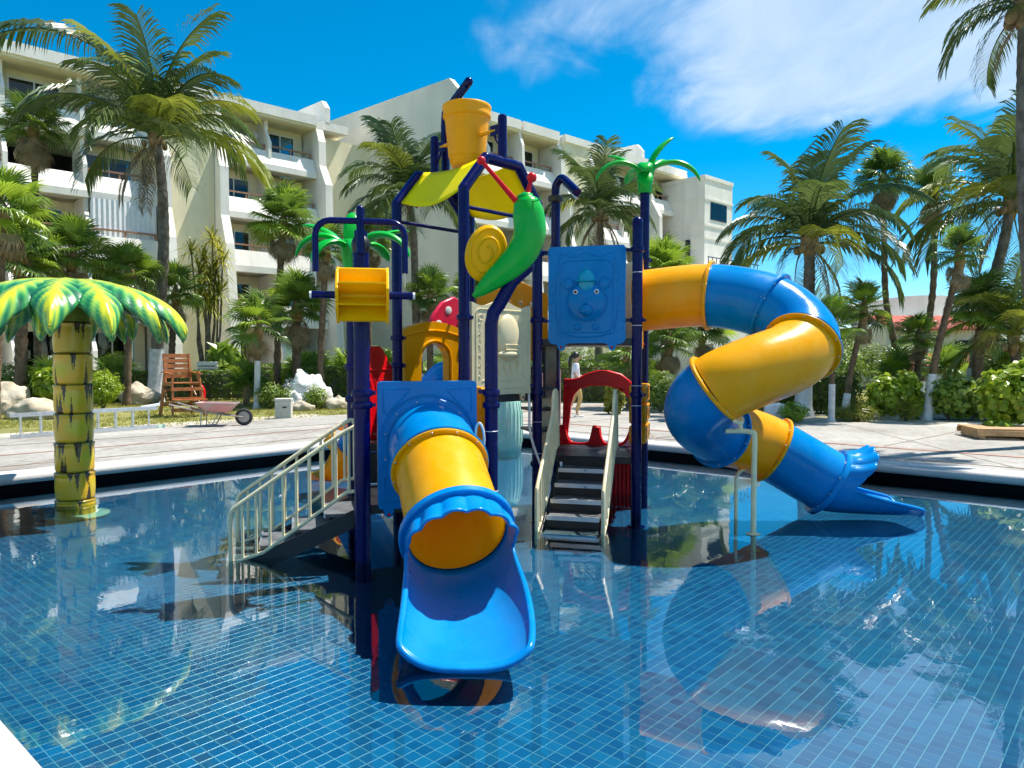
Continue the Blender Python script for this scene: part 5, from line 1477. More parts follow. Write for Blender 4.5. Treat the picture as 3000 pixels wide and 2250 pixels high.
# right-hand wing, standing further forward
O2 = V((-1.3, 42.0, 0)) 
fin(O2, -2.4, 0.35, [(-14, 0), (2.35, 0), (2.2, 2.2), (1.9, 4.6), (1.7, 6.6), (1.5, 8.0), (1.0, 9.4), (0.9, 11.4), (0.45, 12.4), (0.4, 16.0), (-0.35, 16.75), (-14, 17.5)], 'end_wall', 'stucco_gable')
bay(O2, -2.2, 2.3, 2, 11); bay(O2, 2.5, 5.6, 1, 12)
fin(O2, 2.4, 0.2, big_fin); fin(O2, 5.8, 0.35, big_fin)
bbox(O2, 5.98, 8.4, -3.0, 0.25, 0, ROOF - 0.3, 'wall', 'stucco_cream')
bbox(O2, 5.98, 8.4, -9.0, 0.35, ROOF - 0.3, ROOF + 0.15, 'roof', 'stucco_white')
fin(O2, 8.6, 0.35, big_fin)
bay(O2, 8.8, 14.8, 2, 13); fin(O2, 15.0, 0.35, big_fin)
fin(O2, 14.6, 0.3, [(-6.4, ROOF), (-0.2, ROOF), (-0.2, ROOF + 0.9), (-0.65, ROOF + 1.4), (-6.4, ROOF + 1.6)], 'roof_fin', 'stucco_white')
bay(O2, 15.2, 19.4, 1, 14); fin(O2, 19.6, 0.35, big_fin)
# wall lamps and an air unit
for (O, u, k) in ((O1, -1.7, 2), (O1, 7.3, 4), (O2, 2.1, 4)):
    bbox(O, u, u + 0.2, -1.54, -1.40, FLZ[k] + 1.6, FLZ[k] + 1.95, 'wall_lamp', 'white_plastic')
# square white stair tower at the far right end
tw = thing('stair_tower', (13.5, 52.0, 0), 'square white stair tower with a dark window at the far right end of the hotel', 'building')
OT = V((13.6, 52.2, 0))
TZ = 14.2
bbox(OT, 0, 3.7, -3.6, 0, 0, TZ, 'wall', 'stucco_white', tw)
bbox(OT, -0.06, 3.76, -3.66, 0.06, TZ, TZ + 0.25, 'parapet', 'stucco_white', tw)
for z in (12.75, 10.9, 10.0): bbox(OT, -0.05, 3.75, -3.65, 0.05, z, z + 0.14, 'string_course', 'stucco_white', tw)
wi = bbox(OT, 0.75, 2.9, -0.02, 0.03, 11.4, 12.65, 'window', 'dark_frame', tw)
for k in range(4): bbox(OT, 0.80 + 0.53 * k, 1.26 + 0.53 * k, 0.032, 0.045, 11.46, 12.59, 'pane', 'window_glass', wi)
lb = thing('terrace_block', (14.5, 50.6, 0), 'low white terrace block with an iron railing below the stair tower', 'building')
OL = V((14.0, 50.2, 0))
bbox(OL, -1.5, 5.5, -3.0, 0, 0, 7.2, 'wall', 'stucco_white', lb)
bbox(OL, -1.6, 5.6, -1.9, 0.3, 7.2, 7.4, 'floor_slab', 'stucco_white', lb)
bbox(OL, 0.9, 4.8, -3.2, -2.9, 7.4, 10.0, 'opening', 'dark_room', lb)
gr = bbox(OL, -1.4, 5.4, 0.1, 0.15, 8.25, 8.31, 'railing', 'dark_frame', lb)
for k in range(14): bbox(OL, -1.38 + 0.5 * k, -1.34 + 0.5 * k, 0.105, 0.145, 7.4, 8.25, 'baluster', 'dark_frame', gr)
# villa behind the right-hand palms
vl = thing('villa', (17.5, 38.0, 0), 'white villa with red tiled roofs behind the right hand palms', 'building')
def vbox(x0, x1, y0, y1, z0, z1, name, mat, parent=vl): return MB().box(x0, x1, y0, y1, z0, z1).build(name, mat, parent, smooth=0)
vbox(18.6, 30, 36.5, 42, 0, 3.2, 'wall', 'stucco_white')
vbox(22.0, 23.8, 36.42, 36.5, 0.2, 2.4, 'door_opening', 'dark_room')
def tiled_roof(x0, x1, y0, y1, z0, z1, nm='roof'):
    n = int((x1 - x0) / 0.28); mb = MB(); vs, fs = [], []
    for i in range(n * 4 + 1):
        x = x0 + (x1 - x0) * i / (n * 4); h = 0.06 * abs(sin(i * pi / 4))
        vs += [V((x, y0, z0 + h)), V((x, y1, z1 + h))]
    for i in range(n * 4): fs.append((2 * i, 2 * i + 2, 2 * i + 3, 2 * i + 1))
    o = mb.add(vs, fs).build(nm, 'roof_tile_red', vl, smooth=50)
    mo = o.modifiers.new('t', 'SOLIDIFY'); mo.thickness = 0.06
tiled_roof(18.6, 23.0, 35.6, 38.5, 2.9, 3.7)
tiled_roof(17.0, 23.5, 31.5, 33.6, 0.9, 1.7, 'lower_roof')
# pale vaulted roof above
mb = MB(); vs, fs = [], []; n = 20
for i in range(n + 1):
    a = pi * i / n
    for y in (39.6, 47.0): vs.append(V((22.5 - 5.0 * cos(a), y, 3.3 + 1.6 * sin(a))))
for i in range(n): fs.append((2 * i, 2 * i + 2, 2 * i + 3, 2 * i + 1))
fs.append(tuple(2 * i for i in range(n, -1, -1)))
mb.add(vs, fs).build('vaulted_roof', 'stucco_white', vl, smooth=50)

# ------------------------------------------------------------------ vegetation
def frond_mesh(name, e0, e1, seed, mat, n=54, leaf=0.35, hang=0.95, ww_=0.0085):
    """one pinnate palm frond of length 1 along +X, arching from elevation e0 to e1"""
    rnd = random.Random(seed); vs, fs = [], []
    steps = 60; pos = [V((0, 0, 0))]; tg = []
    for i in range(steps + 1):
        t = i / steps; e = radians(e0 + (e1 - e0) * t ** 1.25); T = V((cos(e), 0, sin(e))); tg.append(T)
        if i: pos.append(pos[-1] + T / steps)
    mb = MB(); mb.tube(pos[::5], [0.013 * (1 - 0.85 * i / 12) for i in range(13)], 5)
    for k in range(n):
        t = 0.10 + 0.90 * (k + 0.5) / n
        i = min(steps, int(t * steps)); T = tg[i]; U = V((-T.z, 0, T.x))
        for sd in (-1, 1):
            S_ = V((0, sd, 0)); l = leaf * (0.35 + 0.65 * sin(pi * min(1, 0.12 + t * 0.80)) ** 0.7) * rnd.uniform(0.85, 1.12)
            fwd = 0.35 + 0.75 * t + rnd.uniform(-0.08, 0.08)
            d = (S_ * 0.85 + T * fwd + U * (0.30 - 0.25 * t) + V((0, 0, rnd.uniform(-0.12, 0.08)))).normalized()
            hg = hang * rnd.uniform(0.7, 1.25)
            b = pos[i]; m1 = b + d * (l * 0.42)
            d2 = (d + V((0, 0, -1)) * hg * 0.75).normalized(); m2 = m1 + d2 * (l * 0.34)
            d3 = (d + V((0, 0, -1)) * hg * 1.8).normalized(); tip = m2 + d3 * (l * 0.30)
            wv = (T * 0.8 + U * 0.5).normalized() * ww_
            o = len(vs)
            vs += [b - wv * 0.7, b + wv * 0.7, m1 - wv, m1 + wv, m2 - wv * 0.8, m2 + wv * 0.8, tip]
            fs += [(o, o + 1, o + 3, o + 2), (o + 2, o + 3, o + 5, o + 4), (o + 4, o + 5, o + 6)]
    mb.add(vs, fs); return mb.mesh(name, mat, smooth=0)
def fan_mesh(name, seed, mat, pet=0.55, rad=0.62, n=30, droop=0.35, e=0.0, spread=150):
    """one fan palm leaf: petiole along +X, pleated round blade at its end"""
    rnd = random.Random(seed); mb = MB()
    p0, p1 = V((0, 0, 0)), V((pet, 0, 0.04))
    mb.tube([p0, p0.lerp(p1, 0.5) + V((0, 0, 0.03)), p1], [0.014, 0.010, 0.008], 4)
    vs, fs = [], []
    tl = radians(e); X = V((cos(tl), 0, sin(tl))); Y = V((0, 1, 0)); U = V((-sin(tl), 0, cos(tl)))
    for k in range(n):
        a = radians(-spread + 2 * spread * k / (n - 1)); dA_ = radians(spread * 0.95 / (n - 1))
        L = rad * (0.74 + 0.26 * cos(a * 0.6)) * rnd.uniform(0.9, 1.08)
        dr = X * cos(a) + Y * sin(a); dl = X * cos(a - dA_) + Y * sin(a - dA_); dq = X * cos(a + dA_) + Y * sin(a + dA_)
        cup = U * (0.10 * L)
        mid_ = L * 0.58; o = len(vs); dz = V((0, 0, -1)) * (droop * L * rnd.uniform(0.5, 1.2))
        vs += [p1, p1 + dl * mid_ * 0.96 + cup - dz * -0.10, p1 + dr * mid_ + cup * 1.35 + dz * 0.12, p1 + dq * mid_ * 0.96 + cup + dz * 0.10,
               p1 + dr * (L * 0.82) - (dq - dl) * L * 0.10 + cup + dz * 0.45, p1 + dr * (L * 0.82) + (dq - dl) * L * 0.10 + cup + dz * 0.45, p1 + dr * L + cup * 0.6 + dz]
        fs += [(o, o + 1, o + 2), (o, o + 2, o + 3), (o + 1, o + 4, o + 2), (o + 2, o + 5, o + 3), (o + 2, o + 4, o + 5), (o + 4, o + 6, o + 5)]
    mb.add(vs, fs); return mb.mesh(name, mat, smooth=0)
CO = {}
for i, (e0, e1) in enumerate(((80, 35), (62, -25), (44, -50), (22, -68), (2, -80), (-28, -86))):
    CO[i] = [frond_mesh('frond', e0, e1, 10 * i + s, 'coconut_leaf' if s < 2 else 'coconut_yellow', hang=0.55 + 0.12 * i) for s in range(3)]
CO_DEAD = [frond_mesh('frond', -40, -88, 91, 'dead_frond', 34, 0.22, 1.3)]
FA = [fan_mesh('fan_leaf', s, 'fan_leaf', droop=0.25 + 0.15 * s, pet=0.5 + 0.06 * s) for s in range(3)]
FB = [fan_mesh('fan_leaf', 20 + s, 'fan_bright', droop=0.2 + 0.12 * s) for s in range(2)]
FD = [fan_mesh('fan_leaf', 40 + s, 'dry_leaf', droop=0.8, pet=0.45, rad=0.52, spread=100) for s in range(2)]

def trunk_mesh(pts, r0, r1, rings, seed, rough=0.06, n=10):
    """tapered trunk with leaf-scar rings"""
    path = catmull(pts, max(4, rings // max(1, len(pts) - 1))); m = len(path); rnd = random.Random(seed)
    rr = []
    for i in range(m):
        t = i / (m - 1); r = r0 + (r1 - r0) * t
        if t < 0.08: r *= 1 + 0.45 * (1 - t / 0.08) ** 2
        rr.append(r * (1 + (rough if i % 2 else -rough * 0.4) + rnd.uniform(-rough, rough) * 0.5))
    mb = MB(); mb.tube(path, rr, n); return mb, path
def palm_root(name, label, cat, pix, Y, group):
    base = at(pix[0][0], pix[0][1], Y); base.z = -0.06
    pts = [base] + [at(x, y, Y) for x, y in pix[1:]]
    return thing(name, base, label, cat, group), [p - base for p in pts], base
def finish_trunk(root, pts, r0, r1, rings, bark, seed, wash=0.0, rough=0.06):
    mb, path = trunk_mesh(pts, r0, r1, rings, seed, rough)
    base = V(root.location)
    mb.v = [p + base for p in mb.v]
    tr = mb.build('trunk', bark, root, smooth=60)
    if wash > 0:
        L = [p for p in path if p.z <= wash]
        if len(L) < 2: L = [path[0], path[0].lerp(path[1], min(1, wash / max(0.01, path[1].z)))]
        m = len(path)
        mb2 = MB(); rr = []
        for i, p in enumerate(L):
            t = i / (m - 1); r = (r0 + (r1 - r0) * t) * 1.10 + 0.008
            if t < 0.08: r *= 1 + 0.45 * (1 - t / 0.08) ** 2
            rr.append(r)
        mb2.tube([p + base for p in L], rr, 12); mb2.build('whitewashed_foot', 'whitewash', tr, smooth=60)
    return tr, path
COCO = MB().ball((0, 0, 0), (0.10, 0.10, 0.13), 8, 6).mesh('coconut', 'crown_sheath', smooth=60)
FROND_LONG = frond_mesh('frond', 74, -28, 77, 'coconut_leaf', 70, 0.2, 1.1, 0.006)
def coconut(label, pix, Y, L, r=0.16, seed=0, n=24, wash=1.2, group='coconut palms around the pool', lean=0.0, dead=3, rings=46, bias=0, extra=(), yellow=0.2, maxlv=5.2):
    root, pts, base = palm_root('coconut_palm', label, 'palm tree', pix, Y, group)
    tr, path = finish_trunk(root, pts, r, r * 0.62, rings, 'palm_bark', seed, wash)
    top = path[-1]; rnd = random.Random(seed + 100)
    mb = MB(); mb.lathe([(r * 0.62, -0.5), (r * 0.95, -0.25), (r * 1.15, 0.0), (r * 0.9, 0.25), (r * 0.35, 0.6), (0.01, 0.75)], base + top, n=12)
    cr = mb.build('crown', 'crown_sheath', root, smooth=60)
    for k in range(n):
        q = k / n
        lv = min(5, int(q * maxlv) + bias); lv = max(0, lv)
        az = 2.399963 * k + rnd.uniform(-0.25, 0.25)
        var = CO[lv][2 if rnd.random() < yellow else rnd.randrange(2)]
        sc = L * rnd.uniform(0.85, 1.08) * (1.0 if lv == 0 else 1.0)
        inst('frond', var, cr, top + V((0, 0, 0.18 - 0.35 * q)), (rnd.uniform(-0.2, 0.2), rnd.uniform(-0.12, 0.12), az), sc)
    for lv, az, sc in extra: inst('frond', FROND_LONG, cr, top + V((0, 0, 0.2)), (0, 0, az), sc)
    for k in range(dead):
        inst('dead_frond', CO_DEAD[0], cr, top + V((0, 0, -0.25)), (0, 0, rnd.uniform(0, 6.28)), L * 0.6)
    if n > 14:
        for k in range(5):
            a = k * 1.26 + seed; inst('coconut', COCO, cr, top + V((cos(a) * r * 1.6, sin(a) * r * 1.6, -0.28)))
    return root
def fanpalm(label, pix, Y, R, r=0.10, seed=0, n=30, wash=0.0, bright=0.2, skirt=10, group='fan palms around the pool', rings=36, hemi=-35):
    R *= 0.74; n = int(n * 0.85)
    root, pts, base = palm_root('fan_palm', label, 'palm tree', pix, Y, group)
    tr, path = finish_trunk(root, pts, r, r * 0.85, rings, 'fan_bark', seed, wash, 0.12)
    top = path[-1]; rnd = random.Random(seed + 300)
    mb = MB(); mb.lathe([(r * 0.9, -0.5), (r * 1.6, -0.2), (r * 1.3, 0.05), (r * 0.4, 0.3), (0.01, 0.4)], base + top, n=10)
    cr = mb.build('crown', 'crown_sheath', root, smooth=60)
    for k in range(n):
        q = k / n; el = 84 + (hemi - 84) * q ** 0.85; az = 2.399963 * k + rnd.uniform(-0.3, 0.3)
        me = rnd.choice(FB) if rnd.random() < bright * (1.6 - q) else rnd.choice(FA)
        inst('fan_leaf', me, cr, top + V((0, 0, 0.10 - 0.2 * q)), (rnd.uniform(-0.5, 0.5), -radians(el), az), R * rnd.uniform(0.85, 1.1))
    for k in range(skirt):
        inst('dry_leaf', rnd.choice(FD), cr, top + V((0, 0, -0.15 - 0.5 * rnd.random() * R)), (rnd.uniform(-0.4, 0.4), radians(rnd.uniform(48, 84)), rnd.uniform(0, 6.28)), R * rnd.uniform(0.7, 0.95))
    return root
def leaf_cloud(vols, n, size, seed, shape='leaf', up=0.35):
    """leaves spread through ellipsoid volumes (c, r)"""
    rnd = random.Random(seed); vs, fs = [], []
    wts = [r[0] * r[1] * r[2] for c, r in vols]; tot = sum(wts)
    for (c, r), wq in zip(vols, wts):
        for _ in range(max(8, int(n * wq / tot))):
            d = V((rnd.gauss(0, 1), rnd.gauss(0, 1), rnd.gauss(0, 1))).normalized(); q = rnd.random() ** 0.38
            q *= 0.86 + 0.20 * noise.noise(d * 2.3 + V(c))
            p = V(c) + V((d.x * r[0], d.y * r[1], d.z * r[2])) * q
            nr = (d + V((rnd.uniform(-.7, .7), rnd.uniform(-.7, .7), rnd.uniform(-.5, .7) + up))).normalized()
            a = nr.orthogonal().normalized(); a.rotate(Matrix.Rotation(rnd.uniform(0, 6.28), 3, nr)); b = nr.cross(a); s = size * rnd.uniform(0.6, 1.25)
            o = len(vs)
            if shape == 'round':
                for k in range(7):
                    t = 2 * pi * k / 7; vs.append(p + a * (s * cos(t)) + b * (s * 0.92 * sin(t)) + nr * (0.15 * s * cos(2 * t)))
                fs.append(tuple(range(o, o + 7)))
            elif shape == 'blade':
                vs += [p - a * s * 0.08, p + a * s * 0.08, p + b * s * 1.6 + nr * s * 0.2]; fs.append((o, o + 1, o + 2))
            else:
                vs += [p - b * s, p + a * s * 0.45 + nr * s * 0.12, p + b * s, p - a * s * 0.45 + nr * s * 0.12]; fs += [(o, o + 1, o + 2), (o, o + 2, o + 3)]
    return vs, fs
def shrub(label, loc, vols, n, size, mat, seed, shape='leaf', cat='shrub', name='shrub', group=None, stems=4):
    t = thing(name, loc, label, cat, group); loc = V(loc)
    vs, fs = leaf_cloud(vols, n, size, seed, shape)
    MB().add([p + loc for p in vs], fs).build('foliage', mat, t, smooth=0)
    rnd = random.Random(seed); mb = MB()
    for k in range(stems):
        c, r = rnd.choice(vols); b = loc + V((c[0] * 0.5, c[1] * 0.5, -0.08)); mb.tube([b, b.lerp(loc + V(c), 0.5) + V((rnd.uniform(-.1, .1), rnd.uniform(-.1, .1), 0)), loc + V(c)], [0.03, 0.022, 0.01], 6)
    mb.build('stem', 'palm_bark', t, smooth=60)
    return t
def hedge(label, a, b, h, d, seed, n, mat='hedge_leaf'):
    a, b = V((a[0], a[1], 0)), V((b[0], b[1], 0)); L = (b - a).length; u = (b - a).normalized(); v = V((-u.y, u.x, 0))
    rnd = random.Random(seed); vs, fs = [], []
    t = thing('hedge', (a + b) / 2, label, 'hedge')
    for _ in range(n):
        s = rnd.random(); f = rnd.random()
        if f < 0.5: p = a + u * (L * s) + v * (-d / 2 + rnd.random() ** 2 * 0.15) + Z * (h * rnd.random())
        elif f < 0.85: p = a + u * (L * s) + v * (d * (rnd.random() - 0.5)) + Z * (h - rnd.random() ** 2 * 0.12)
        else: p = a + u * (L * s) + v * (d * (rnd.random() - 0.5)) + Z * (h * rnd.random())
        p += V((0, 0, 0.05 * noise.noise(p * 1.5))) + v * (0.06 * noise.noise(p * 2))
        nr = (V((rnd.gauss(0, .6), rnd.gauss(0, .6), rnd.gauss(0.3, .6))) - v * 0.5).normalized(); x = nr.orthogonal().normalized(); x.rotate(Matrix.Rotation(rnd.uniform(0, 6.28), 3, nr)); y = nr.cross(x); q = rnd.uniform(0.035, 0.075); o = len(vs)
        vs += [p - y * q, p + x * q * 0.5, p + y * q, p - x * q * 0.5]; fs += [(o, o + 1, o + 2), (o, o + 2, o + 3)]
    MB().add(vs, fs).build('foliage', mat, t, smooth=0)
    MB().obox((a + b) / 2 + Z * (h * 0.45), u * (L / 2 - 0.1), v * (d / 2 - 0.16), Z * (h * 0.42)).build('inner_twigs', 'palm_bark', t, smooth=0)
    return t

# --- coconut palms
coconut('big wind-blown coconut palm with curved trunk in front of the left hotel wing', [(452, 1168), (462, 1000), (478, 760), (478, 600), (468, 470), (455, 400)], 25.8, 4.2, 0.22, 1, 20, 2.1, dead=4, yellow=0.22, extra=[(1, pi + 0.05, 7.4)], maxlv=4.0)
coconut('coconut palm rising just left of the yellow bucket against the grey gable wall', [(1232, 1150), (1222, 1000), (1216, 820), (1212, 690), (1200, 575)], 27.0, 3.0, 0.17, 3, 24, 1.0, dead=4)
coconut('grey coconut palm behind the bent navy shower pipe', [(1752, 1140), (1756, 950), (1762, 780), (1758, 620)], 29.0, 2.7, 0.17, 4, 22, 0.6, dead=8, yellow=0.1)
coconut('large green coconut palm above the top of the spiral slide', [(2352, 1190), (2360, 1020), (2370, 850), (2372, 700)], 19.5, 2.75, 0.20, 5, 20, 1.0, dead=2, yellow=0.3)
coconut('tall coconut palm with drooping fronds near the right edge', [(2838, 1165), (2862, 1050), (2905, 850), (2945, 690), (2962, 590)], 21.5, 3.3, 0.19, 6, 20, 1.4, dead=2, yellow=0.3)
coconut('near coconut palm whose pale trunk cuts the right edge of the view', [(3075, 1330), (3040, 1000), (3012, 700), (3000, 330), (3004, 0)], 12.5, 1.5, 0.155, 7, 22, 1.2, dead=1, rings=70, yellow=0.1)
coconut('small yellowish coconut palm beside the right edge behind the bushes', [(2985, 1180), (2975, 1080), (2970, 985)], 19.0, 2.0, 0.13, 8, 16, 0.5, dead=1, yellow=0.85)
# --- fan palms: (label, trunk in view, depth, leaf size, trunk radius, leaves, wash, bright, skirt)
FP = [
 ('tall thin fan palm with a shaggy brown skirt at the upper left', [(112, 1160), (108, 900), (104, 620), (98, 370)], 25.0, 1.55, 0.11, 34, 0, 0.15, 26),
 ('bright green fan palm cut by the left edge above the painted palm', [(-20, 1190), (-5, 900), (5, 620)], 18.5, 1.5, 0.12, 30, 0, 0.75, 6),
 ('dark fan palm behind the crown of the painted palm, at the far left', [(60, 1195), (62, 960), (60, 760)], 21.5, 1.6, 0.17, 34, 0, 0.15, 12),
 ('fan palm right above the middle of the painted palm', [(205, 1170), (205, 930), (210, 745)], 23.0, 1.55, 0.13, 32, 0, 0.2, 10),
 ('fan palm between the painted palm and the curved coconut trunk', [(372, 1160), (376, 960), (380, 800)], 24.0, 1.35, 0.12, 30, 0, 0.3, 8),
 ('low fan palm close right of the curved coconut trunk', [(498, 1130), (505, 1000), (515, 860)], 27.0, 1.5, 0.12, 28, 0, 0.35, 10),
 ('tall fan palm with a full crown left of the water wheel', [(810, 1160), (815, 950), (822, 780), (830, 650)], 26.5, 1.65, 0.13, 38, 0, 0.25, 16),
 ('fan palm leaning between the rockery and the water wheel', [(945, 1180), (940, 1040), (948, 880), (955, 730)], 24.0, 1.15, 0.11, 26, 0, 0.25, 14),
 ('wide low fan palm in front of the hedge, its foot whitewashed', [(752, 1180), (755, 1050), (758, 955)], 22.5, 1.35, 0.08, 28, 1.5, 0.2, 6),
 ('dense fan palm low in the middle of the rockery clump', [(870, 1165), (868, 1020), (872, 900)], 25.0, 1.6, 0.15, 34, 0, 0.2, 12),
 ('fan palm behind the left palm top, between wheel and yellow roof', [(1085, 1150), (1080, 900), (1085, 700)], 30.0, 1.5, 0.12, 28, 0, 0.3, 10),
 ('fan palm above the orange arched panel', [(1262, 1140), (1260, 1000), (1262, 870)], 27.0, 1.35, 0.12, 30, 0, 0.3, 14),
 ('fan palm glimpsed through the tower behind the snail', [(1395, 1140), (1398, 1000), (1402, 850)], 28.0, 1.4, 0.12, 28, 0, 0.2, 10),
 ('very tall fan palm on a thin straight trunk right of the spiral slide', [(2640, 1125), (2622, 1020), (2596, 880), (2590, 700), (2588, 520)], 24.5, 1.30, 0.105, 36, 0, 0.12, 30),
 ('tall fan palm half hidden by coconut fronds at the upper right', [(2692, 1115), (2712, 1000), (2735, 820), (2735, 560)], 27.0, 1.35, 0.12, 32, 0.9, 0.12, 26),
 ('leaning fan palm with a long whitewashed foot on the right', [(2715, 1222), (2735, 1080), (2765, 950), (2795, 830), (2812, 742)], 18.3, 0.92, 0.085, 28, 1.25, 0.25, 12),
 ('short broad fan palm with yellow lower leaves near the right edge', [(2862, 1120), (2866, 1040), (2884, 905)], 19.5, 1.25, 0.14, 36, 0, 0.2, 6),
 ('young fan palm with leaning orange-brown trunk right of the slide', [(2472, 1180), (2495, 1080), (2522, 960), (2530, 905)], 18.8, 0.95, 0.075, 26, 0.7, 0.35, 8),
 ('young fan palm with a straight whitewashed trunk beside the spiral slide', [(2436, 1205), (2438, 1110), (2440, 960)], 17.6, 0.95, 0.065, 22, 1.0, 0.25, 3),
 ('small fan palm in front of the villa roof', [(2684, 1105), (2690, 1040), (2692, 985)], 22.5, 0.95, 0.09, 26, 0.5, 0.4, 4),
 ('bright fan palm seen under the high floor beside the walking person', [(1842, 1185), (1840, 1120), (1838, 1040)], 22.0, 1.3, 0.09, 28, 0, 0.95, 2),
 ('bright fan palm behind the palm-topped navy post', [(1945, 1150), (1946, 950), (1948, 800)], 27.0, 1.7, 0.12, 34, 0, 0.85, 4),
 ('dark fan palm under the first tube of the spiral slide', [(1965, 1180), (1962, 1080), (1960, 1000)], 22.0, 1.2, 0.10, 28, 1.1, 0.2, 10),
 ('fan palm filling the gap below the curl of the spiral slide', [(2055, 1170), (2055, 1060), (2058, 960)], 24.0, 1.5, 0.12, 32, 0, 0.35, 10),
]
for i, (lb_, pix, Y, R, r, n, wsh, br, sk) in enumerate(FP):
    fanpalm(lb_, pix, Y, R, r, 40 + i, n, wsh, br, sk)
# low fan clumps filling the beds
clumps = [('low fan leaves at the foot of the left palms', 150, 1175, 22.0, 1.3), ('low fan leaves left of the lifeguard chair behind the hedge', 330, 1150, 27.5, 1.5), ('dark spiky fan clump beside the whitewashed stem', 720, 1165, 24.0, 1.2),
          ('fan clump behind the rockery', 900, 1150, 27.5, 1.6), ('fan clump right of the water wheel post', 1110, 1150, 27.0, 1.6), ('fan clump behind the red pointed panel', 1180, 1150, 28.5, 1.5), ('fan clump seen through the orange arch', 1300, 1145, 30.0, 1.6),
          ('fan clump behind the cream hat panel', 1480, 1140, 30.0, 1.8), ('fan clump left of the walking person', 1600, 1140, 30.0, 1.7), ('fan clump behind the number blocks', 1925, 1175, 23.5, 1.3), ('fan clump under the big yellow curl', 2200, 1180, 22.5, 1.5),
          ('fan clump behind the slide\'s lower bend', 2300, 1160, 25.0, 1.6), ('fan clump before the villa', 2620, 1140, 23.0, 1.2), ('fan clump by the lower red roof', 2770, 1125, 25.0, 1.3), ('yellow-green fan clump at the right edge', 2950, 1150, 20.5, 1.3), ('fan clump between gable wall and hedge', 1030, 1150, 30.0, 1.9)]
for i, (lb_, x, y, Y, R) in enumerate(clumps):
    fanpalm(lb_, [(x, y), (x, y - 14), (x + 2, y - 26)], Y, R, 0.08, 140 + i, 22, 0, 0.35, 2, 'low fan palm clumps in the beds', 8, 5)
# --- tall rosette plant by the hotel wall
ro_b = at(605, 1100, 31.0); ro_b.z = -0.05
rp_ = thing('dracaena', ro_b, 'tall many-headed dracaena against the cream hotel wall', 'plant')
rosette = MB(); rnd = random.Random(8); vs, fs = [], []
for k in range(60):
    a = rnd.uniform(0, 2 * pi); e = radians(rnd.uniform(-35, 85)); l = rnd.uniform(0.45, 0.8); d = V((cos(a) * cos(e), sin(a) * cos(e), sin(e))); s = V((-sin(a), cos(a), 0)) * 0.025; o = len(vs)
    vs += [-s, s, d * l * 0.6 + s * 0.8, d * l * 0.6 - s * 0.8, d * l + V((0, 0, -0.22))]; fs += [(o, o + 1, o + 2, o + 3), (o + 3, o + 2, o + 4)]
ros_me = rosette.add(vs, fs).mesh('rosette', 'yellow_leaf', smooth=0)
heads = [(560, 735), (622, 700), (652, 765), (598, 760), (640, 735), (585, 800), (615, 830), (640, 860), (590, 870), (612, 900), (630, 800)]
for i, (x, y) in enumerate(heads):
    h = at(x, y, 31.0)
    st_ = MB().tube([ro_b, ro_b.lerp(h, 0.5) + V((0.25 * sin(i), 0, -0.3)), h], [0.10, 0.05, 0.03], 7).build('stem', 'palm_bark', rp_, smooth=60)
    q = inst('rosette', ros_me, st_, h - ro_b, (0, 0, i * 1.3), 1.25 if i < 5 else 1.6)
# --- hedges
hedge('long clipped hedge behind the lifeguard chair, under the hotel', (-16.5, 24.5), (-7.0, 29.2), 1.05, 0.9, 1, 9000)
hedge('clipped hedge in front of the hotel wall right of the air unit', (-13.0, 31.0), (-8.0, 33.5), 1.25, 0.8, 2, 3500)
hedge('clipped hedge right of the white rockery', (-7.6, 26.6), (-5.4, 26.4), 1.2, 1.0, 3, 2600)
hedge('dark clipped hedge beside the grass on the right of the slide', (6.4, 20.4), (9.6, 20.6), 1.15, 0.9, 4, 4200)
hedge('clipped hedge behind the walking person', (0.6, 25.6), (5.2, 25.2), 1.35, 1.0, 5, 4800)
hedge('far hedge seen through the orange arch', (-4.8, 27.5), (-0.2, 27.5), 1.0, 0.9, 6, 3600)
# --- shrubs
shrub('bright round sea grape bush at the right edge of the deck', at(2965, 1262, 14.6).xy.to_3d(), [((0, 0, 0.85), (0.75, 0.7, 0.62)), ((-0.25, -0.1, 0.45), (0.5, 0.5, 0.45)), ((0.45, 0, 1.1), (0.6, 0.6, 0.55))], 1500, 0.075, 'seagrape_leaf', 1, 'round')
shrub('small sea grape seedling at the foot of the right-hand bush', at(2925, 1268, 14.1).xy.to_3d(), [((0, 0, 0.14), (0.34, 0.3, 0.2))], 220, 0.06, 'seagrape_leaf', 2, 'round')
shrub('dark sea grape mass between white trunk and bright bush', at(2808, 1215, 18.2).xy.to_3d(), [((0, 0, 0.55), (0.8, 0.6, 0.6)), ((0.6, 0, 0.45), (0.7, 0.6, 0.5)), ((-0.4, 0, 0.6), (0.4, 0.4, 0.45))], 1900, 0.07, 'hedge_leaf', 3, 'round')
shrub('sea grape bush behind the concrete box on the right', at(2598, 1205, 18.6).xy.to_3d(), [((0, 0, 0.55), (0.55, 0.5, 0.6)), ((0.45, 0, 0.75), (0.45, 0.45, 0.5)), ((0.7, 0, 0.35), (0.35, 0.4, 0.4))], 1400, 0.07, 'seagrape_leaf', 4, 'round')
shrub('sea grape bush left of the painted palm trunk', at(150, 1195, 21.0).xy.to_3d(), [((0, 0, 0.75), (0.55, 0.5, 0.5)), ((0.2, 0, 1.0), (0.4, 0.4, 0.35))], 700, 0.085, 'seagrape_leaf', 5, 'round')
shrub('small-leaved green bush right of the painted palm trunk', at(302, 1185, 21.5).xy.to_3d(), [((0, 0, 0.65), (0.6, 0.5, 0.6))], 2600, 0.05, 'seagrape_leaf', 6)
shrub('dark bush at the left edge behind the ladder', at(35, 1175, 22.5).xy.to_3d(), [((0, 0, 0.75), (1.2, 0.6, 0.75))], 2600, 0.06, 'hedge_leaf', 7)
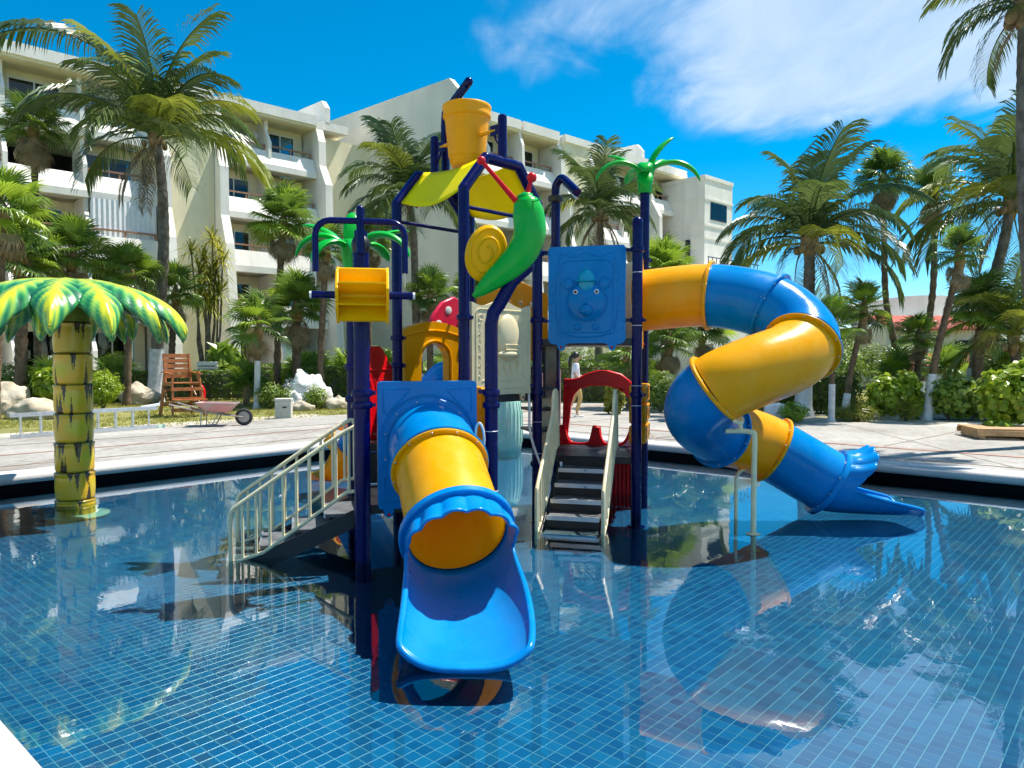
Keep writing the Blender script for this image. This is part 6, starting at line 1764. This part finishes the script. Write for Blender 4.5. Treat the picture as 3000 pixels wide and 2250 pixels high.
shrub('green bush at the foot of the rockery palms', at(790, 1185, 22.5).xy.to_3d(), [((0, 0, 0.4), (0.55, 0.5, 0.45)), ((0.5, 0, 0.3), (0.4, 0.4, 0.35))], 1700, 0.05, 'hedge_leaf', 8)
shrub('white flowering bush among the white rocks', at(862, 1165, 23.4).xy.to_3d(), [((0, 0, 0.55), (0.42, 0.4, 0.42)), ((0.15, -0.1, 0.2), (0.3, 0.3, 0.25))], 900, 0.05, 'white_bloom', 9)
shrub('low green plant on the white rocks', at(925, 1180, 22.2).xy.to_3d(), [((0, 0, 0.35), (0.45, 0.4, 0.4))], 900, 0.05, 'hedge_leaf', 10)
shrub('spiky yellowish plants left of the right concrete box', at(2500, 1225, 17.9).xy.to_3d(), [((0, 0, 0.16), (0.75, 0.3, 0.2))], 900, 0.16, 'yellow_leaf', 11, 'blade')
shrub('spiky yellow plant right of the concrete box', at(2655, 1222, 18.0).xy.to_3d(), [((0, 0, 0.2), (0.22, 0.2, 0.28))], 260, 0.18, 'yellow_leaf', 12, 'blade')
shrub('small flowering shrub at the deck edge below the spiral slide', at(2325, 1235, 17.2).xy.to_3d(), [((0, 0, 0.25), (0.42, 0.35, 0.28))], 900, 0.045, 'seagrape_leaf', 13)
shrub('broad-leaved plant beside the right stair rail', at(1800, 1212, 19.8).xy.to_3d(), [((0, 0, 0.45), (0.32, 0.3, 0.5))], 620, 0.13, 'yellow_leaf', 14)
shrub('dark hedge bush right of the number blocks', at(1935, 1195, 20.5).xy.to_3d(), [((0, 0, 0.6), (0.6, 0.5, 0.65))], 2200, 0.05, 'hedge_leaf', 15)
shrub('round bush under the spiral slide, left part', at(2080, 1190, 20.8).xy.to_3d(), [((0, 0, 0.55), (0.75, 0.5, 0.6))], 2200, 0.055, 'hedge_leaf', 16)
shrub('bush between spiral slide and white foot trunk', at(2300, 1180, 21.6).xy.to_3d(), [((0, 0, 0.55), (0.9, 0.5, 0.6))], 2200, 0.055, 'hedge_leaf', 17)
shrub('banana-like plant with broad torn leaves by the hotel wall', at(660, 1110, 30.0).xy.to_3d(), [((0, 0, 1.4), (0.9, 0.6, 0.9))], 130, 0.42, 'fan_bright', 18)
shrub('dark tree mass behind the villa', at(2640, 1090, 34.0).xy.to_3d(), [((0, 0, 1.2), (2.0, 1.2, 1.3)), ((-2.2, 0, 1.4), (1.5, 1.2, 1.5))], 3600, 0.10, 'hedge_leaf', 19)
shrub('dark leafy mass right of the villa wall', at(2900, 1090, 30.0).xy.to_3d(), [((0, 0, 1.3), (1.8, 1.0, 1.5)), ((2.2, 0, 1.5), (1.5, 1.0, 1.6))], 3600, 0.10, 'hedge_leaf', 20)
shrub('leafy undergrowth behind the bear panel', at(1700, 1120, 33.0).xy.to_3d(), [((0, 0, 1.0), (2.4, 1.0, 1.2))], 2600, 0.10, 'hedge_leaf', 21)
shrub('leafy undergrowth behind the spiral slide', at(2260, 1120, 30.0).xy.to_3d(), [((0, 0, 1.3), (2.6, 1.0, 1.5)), ((2.6, 0, 1.1), (1.6, 1.0, 1.2))], 3600, 0.10, 'hedge_leaf', 22)
shrub('leafy undergrowth behind the water wheel post', at(1060, 1120, 33.0).xy.to_3d(), [((0, 0, 1.0), (3.2, 1.0, 1.3))], 3200, 0.10, 'hedge_leaf', 23)
shrub('leafy undergrowth beyond the far corner of the pool', at(1420, 1120, 34.0).xy.to_3d(), [((0, 0, 1.0), (3.4, 1.0, 1.3))], 3000, 0.10, 'hedge_leaf', 24)
# --- rocks
def rock(label, px, py, Y, r, seed, mat='rock', sq=0.7):
    b = at(px, py, Y); b.z = -0.07
    mb = MB(); mb.ball(b + V((0, 0, r * sq * 0.55)), (r, r * 0.8, r * sq), 40, 24)
    mb.v = [b + (p - b) * (1 + 0.28 * noise.noise((p - b) / r * 1.3 + V((seed, 0, 0))) + 0.14 * noise.noise((p - b) / r * 3.4 + V((seed, 3, 0))) + 0.05 * noise.noise((p - b) / r * 9)) for p in mb.v]
    tag(mb.build('boulder', mat, origin=b, smooth=50), label, 'rock', 'garden boulders')
rock('smooth tan boulder behind the lifeguard chair, left of the white trunk foot', 405, 1168, 24.5, 0.62, 1)
rock('flat tan boulder left of the painted palm, behind the ladder', 105, 1222, 18.9, 0.72, 2, sq=0.5)
rock('tan boulder cut by the left edge', 5, 1200, 20.5, 0.75, 3, sq=0.75)
rock('tall white coral rock in the rockery', 905, 1178, 23.0, 0.62, 4, 'white_rock', 1.15)
rock('white coral rock at the left end of the rockery', 858, 1182, 22.6, 0.36, 5, 'white_rock', 1.0)
rock('brown flat stone at the foot of the rockery', 890, 1190, 21.8, 0.36, 6, 'rock', 0.5)
rock('orange-brown stone right of the rockery', 985, 1178, 22.5, 0.45, 7, 'rock', 0.55)
rock('speckled white rock at the deck edge under the spiral slide', 2275, 1225, 17.8, 0.34, 8, 'white_rock', 0.9)

# ------------------------------------------------------------------ things on the deck and lawn
def concrete_box(label, px, py, wd, h, rz):
    b = onz(px, py, 0.0); b.z = -0.05
    t = thing('utility_box', b, label, 'utility box', 'concrete utility boxes', 0)
    c, s = cos(rz), sin(rz); X, Y_ = V((c, s, 0)), V((-s, c, 0))
    MB().obox(b + Z * (h / 2 - 0.03), X * wd / 2, Y_ * wd * 0.4, Z * (h / 2)).build('box_body', 'concrete_box', t, smooth=0, bevel=0.02)
    MB().obox(b + Z * (h + 0.0), X * (wd / 2 + 0.012), Y_ * (wd * 0.4 + 0.012), Z * 0.03).build('lid', 'concrete_box', t, smooth=0, bevel=0.01)
    MB().obox(b + Z * (h * 0.62) - Y_ * (wd * 0.4 + 0.004) + X * (wd * 0.1), X * 0.055, Y_ * 0.006, Z * 0.018).build('vent_slot', 'black_metal', t, smooth=0)
concrete_box('pale concrete box on the grass edge left of the tower', 832, 1222, 0.40, 0.50, 0.15)
concrete_box('pale concrete box among spiky yellow plants at the right', 2612, 1222, 0.46, 0.54, 0.0)
concrete_box('pale concrete box half hidden by the whitewashed leaning trunk', 2732, 1205, 0.42, 0.50, 0.1)

# lifeguard chair
lb = onz(535, 1214, 0.0); lb.z = -0.05
lg = thing('lifeguard_chair', lb, 'tall brown wooden lifeguard chair on the grass', 'lifeguard chair')
lr = radians(46); LX, LY = V((cos(lr), sin(lr), 0)), V((-sin(lr), cos(lr), 0))
def lp(x, y, z): return lb + LX * x + LY * y + Z * z
for sx in (-1, 1):
    MB().bar(lp(sx * 0.42, -0.42, 0), lp(sx * 0.33, -0.22, 1.20), 0.05, 0.08).build('leg', 'chair_wood', lg, smooth=0, bevel=0.004)
    MB().bar(lp(sx * 0.42, 0.42, 0), lp(sx * 0.33, 0.26, 1.22), 0.05, 0.08).build('leg', 'chair_wood', lg, smooth=0, bevel=0.004)
    MB().bar(lp(sx * 0.33, 0.26, 0.85), lp(sx * 0.33, 0.36, 1.68), 0.045, 0.07).build('back_post', 'chair_wood', lg, smooth=0)
    MB().bar(lp(sx * 0.37, -0.32, 1.14), lp(sx * 0.37, 0.34, 1.18), 0.10, 0.03).build('armrest', 'chair_wood', lg, smooth=0)
    MB().bar(lp(sx * 0.40, -0.40, 0.36), lp(sx * 0.40, 0.38, 0.36), 0.03, 0.07).build('side_rail', 'chair_wood', lg, smooth=0)
    MB().bar(lp(sx * 0.37, -0.30, 0.86), lp(sx * 0.37, 0.32, 0.86), 0.03, 0.07).build('side_rail', 'chair_wood', lg, smooth=0)
    MB().bar(lp(sx * 0.405, -0.40, 0.12), lp(sx * 0.37, 0.32, 0.80), 0.022, 0.06).build('brace', 'chair_wood', lg, smooth=0)
for k in range(6): MB().bar(lp(-0.38, -0.27 + 0.11 * k, 0.90), lp(0.38, -0.27 + 0.11 * k, 0.90), 0.09, 0.025).build('seat_slat', 'chair_wood', lg, smooth=0)
for k in range(5): MB().bar(lp(-0.36, 0.285 + 0.018 * k, 1.08 + 0.135 * k), lp(0.36, 0.285 + 0.018 * k, 1.08 + 0.135 * k), 0.025, 0.105).build('back_slat', 'chair_wood', lg, smooth=0)
for z, y in ((0.20, -0.44), (0.48, -0.39), (0.74, -0.34)): MB().bar(lp(-0.42, y, z), lp(0.42, y, z), 0.035, 0.09).build('step', 'chair_wood', lg, smooth=0)
MB().bar(lp(-0.42, -0.5, 0.46), lp(0.42, -0.5, 0.46), 0.24, 0.03).build('footrest', 'chair_wood', lg, smooth=0)
for y, z in ((0.44, 0.3), (0.36, 0.7)): MB().bar(lp(-0.40, y, z), lp(0.40, y, z), 0.03, 0.07).build('cross_rail', 'chair_wood', lg, smooth=0)
rb = lp(0.50, 0.0, 0.0)
res = thing('rescue_tube', rb, 'reddish rescue float with navy end hanging on the lifeguard chair', 'rescue float')
mb = MB(); mb.tube(catmull([lp(0.47, -0.05, 0.82), lp(0.52, -0.10, 0.66), lp(0.50, -0.12, 0.40), lp(0.46, -0.1, 0.22)], 5), [0.03] + [0.06] * 14 + [0.03], 12); mb.build('float_body', 'red_plastic', res, smooth=60)
mb = MB(); mb.tube([lp(0.54, 0.08, 0.42), lp(0.54, 0.08, 0.14)], 0.055, 12); mb.build('navy_end', 'navy_metal', res)

# wheelbarrow
wb0 = onz(640, 1247, 0.0)
wb = thing('wheelbarrow', wb0, 'faded red wheelbarrow at the edge of the grass', 'wheelbarrow')
wr = radians(8); WX, WY = V((cos(wr), sin(wr), 0)), V((-sin(wr), cos(wr), 0))
def wp(x, y, z): return wb0 + WX * x + WY * y + Z * z
bot = [wp(-0.22, -0.18, 0.34), wp(0.22, -0.18, 0.30), wp(0.22, 0.18, 0.30), wp(-0.22, 0.18, 0.34)]
top = [wp(-0.42, -0.30, 0.52), wp(0.40, -0.30, 0.50), wp(0.40, 0.30, 0.50), wp(-0.42, 0.30, 0.52)]
o = MB().add(bot + top, [(0, 3, 2, 1), (0, 1, 5, 4), (1, 2, 6, 5), (2, 3, 7, 6), (3, 0, 4, 7)]).build('tray', 'faded_red', wb, smooth=0)
mm = o.modifiers.new('t', 'SOLIDIFY'); mm.thickness = 0.012
MB().tube(top, 0.014, 8, closed=True).build('tray_rim', 'rusty_grey', o)
for sy in (-1, 1):
    MB().tube([wp(-0.95, sy * 0.30, 0.50), wp(-0.30, sy * 0.22, 0.32), wp(0.55, sy * 0.05, 0.19)], 0.016, 8).build('handle', 'rusty_grey', wb)
    MB().tube([wp(-0.30, sy * 0.22, 0.33), wp(-0.32, sy * 0.24, 0.01), wp(-0.10, sy * 0.22, 0.01), wp(0.05, sy * 0.18, 0.28)], 0.013, 8).build('leg', 'rusty_grey', wb)
wh = MB().ring(wp(0.55, 0, 0.19), WY, 0.155, 0.038, 28, 10).build('wheel', 'tyre', wb)
MB().lathe([(0.13, -0.02), (0.05, -0.03), (0.05, 0.03), (0.13, 0.02)], wp(0.55, 0, 0.19), WY, 20).build('rim', 'rusty_grey', wh)

# aluminium ladder lying on its edge
la, lb2 = onz(30, 1285, 0.01), onz(432, 1256, 0.01)
ld = thing('ladder', (la + lb2) / 2, 'long aluminium extension ladder lying on edge along the grass', 'ladder')
du = (lb2 - la).normalized(); dn = V((-du.y, du.x, 0)); LL = (lb2 - la).length
for off, x0, x1 in ((0.0, 0.0, LL), (0.075, 0.35, LL + 0.25)):
    for z in (0.03, 0.43): MB().bar(la + du * x0 + dn * off + Z * z, la + du * x1 + dn * off + Z * z, 0.028, 0.075).build('rail', 'aluminium', ld, smooth=0, bevel=0.004)
    n = int((x1 - x0) / 0.34)
    for k in range(n): 
        c = la + du * (x0 + 0.17 + 0.34 * k) + dn * off
        MB().bar(c + Z * 0.03, c + Z * 0.43, 0.03, 0.032, up=dn).build('rung', 'aluminium', ld, smooth=0)
MB().bar(la + du * (LL + 0.25) + dn * 0.075 + Z * 0.0, la + du * (LL + 0.40) + dn * 0.09 + Z * 0.03, 0.05, 0.08).build('foot', 'pale_green_glaze', ld, smooth=0, bevel=0.01)
MB().bar(la + du * (LL - 0.1) + dn * 0.075 + Z * 0.45, la + du * (LL + 0.30) + dn * 0.075 + Z * 0.50, 0.04, 0.06).build('end_cap', 'white_plastic', ld, smooth=0, bevel=0.01)

# slatted wooden platform at the right edge
pf0 = onz(2960, 1290, 0.0)
pf = thing('wooden_platform', pf0, 'low slatted wooden platform cut by the right edge of the view', 'platform')
pr = radians(-12); PX, PY = V((cos(pr), sin(pr), 0)), V((-sin(pr), cos(pr), 0))
def pp(x, y, z): return pf0 + PX * x + PY * y + Z * z
for k in range(7): MB().obox(pp(0.35, 0.06 + 0.14 * k, 0.19), PX * 0.90, PY * 0.062, Z * 0.014).build('slat', 'deck_wood', pf, smooth=0, bevel=0.004)
MB().obox(pp(0.35, -0.015, 0.12), PX * 0.90, PY * 0.014, Z * 0.05).build('front_board', 'deck_wood', pf, smooth=0, bevel=0.004)
MB().obox(pp(0.35, 0.98, 0.12), PX * 0.90, PY * 0.014, Z * 0.05).build('rear_board', 'deck_wood', pf, smooth=0, bevel=0.004)
for x in (-0.45, 0.35, 1.15): MB().obox(pp(x, 0.48, 0.09), PX * 0.04, PY * 0.47, Z * 0.08).build('bearer', 'deck_wood', pf, smooth=0)

# white plastic chair and air unit by the hotel
def plastic_chair(label, px, py, Y, rz):
    b = at(px, py, Y); b.z = 0.72 if Y > 30 else 0.0
    t = thing('plastic_chair', b, label, 'chair', 'white plastic chairs by the hotel'); c, s = cos(rz), sin(rz); X, Y_ = V((c, s, 0)), V((-s, c, 0))
    def q(x, y, z): return b + X * x + Y_ * y + Z * z
    for sx in (-1, 1):
        MB().bar(q(sx * 0.26, -0.25, 0), q(sx * 0.22, -0.2, 0.44), 0.05, 0.05).build('leg', 'white_plastic', t, smooth=0); MB().bar(q(sx * 0.24, 0.27, 0), q(sx * 0.2, 0.2, 0.44), 0.05, 0.05).build('leg', 'white_plastic', t, smooth=0)
        MB().bar(q(sx * 0.27, -0.24, 0.64), q(sx * 0.27, 0.22, 0.66), 0.06, 0.03).build('arm', 'white_plastic', t, smooth=0)
    MB().obox(q(0, 0, 0.44), X * 0.25, Y_ * 0.24, Z * 0.015).build('seat', 'white_plastic', t, smooth=0, bevel=0.01)
    for k in range(5): MB().bar(q(-0.18 + 0.09 * k, 0.22, 0.46), q(-0.18 + 0.09 * k, 0.32, 0.84), 0.05, 0.02).build('back_slat', 'white_plastic', t, smooth=0)
    MB().bar(q(-0.24, 0.33, 0.86), q(0.24, 0.33, 0.86), 0.03, 0.07).build('back_rail', 'white_plastic', t, smooth=0, bevel=0.01)
plastic_chair('white plastic chair on the hotel terrace right of the painted palm', 350, 1060, 31.5, 0.4)
plastic_chair('white plastic chair on the hotel terrace left of the painted palm', 128, 1065, 30.5, -0.5)
ab = at(612, 1095, 29.5); ab.z = 0.0
ac_ = thing('air_unit', ab, 'white louvred air unit behind the hedge near the lifeguard chair', 'air unit')
MB().obox(ab + Z * 0.75, (0.42, 0, 0), (0, 0.18, 0), (0, 0, 0.62)).build('casing', 'white_plastic', ac_, smooth=0, bevel=0.015)
for k in range(8): MB().obox(ab + V((0, -0.19, 0.28 + 0.13 * k)), (0.34, 0, 0), (0, 0.012, 0), (0, 0, 0.03)).build('louvre', 'rusty_grey', ac_, smooth=0)

# thing standing behind the tower: pink patterned board glimpsed between posts
bo = at(1607, 1160, 16.8)
pk = tag(MB().obox(V((bo.x, bo.y, 0.62)), (0.28, 0, 0), (0, 0.02, 0), (0, 0, 0.62)).build('pink_board', 'faded_red', origin=V((bo.x, bo.y, 0)), smooth=0, bevel=0.01), 'pink patterned board standing on the deck, glimpsed beside the tall navy post', 'board')

# ------------------------------------------------------------------ person walking on the far deck
def skinned(name, joints, edges, mat, origin, parent=None, sub=2):
    me = bpy.data.meshes.new(name); me.from_pydata([tuple(j[0]) for j in joints], edges, [])
    o = bpy.data.objects.new(name, me); COL.objects.link(o)
    if parent is None: o.location = origin
    else: o.parent = parent
    o.modifiers.new('skin', 'SKIN')
    lay = me.skin_vertices[0] if me.skin_vertices else None
    for i, j in enumerate(joints):
        r = j[1] if isinstance(j[1], tuple) else (j[1], j[1]); me.skin_vertices[0].data[i].radius = r; me.skin_vertices[0].data[i].use_root = (i == 0)
    s = o.modifiers.new('sub', 'SUBSURF'); s.levels = sub; s.render_levels = sub
    me.materials.append(MATS[mat]); return o
pe = onz(1686, 1221, 0.0)
# facing +X (walking to the right), y to her left is +Y
J = [((0, 0, 0.92), (0.115, 0.13)), ((0.0, 0, 1.10), (0.095, 0.12)), ((0.01, 0, 1.28), (0.10, 0.14)), ((0.0, 0, 1.38), (0.06, 0.07)), ((0.015, 0, 1.44), (0.045, 0.045)), ((0.03, 0, 1.50), (0.075, 0.07)), ((0.035, 0, 1.57), (0.082, 0.075)), ((0.025, 0, 1.62), (0.04, 0.04)),
     ((0.02, -0.09, 0.88), 0.085), ((0.12, -0.09, 0.48), 0.055), ((0.06, -0.09, 0.28), 0.048), ((0.02, -0.09, 0.08), 0.032), ((0.13, -0.09, 0.035), 0.028),
     ((0.0, 0.09, 0.88), 0.085), ((-0.02, 0.09, 0.48), 0.055), ((-0.12, 0.09, 0.30), 0.048), ((-0.24, 0.09, 0.12), 0.032), ((-0.18, 0.09, 0.05), 0.026),
     ((0, -0.17, 1.34), 0.05), ((-0.05, -0.20, 1.10), 0.038), ((0.10, -0.21, 0.96), 0.03), ((0.19, -0.20, 0.95), 0.026),
     ((0, 0.17, 1.34), 0.05), ((0.03, 0.20, 1.10), 0.038), ((0.20, 0.20, 1.02), 0.03), ((0.29, 0.19, 1.03), 0.026),
     ((0.115, 0, 1.515), 0.016)]
Ed = [(0, 1), (1, 2), (2, 3), (3, 4), (4, 5), (5, 6), (6, 7), (0, 8), (8, 9), (9, 10), (10, 11), (11, 12), (0, 13), (13, 14), (14, 15), (15, 16), (16, 17), (2, 18), (18, 19), (19, 20), (20, 21), (2, 22), (22, 23), (23, 24), (24, 25), (5, 26)]
# fingers and thumb of both hands
for hnd, sgn in ((21, -1), (25, 1)):
    bx, by, bz = J[hnd][0]
    for k, (dy, ln) in enumerate(((-0.018, 0.060), (-0.006, 0.068), (0.006, 0.064), (0.018, 0.052))):
        i = len(J); J.append(((bx + 0.03, by + dy, bz - 0.004), 0.009)); J.append(((bx + 0.03 + ln * 0.8, by + dy, bz - 0.02), 0.007)); Ed += [(hnd, i), (i, i + 1)]
    i = len(J); J.append(((bx + 0.015, by - sgn * 0.03, bz + 0.012), 0.009)); J.append(((bx + 0.05, by - sgn * 0.035, bz + 0.012), 0.007)); Ed += [(hnd, i), (i, i + 1)]
person = skinned('person', J, Ed, 'skin', pe, None, 1)
tag(person, 'person in a white top and tan leggings walking right on the far deck', 'person')
skinned('shirt', [((0, 0, 0.90), (0.135, 0.155)), ((0.0, 0, 1.10), (0.12, 0.145)), ((0.01, 0, 1.28), (0.12, 0.155)), ((0.0, 0, 1.365), (0.07, 0.09)), ((0, -0.17, 1.335), 0.066), ((-0.045, -0.20, 1.12), 0.055), ((0, 0.17, 1.335), 0.066), ((0.03, 0.20, 1.12), 0.055)], [(0, 1), (1, 2), (2, 3), (2, 4), (4, 5), (2, 6), (6, 7)], 'white_shirt', pe, person)
skinned('leggings', [((0, 0, 0.93), (0.12, 0.135)), ((0.02, -0.09, 0.87), 0.093), ((0.12, -0.09, 0.48), 0.062), ((0.06, -0.09, 0.28), 0.054), ((0.025, -0.09, 0.12), 0.04), ((0.0, 0.09, 0.87), 0.093), ((-0.02, 0.09, 0.48), 0.062), ((-0.12, 0.09, 0.30), 0.054), ((-0.22, 0.09, 0.15), 0.04)], [(0, 1), (1, 2), (2, 3), (3, 4), (0, 5), (5, 6), (6, 7), (7, 8)], 'tan_cloth', pe, person)
mb = MB(); mb.ball(pe + V((0.0, 0, 1.575)), (0.10, 0.092, 0.095), 18, 12); mb.tube(catmull([pe + V((-0.07, 0, 1.58)), pe + V((-0.13, 0, 1.50)), pe + V((-0.15, 0, 1.38)), pe + V((-0.15, 0, 1.25))], 4), [0.05] * 5 + [0.045] * 4 + [0.035] * 3 + [0.012], 10)
mb.build('hair', 'hair', person, smooth=60)
mb = MB()
for sy in (-1, 1): mb.ball(pe + V((0.105, sy * 0.035, 1.555)), (0.012, 0.024, 0.017), 10, 6)
mb.build('glasses', 'black_paint', person)
mb = MB(); mb.tube([pe + V((0.112, -0.02, 1.475)), pe + V((0.117, 0, 1.472)), pe + V((0.112, 0.02, 1.475))], 0.006, 6); mb.build('mouth', 'pink_red', person)
for (x, y, z, p) in ((0.075, -0.09, 0.02, 0), (-0.20, 0.09, 0.045, 0.7)):
    MB().obox(pe + V((x, y, z)), V((0.125 * cos(p), 0, -0.125 * sin(p) * 0.4)), (0, 0.045, 0), (0, 0, 0.022)).build('sandal', 'white_plastic', person, smooth=0, bevel=0.015)
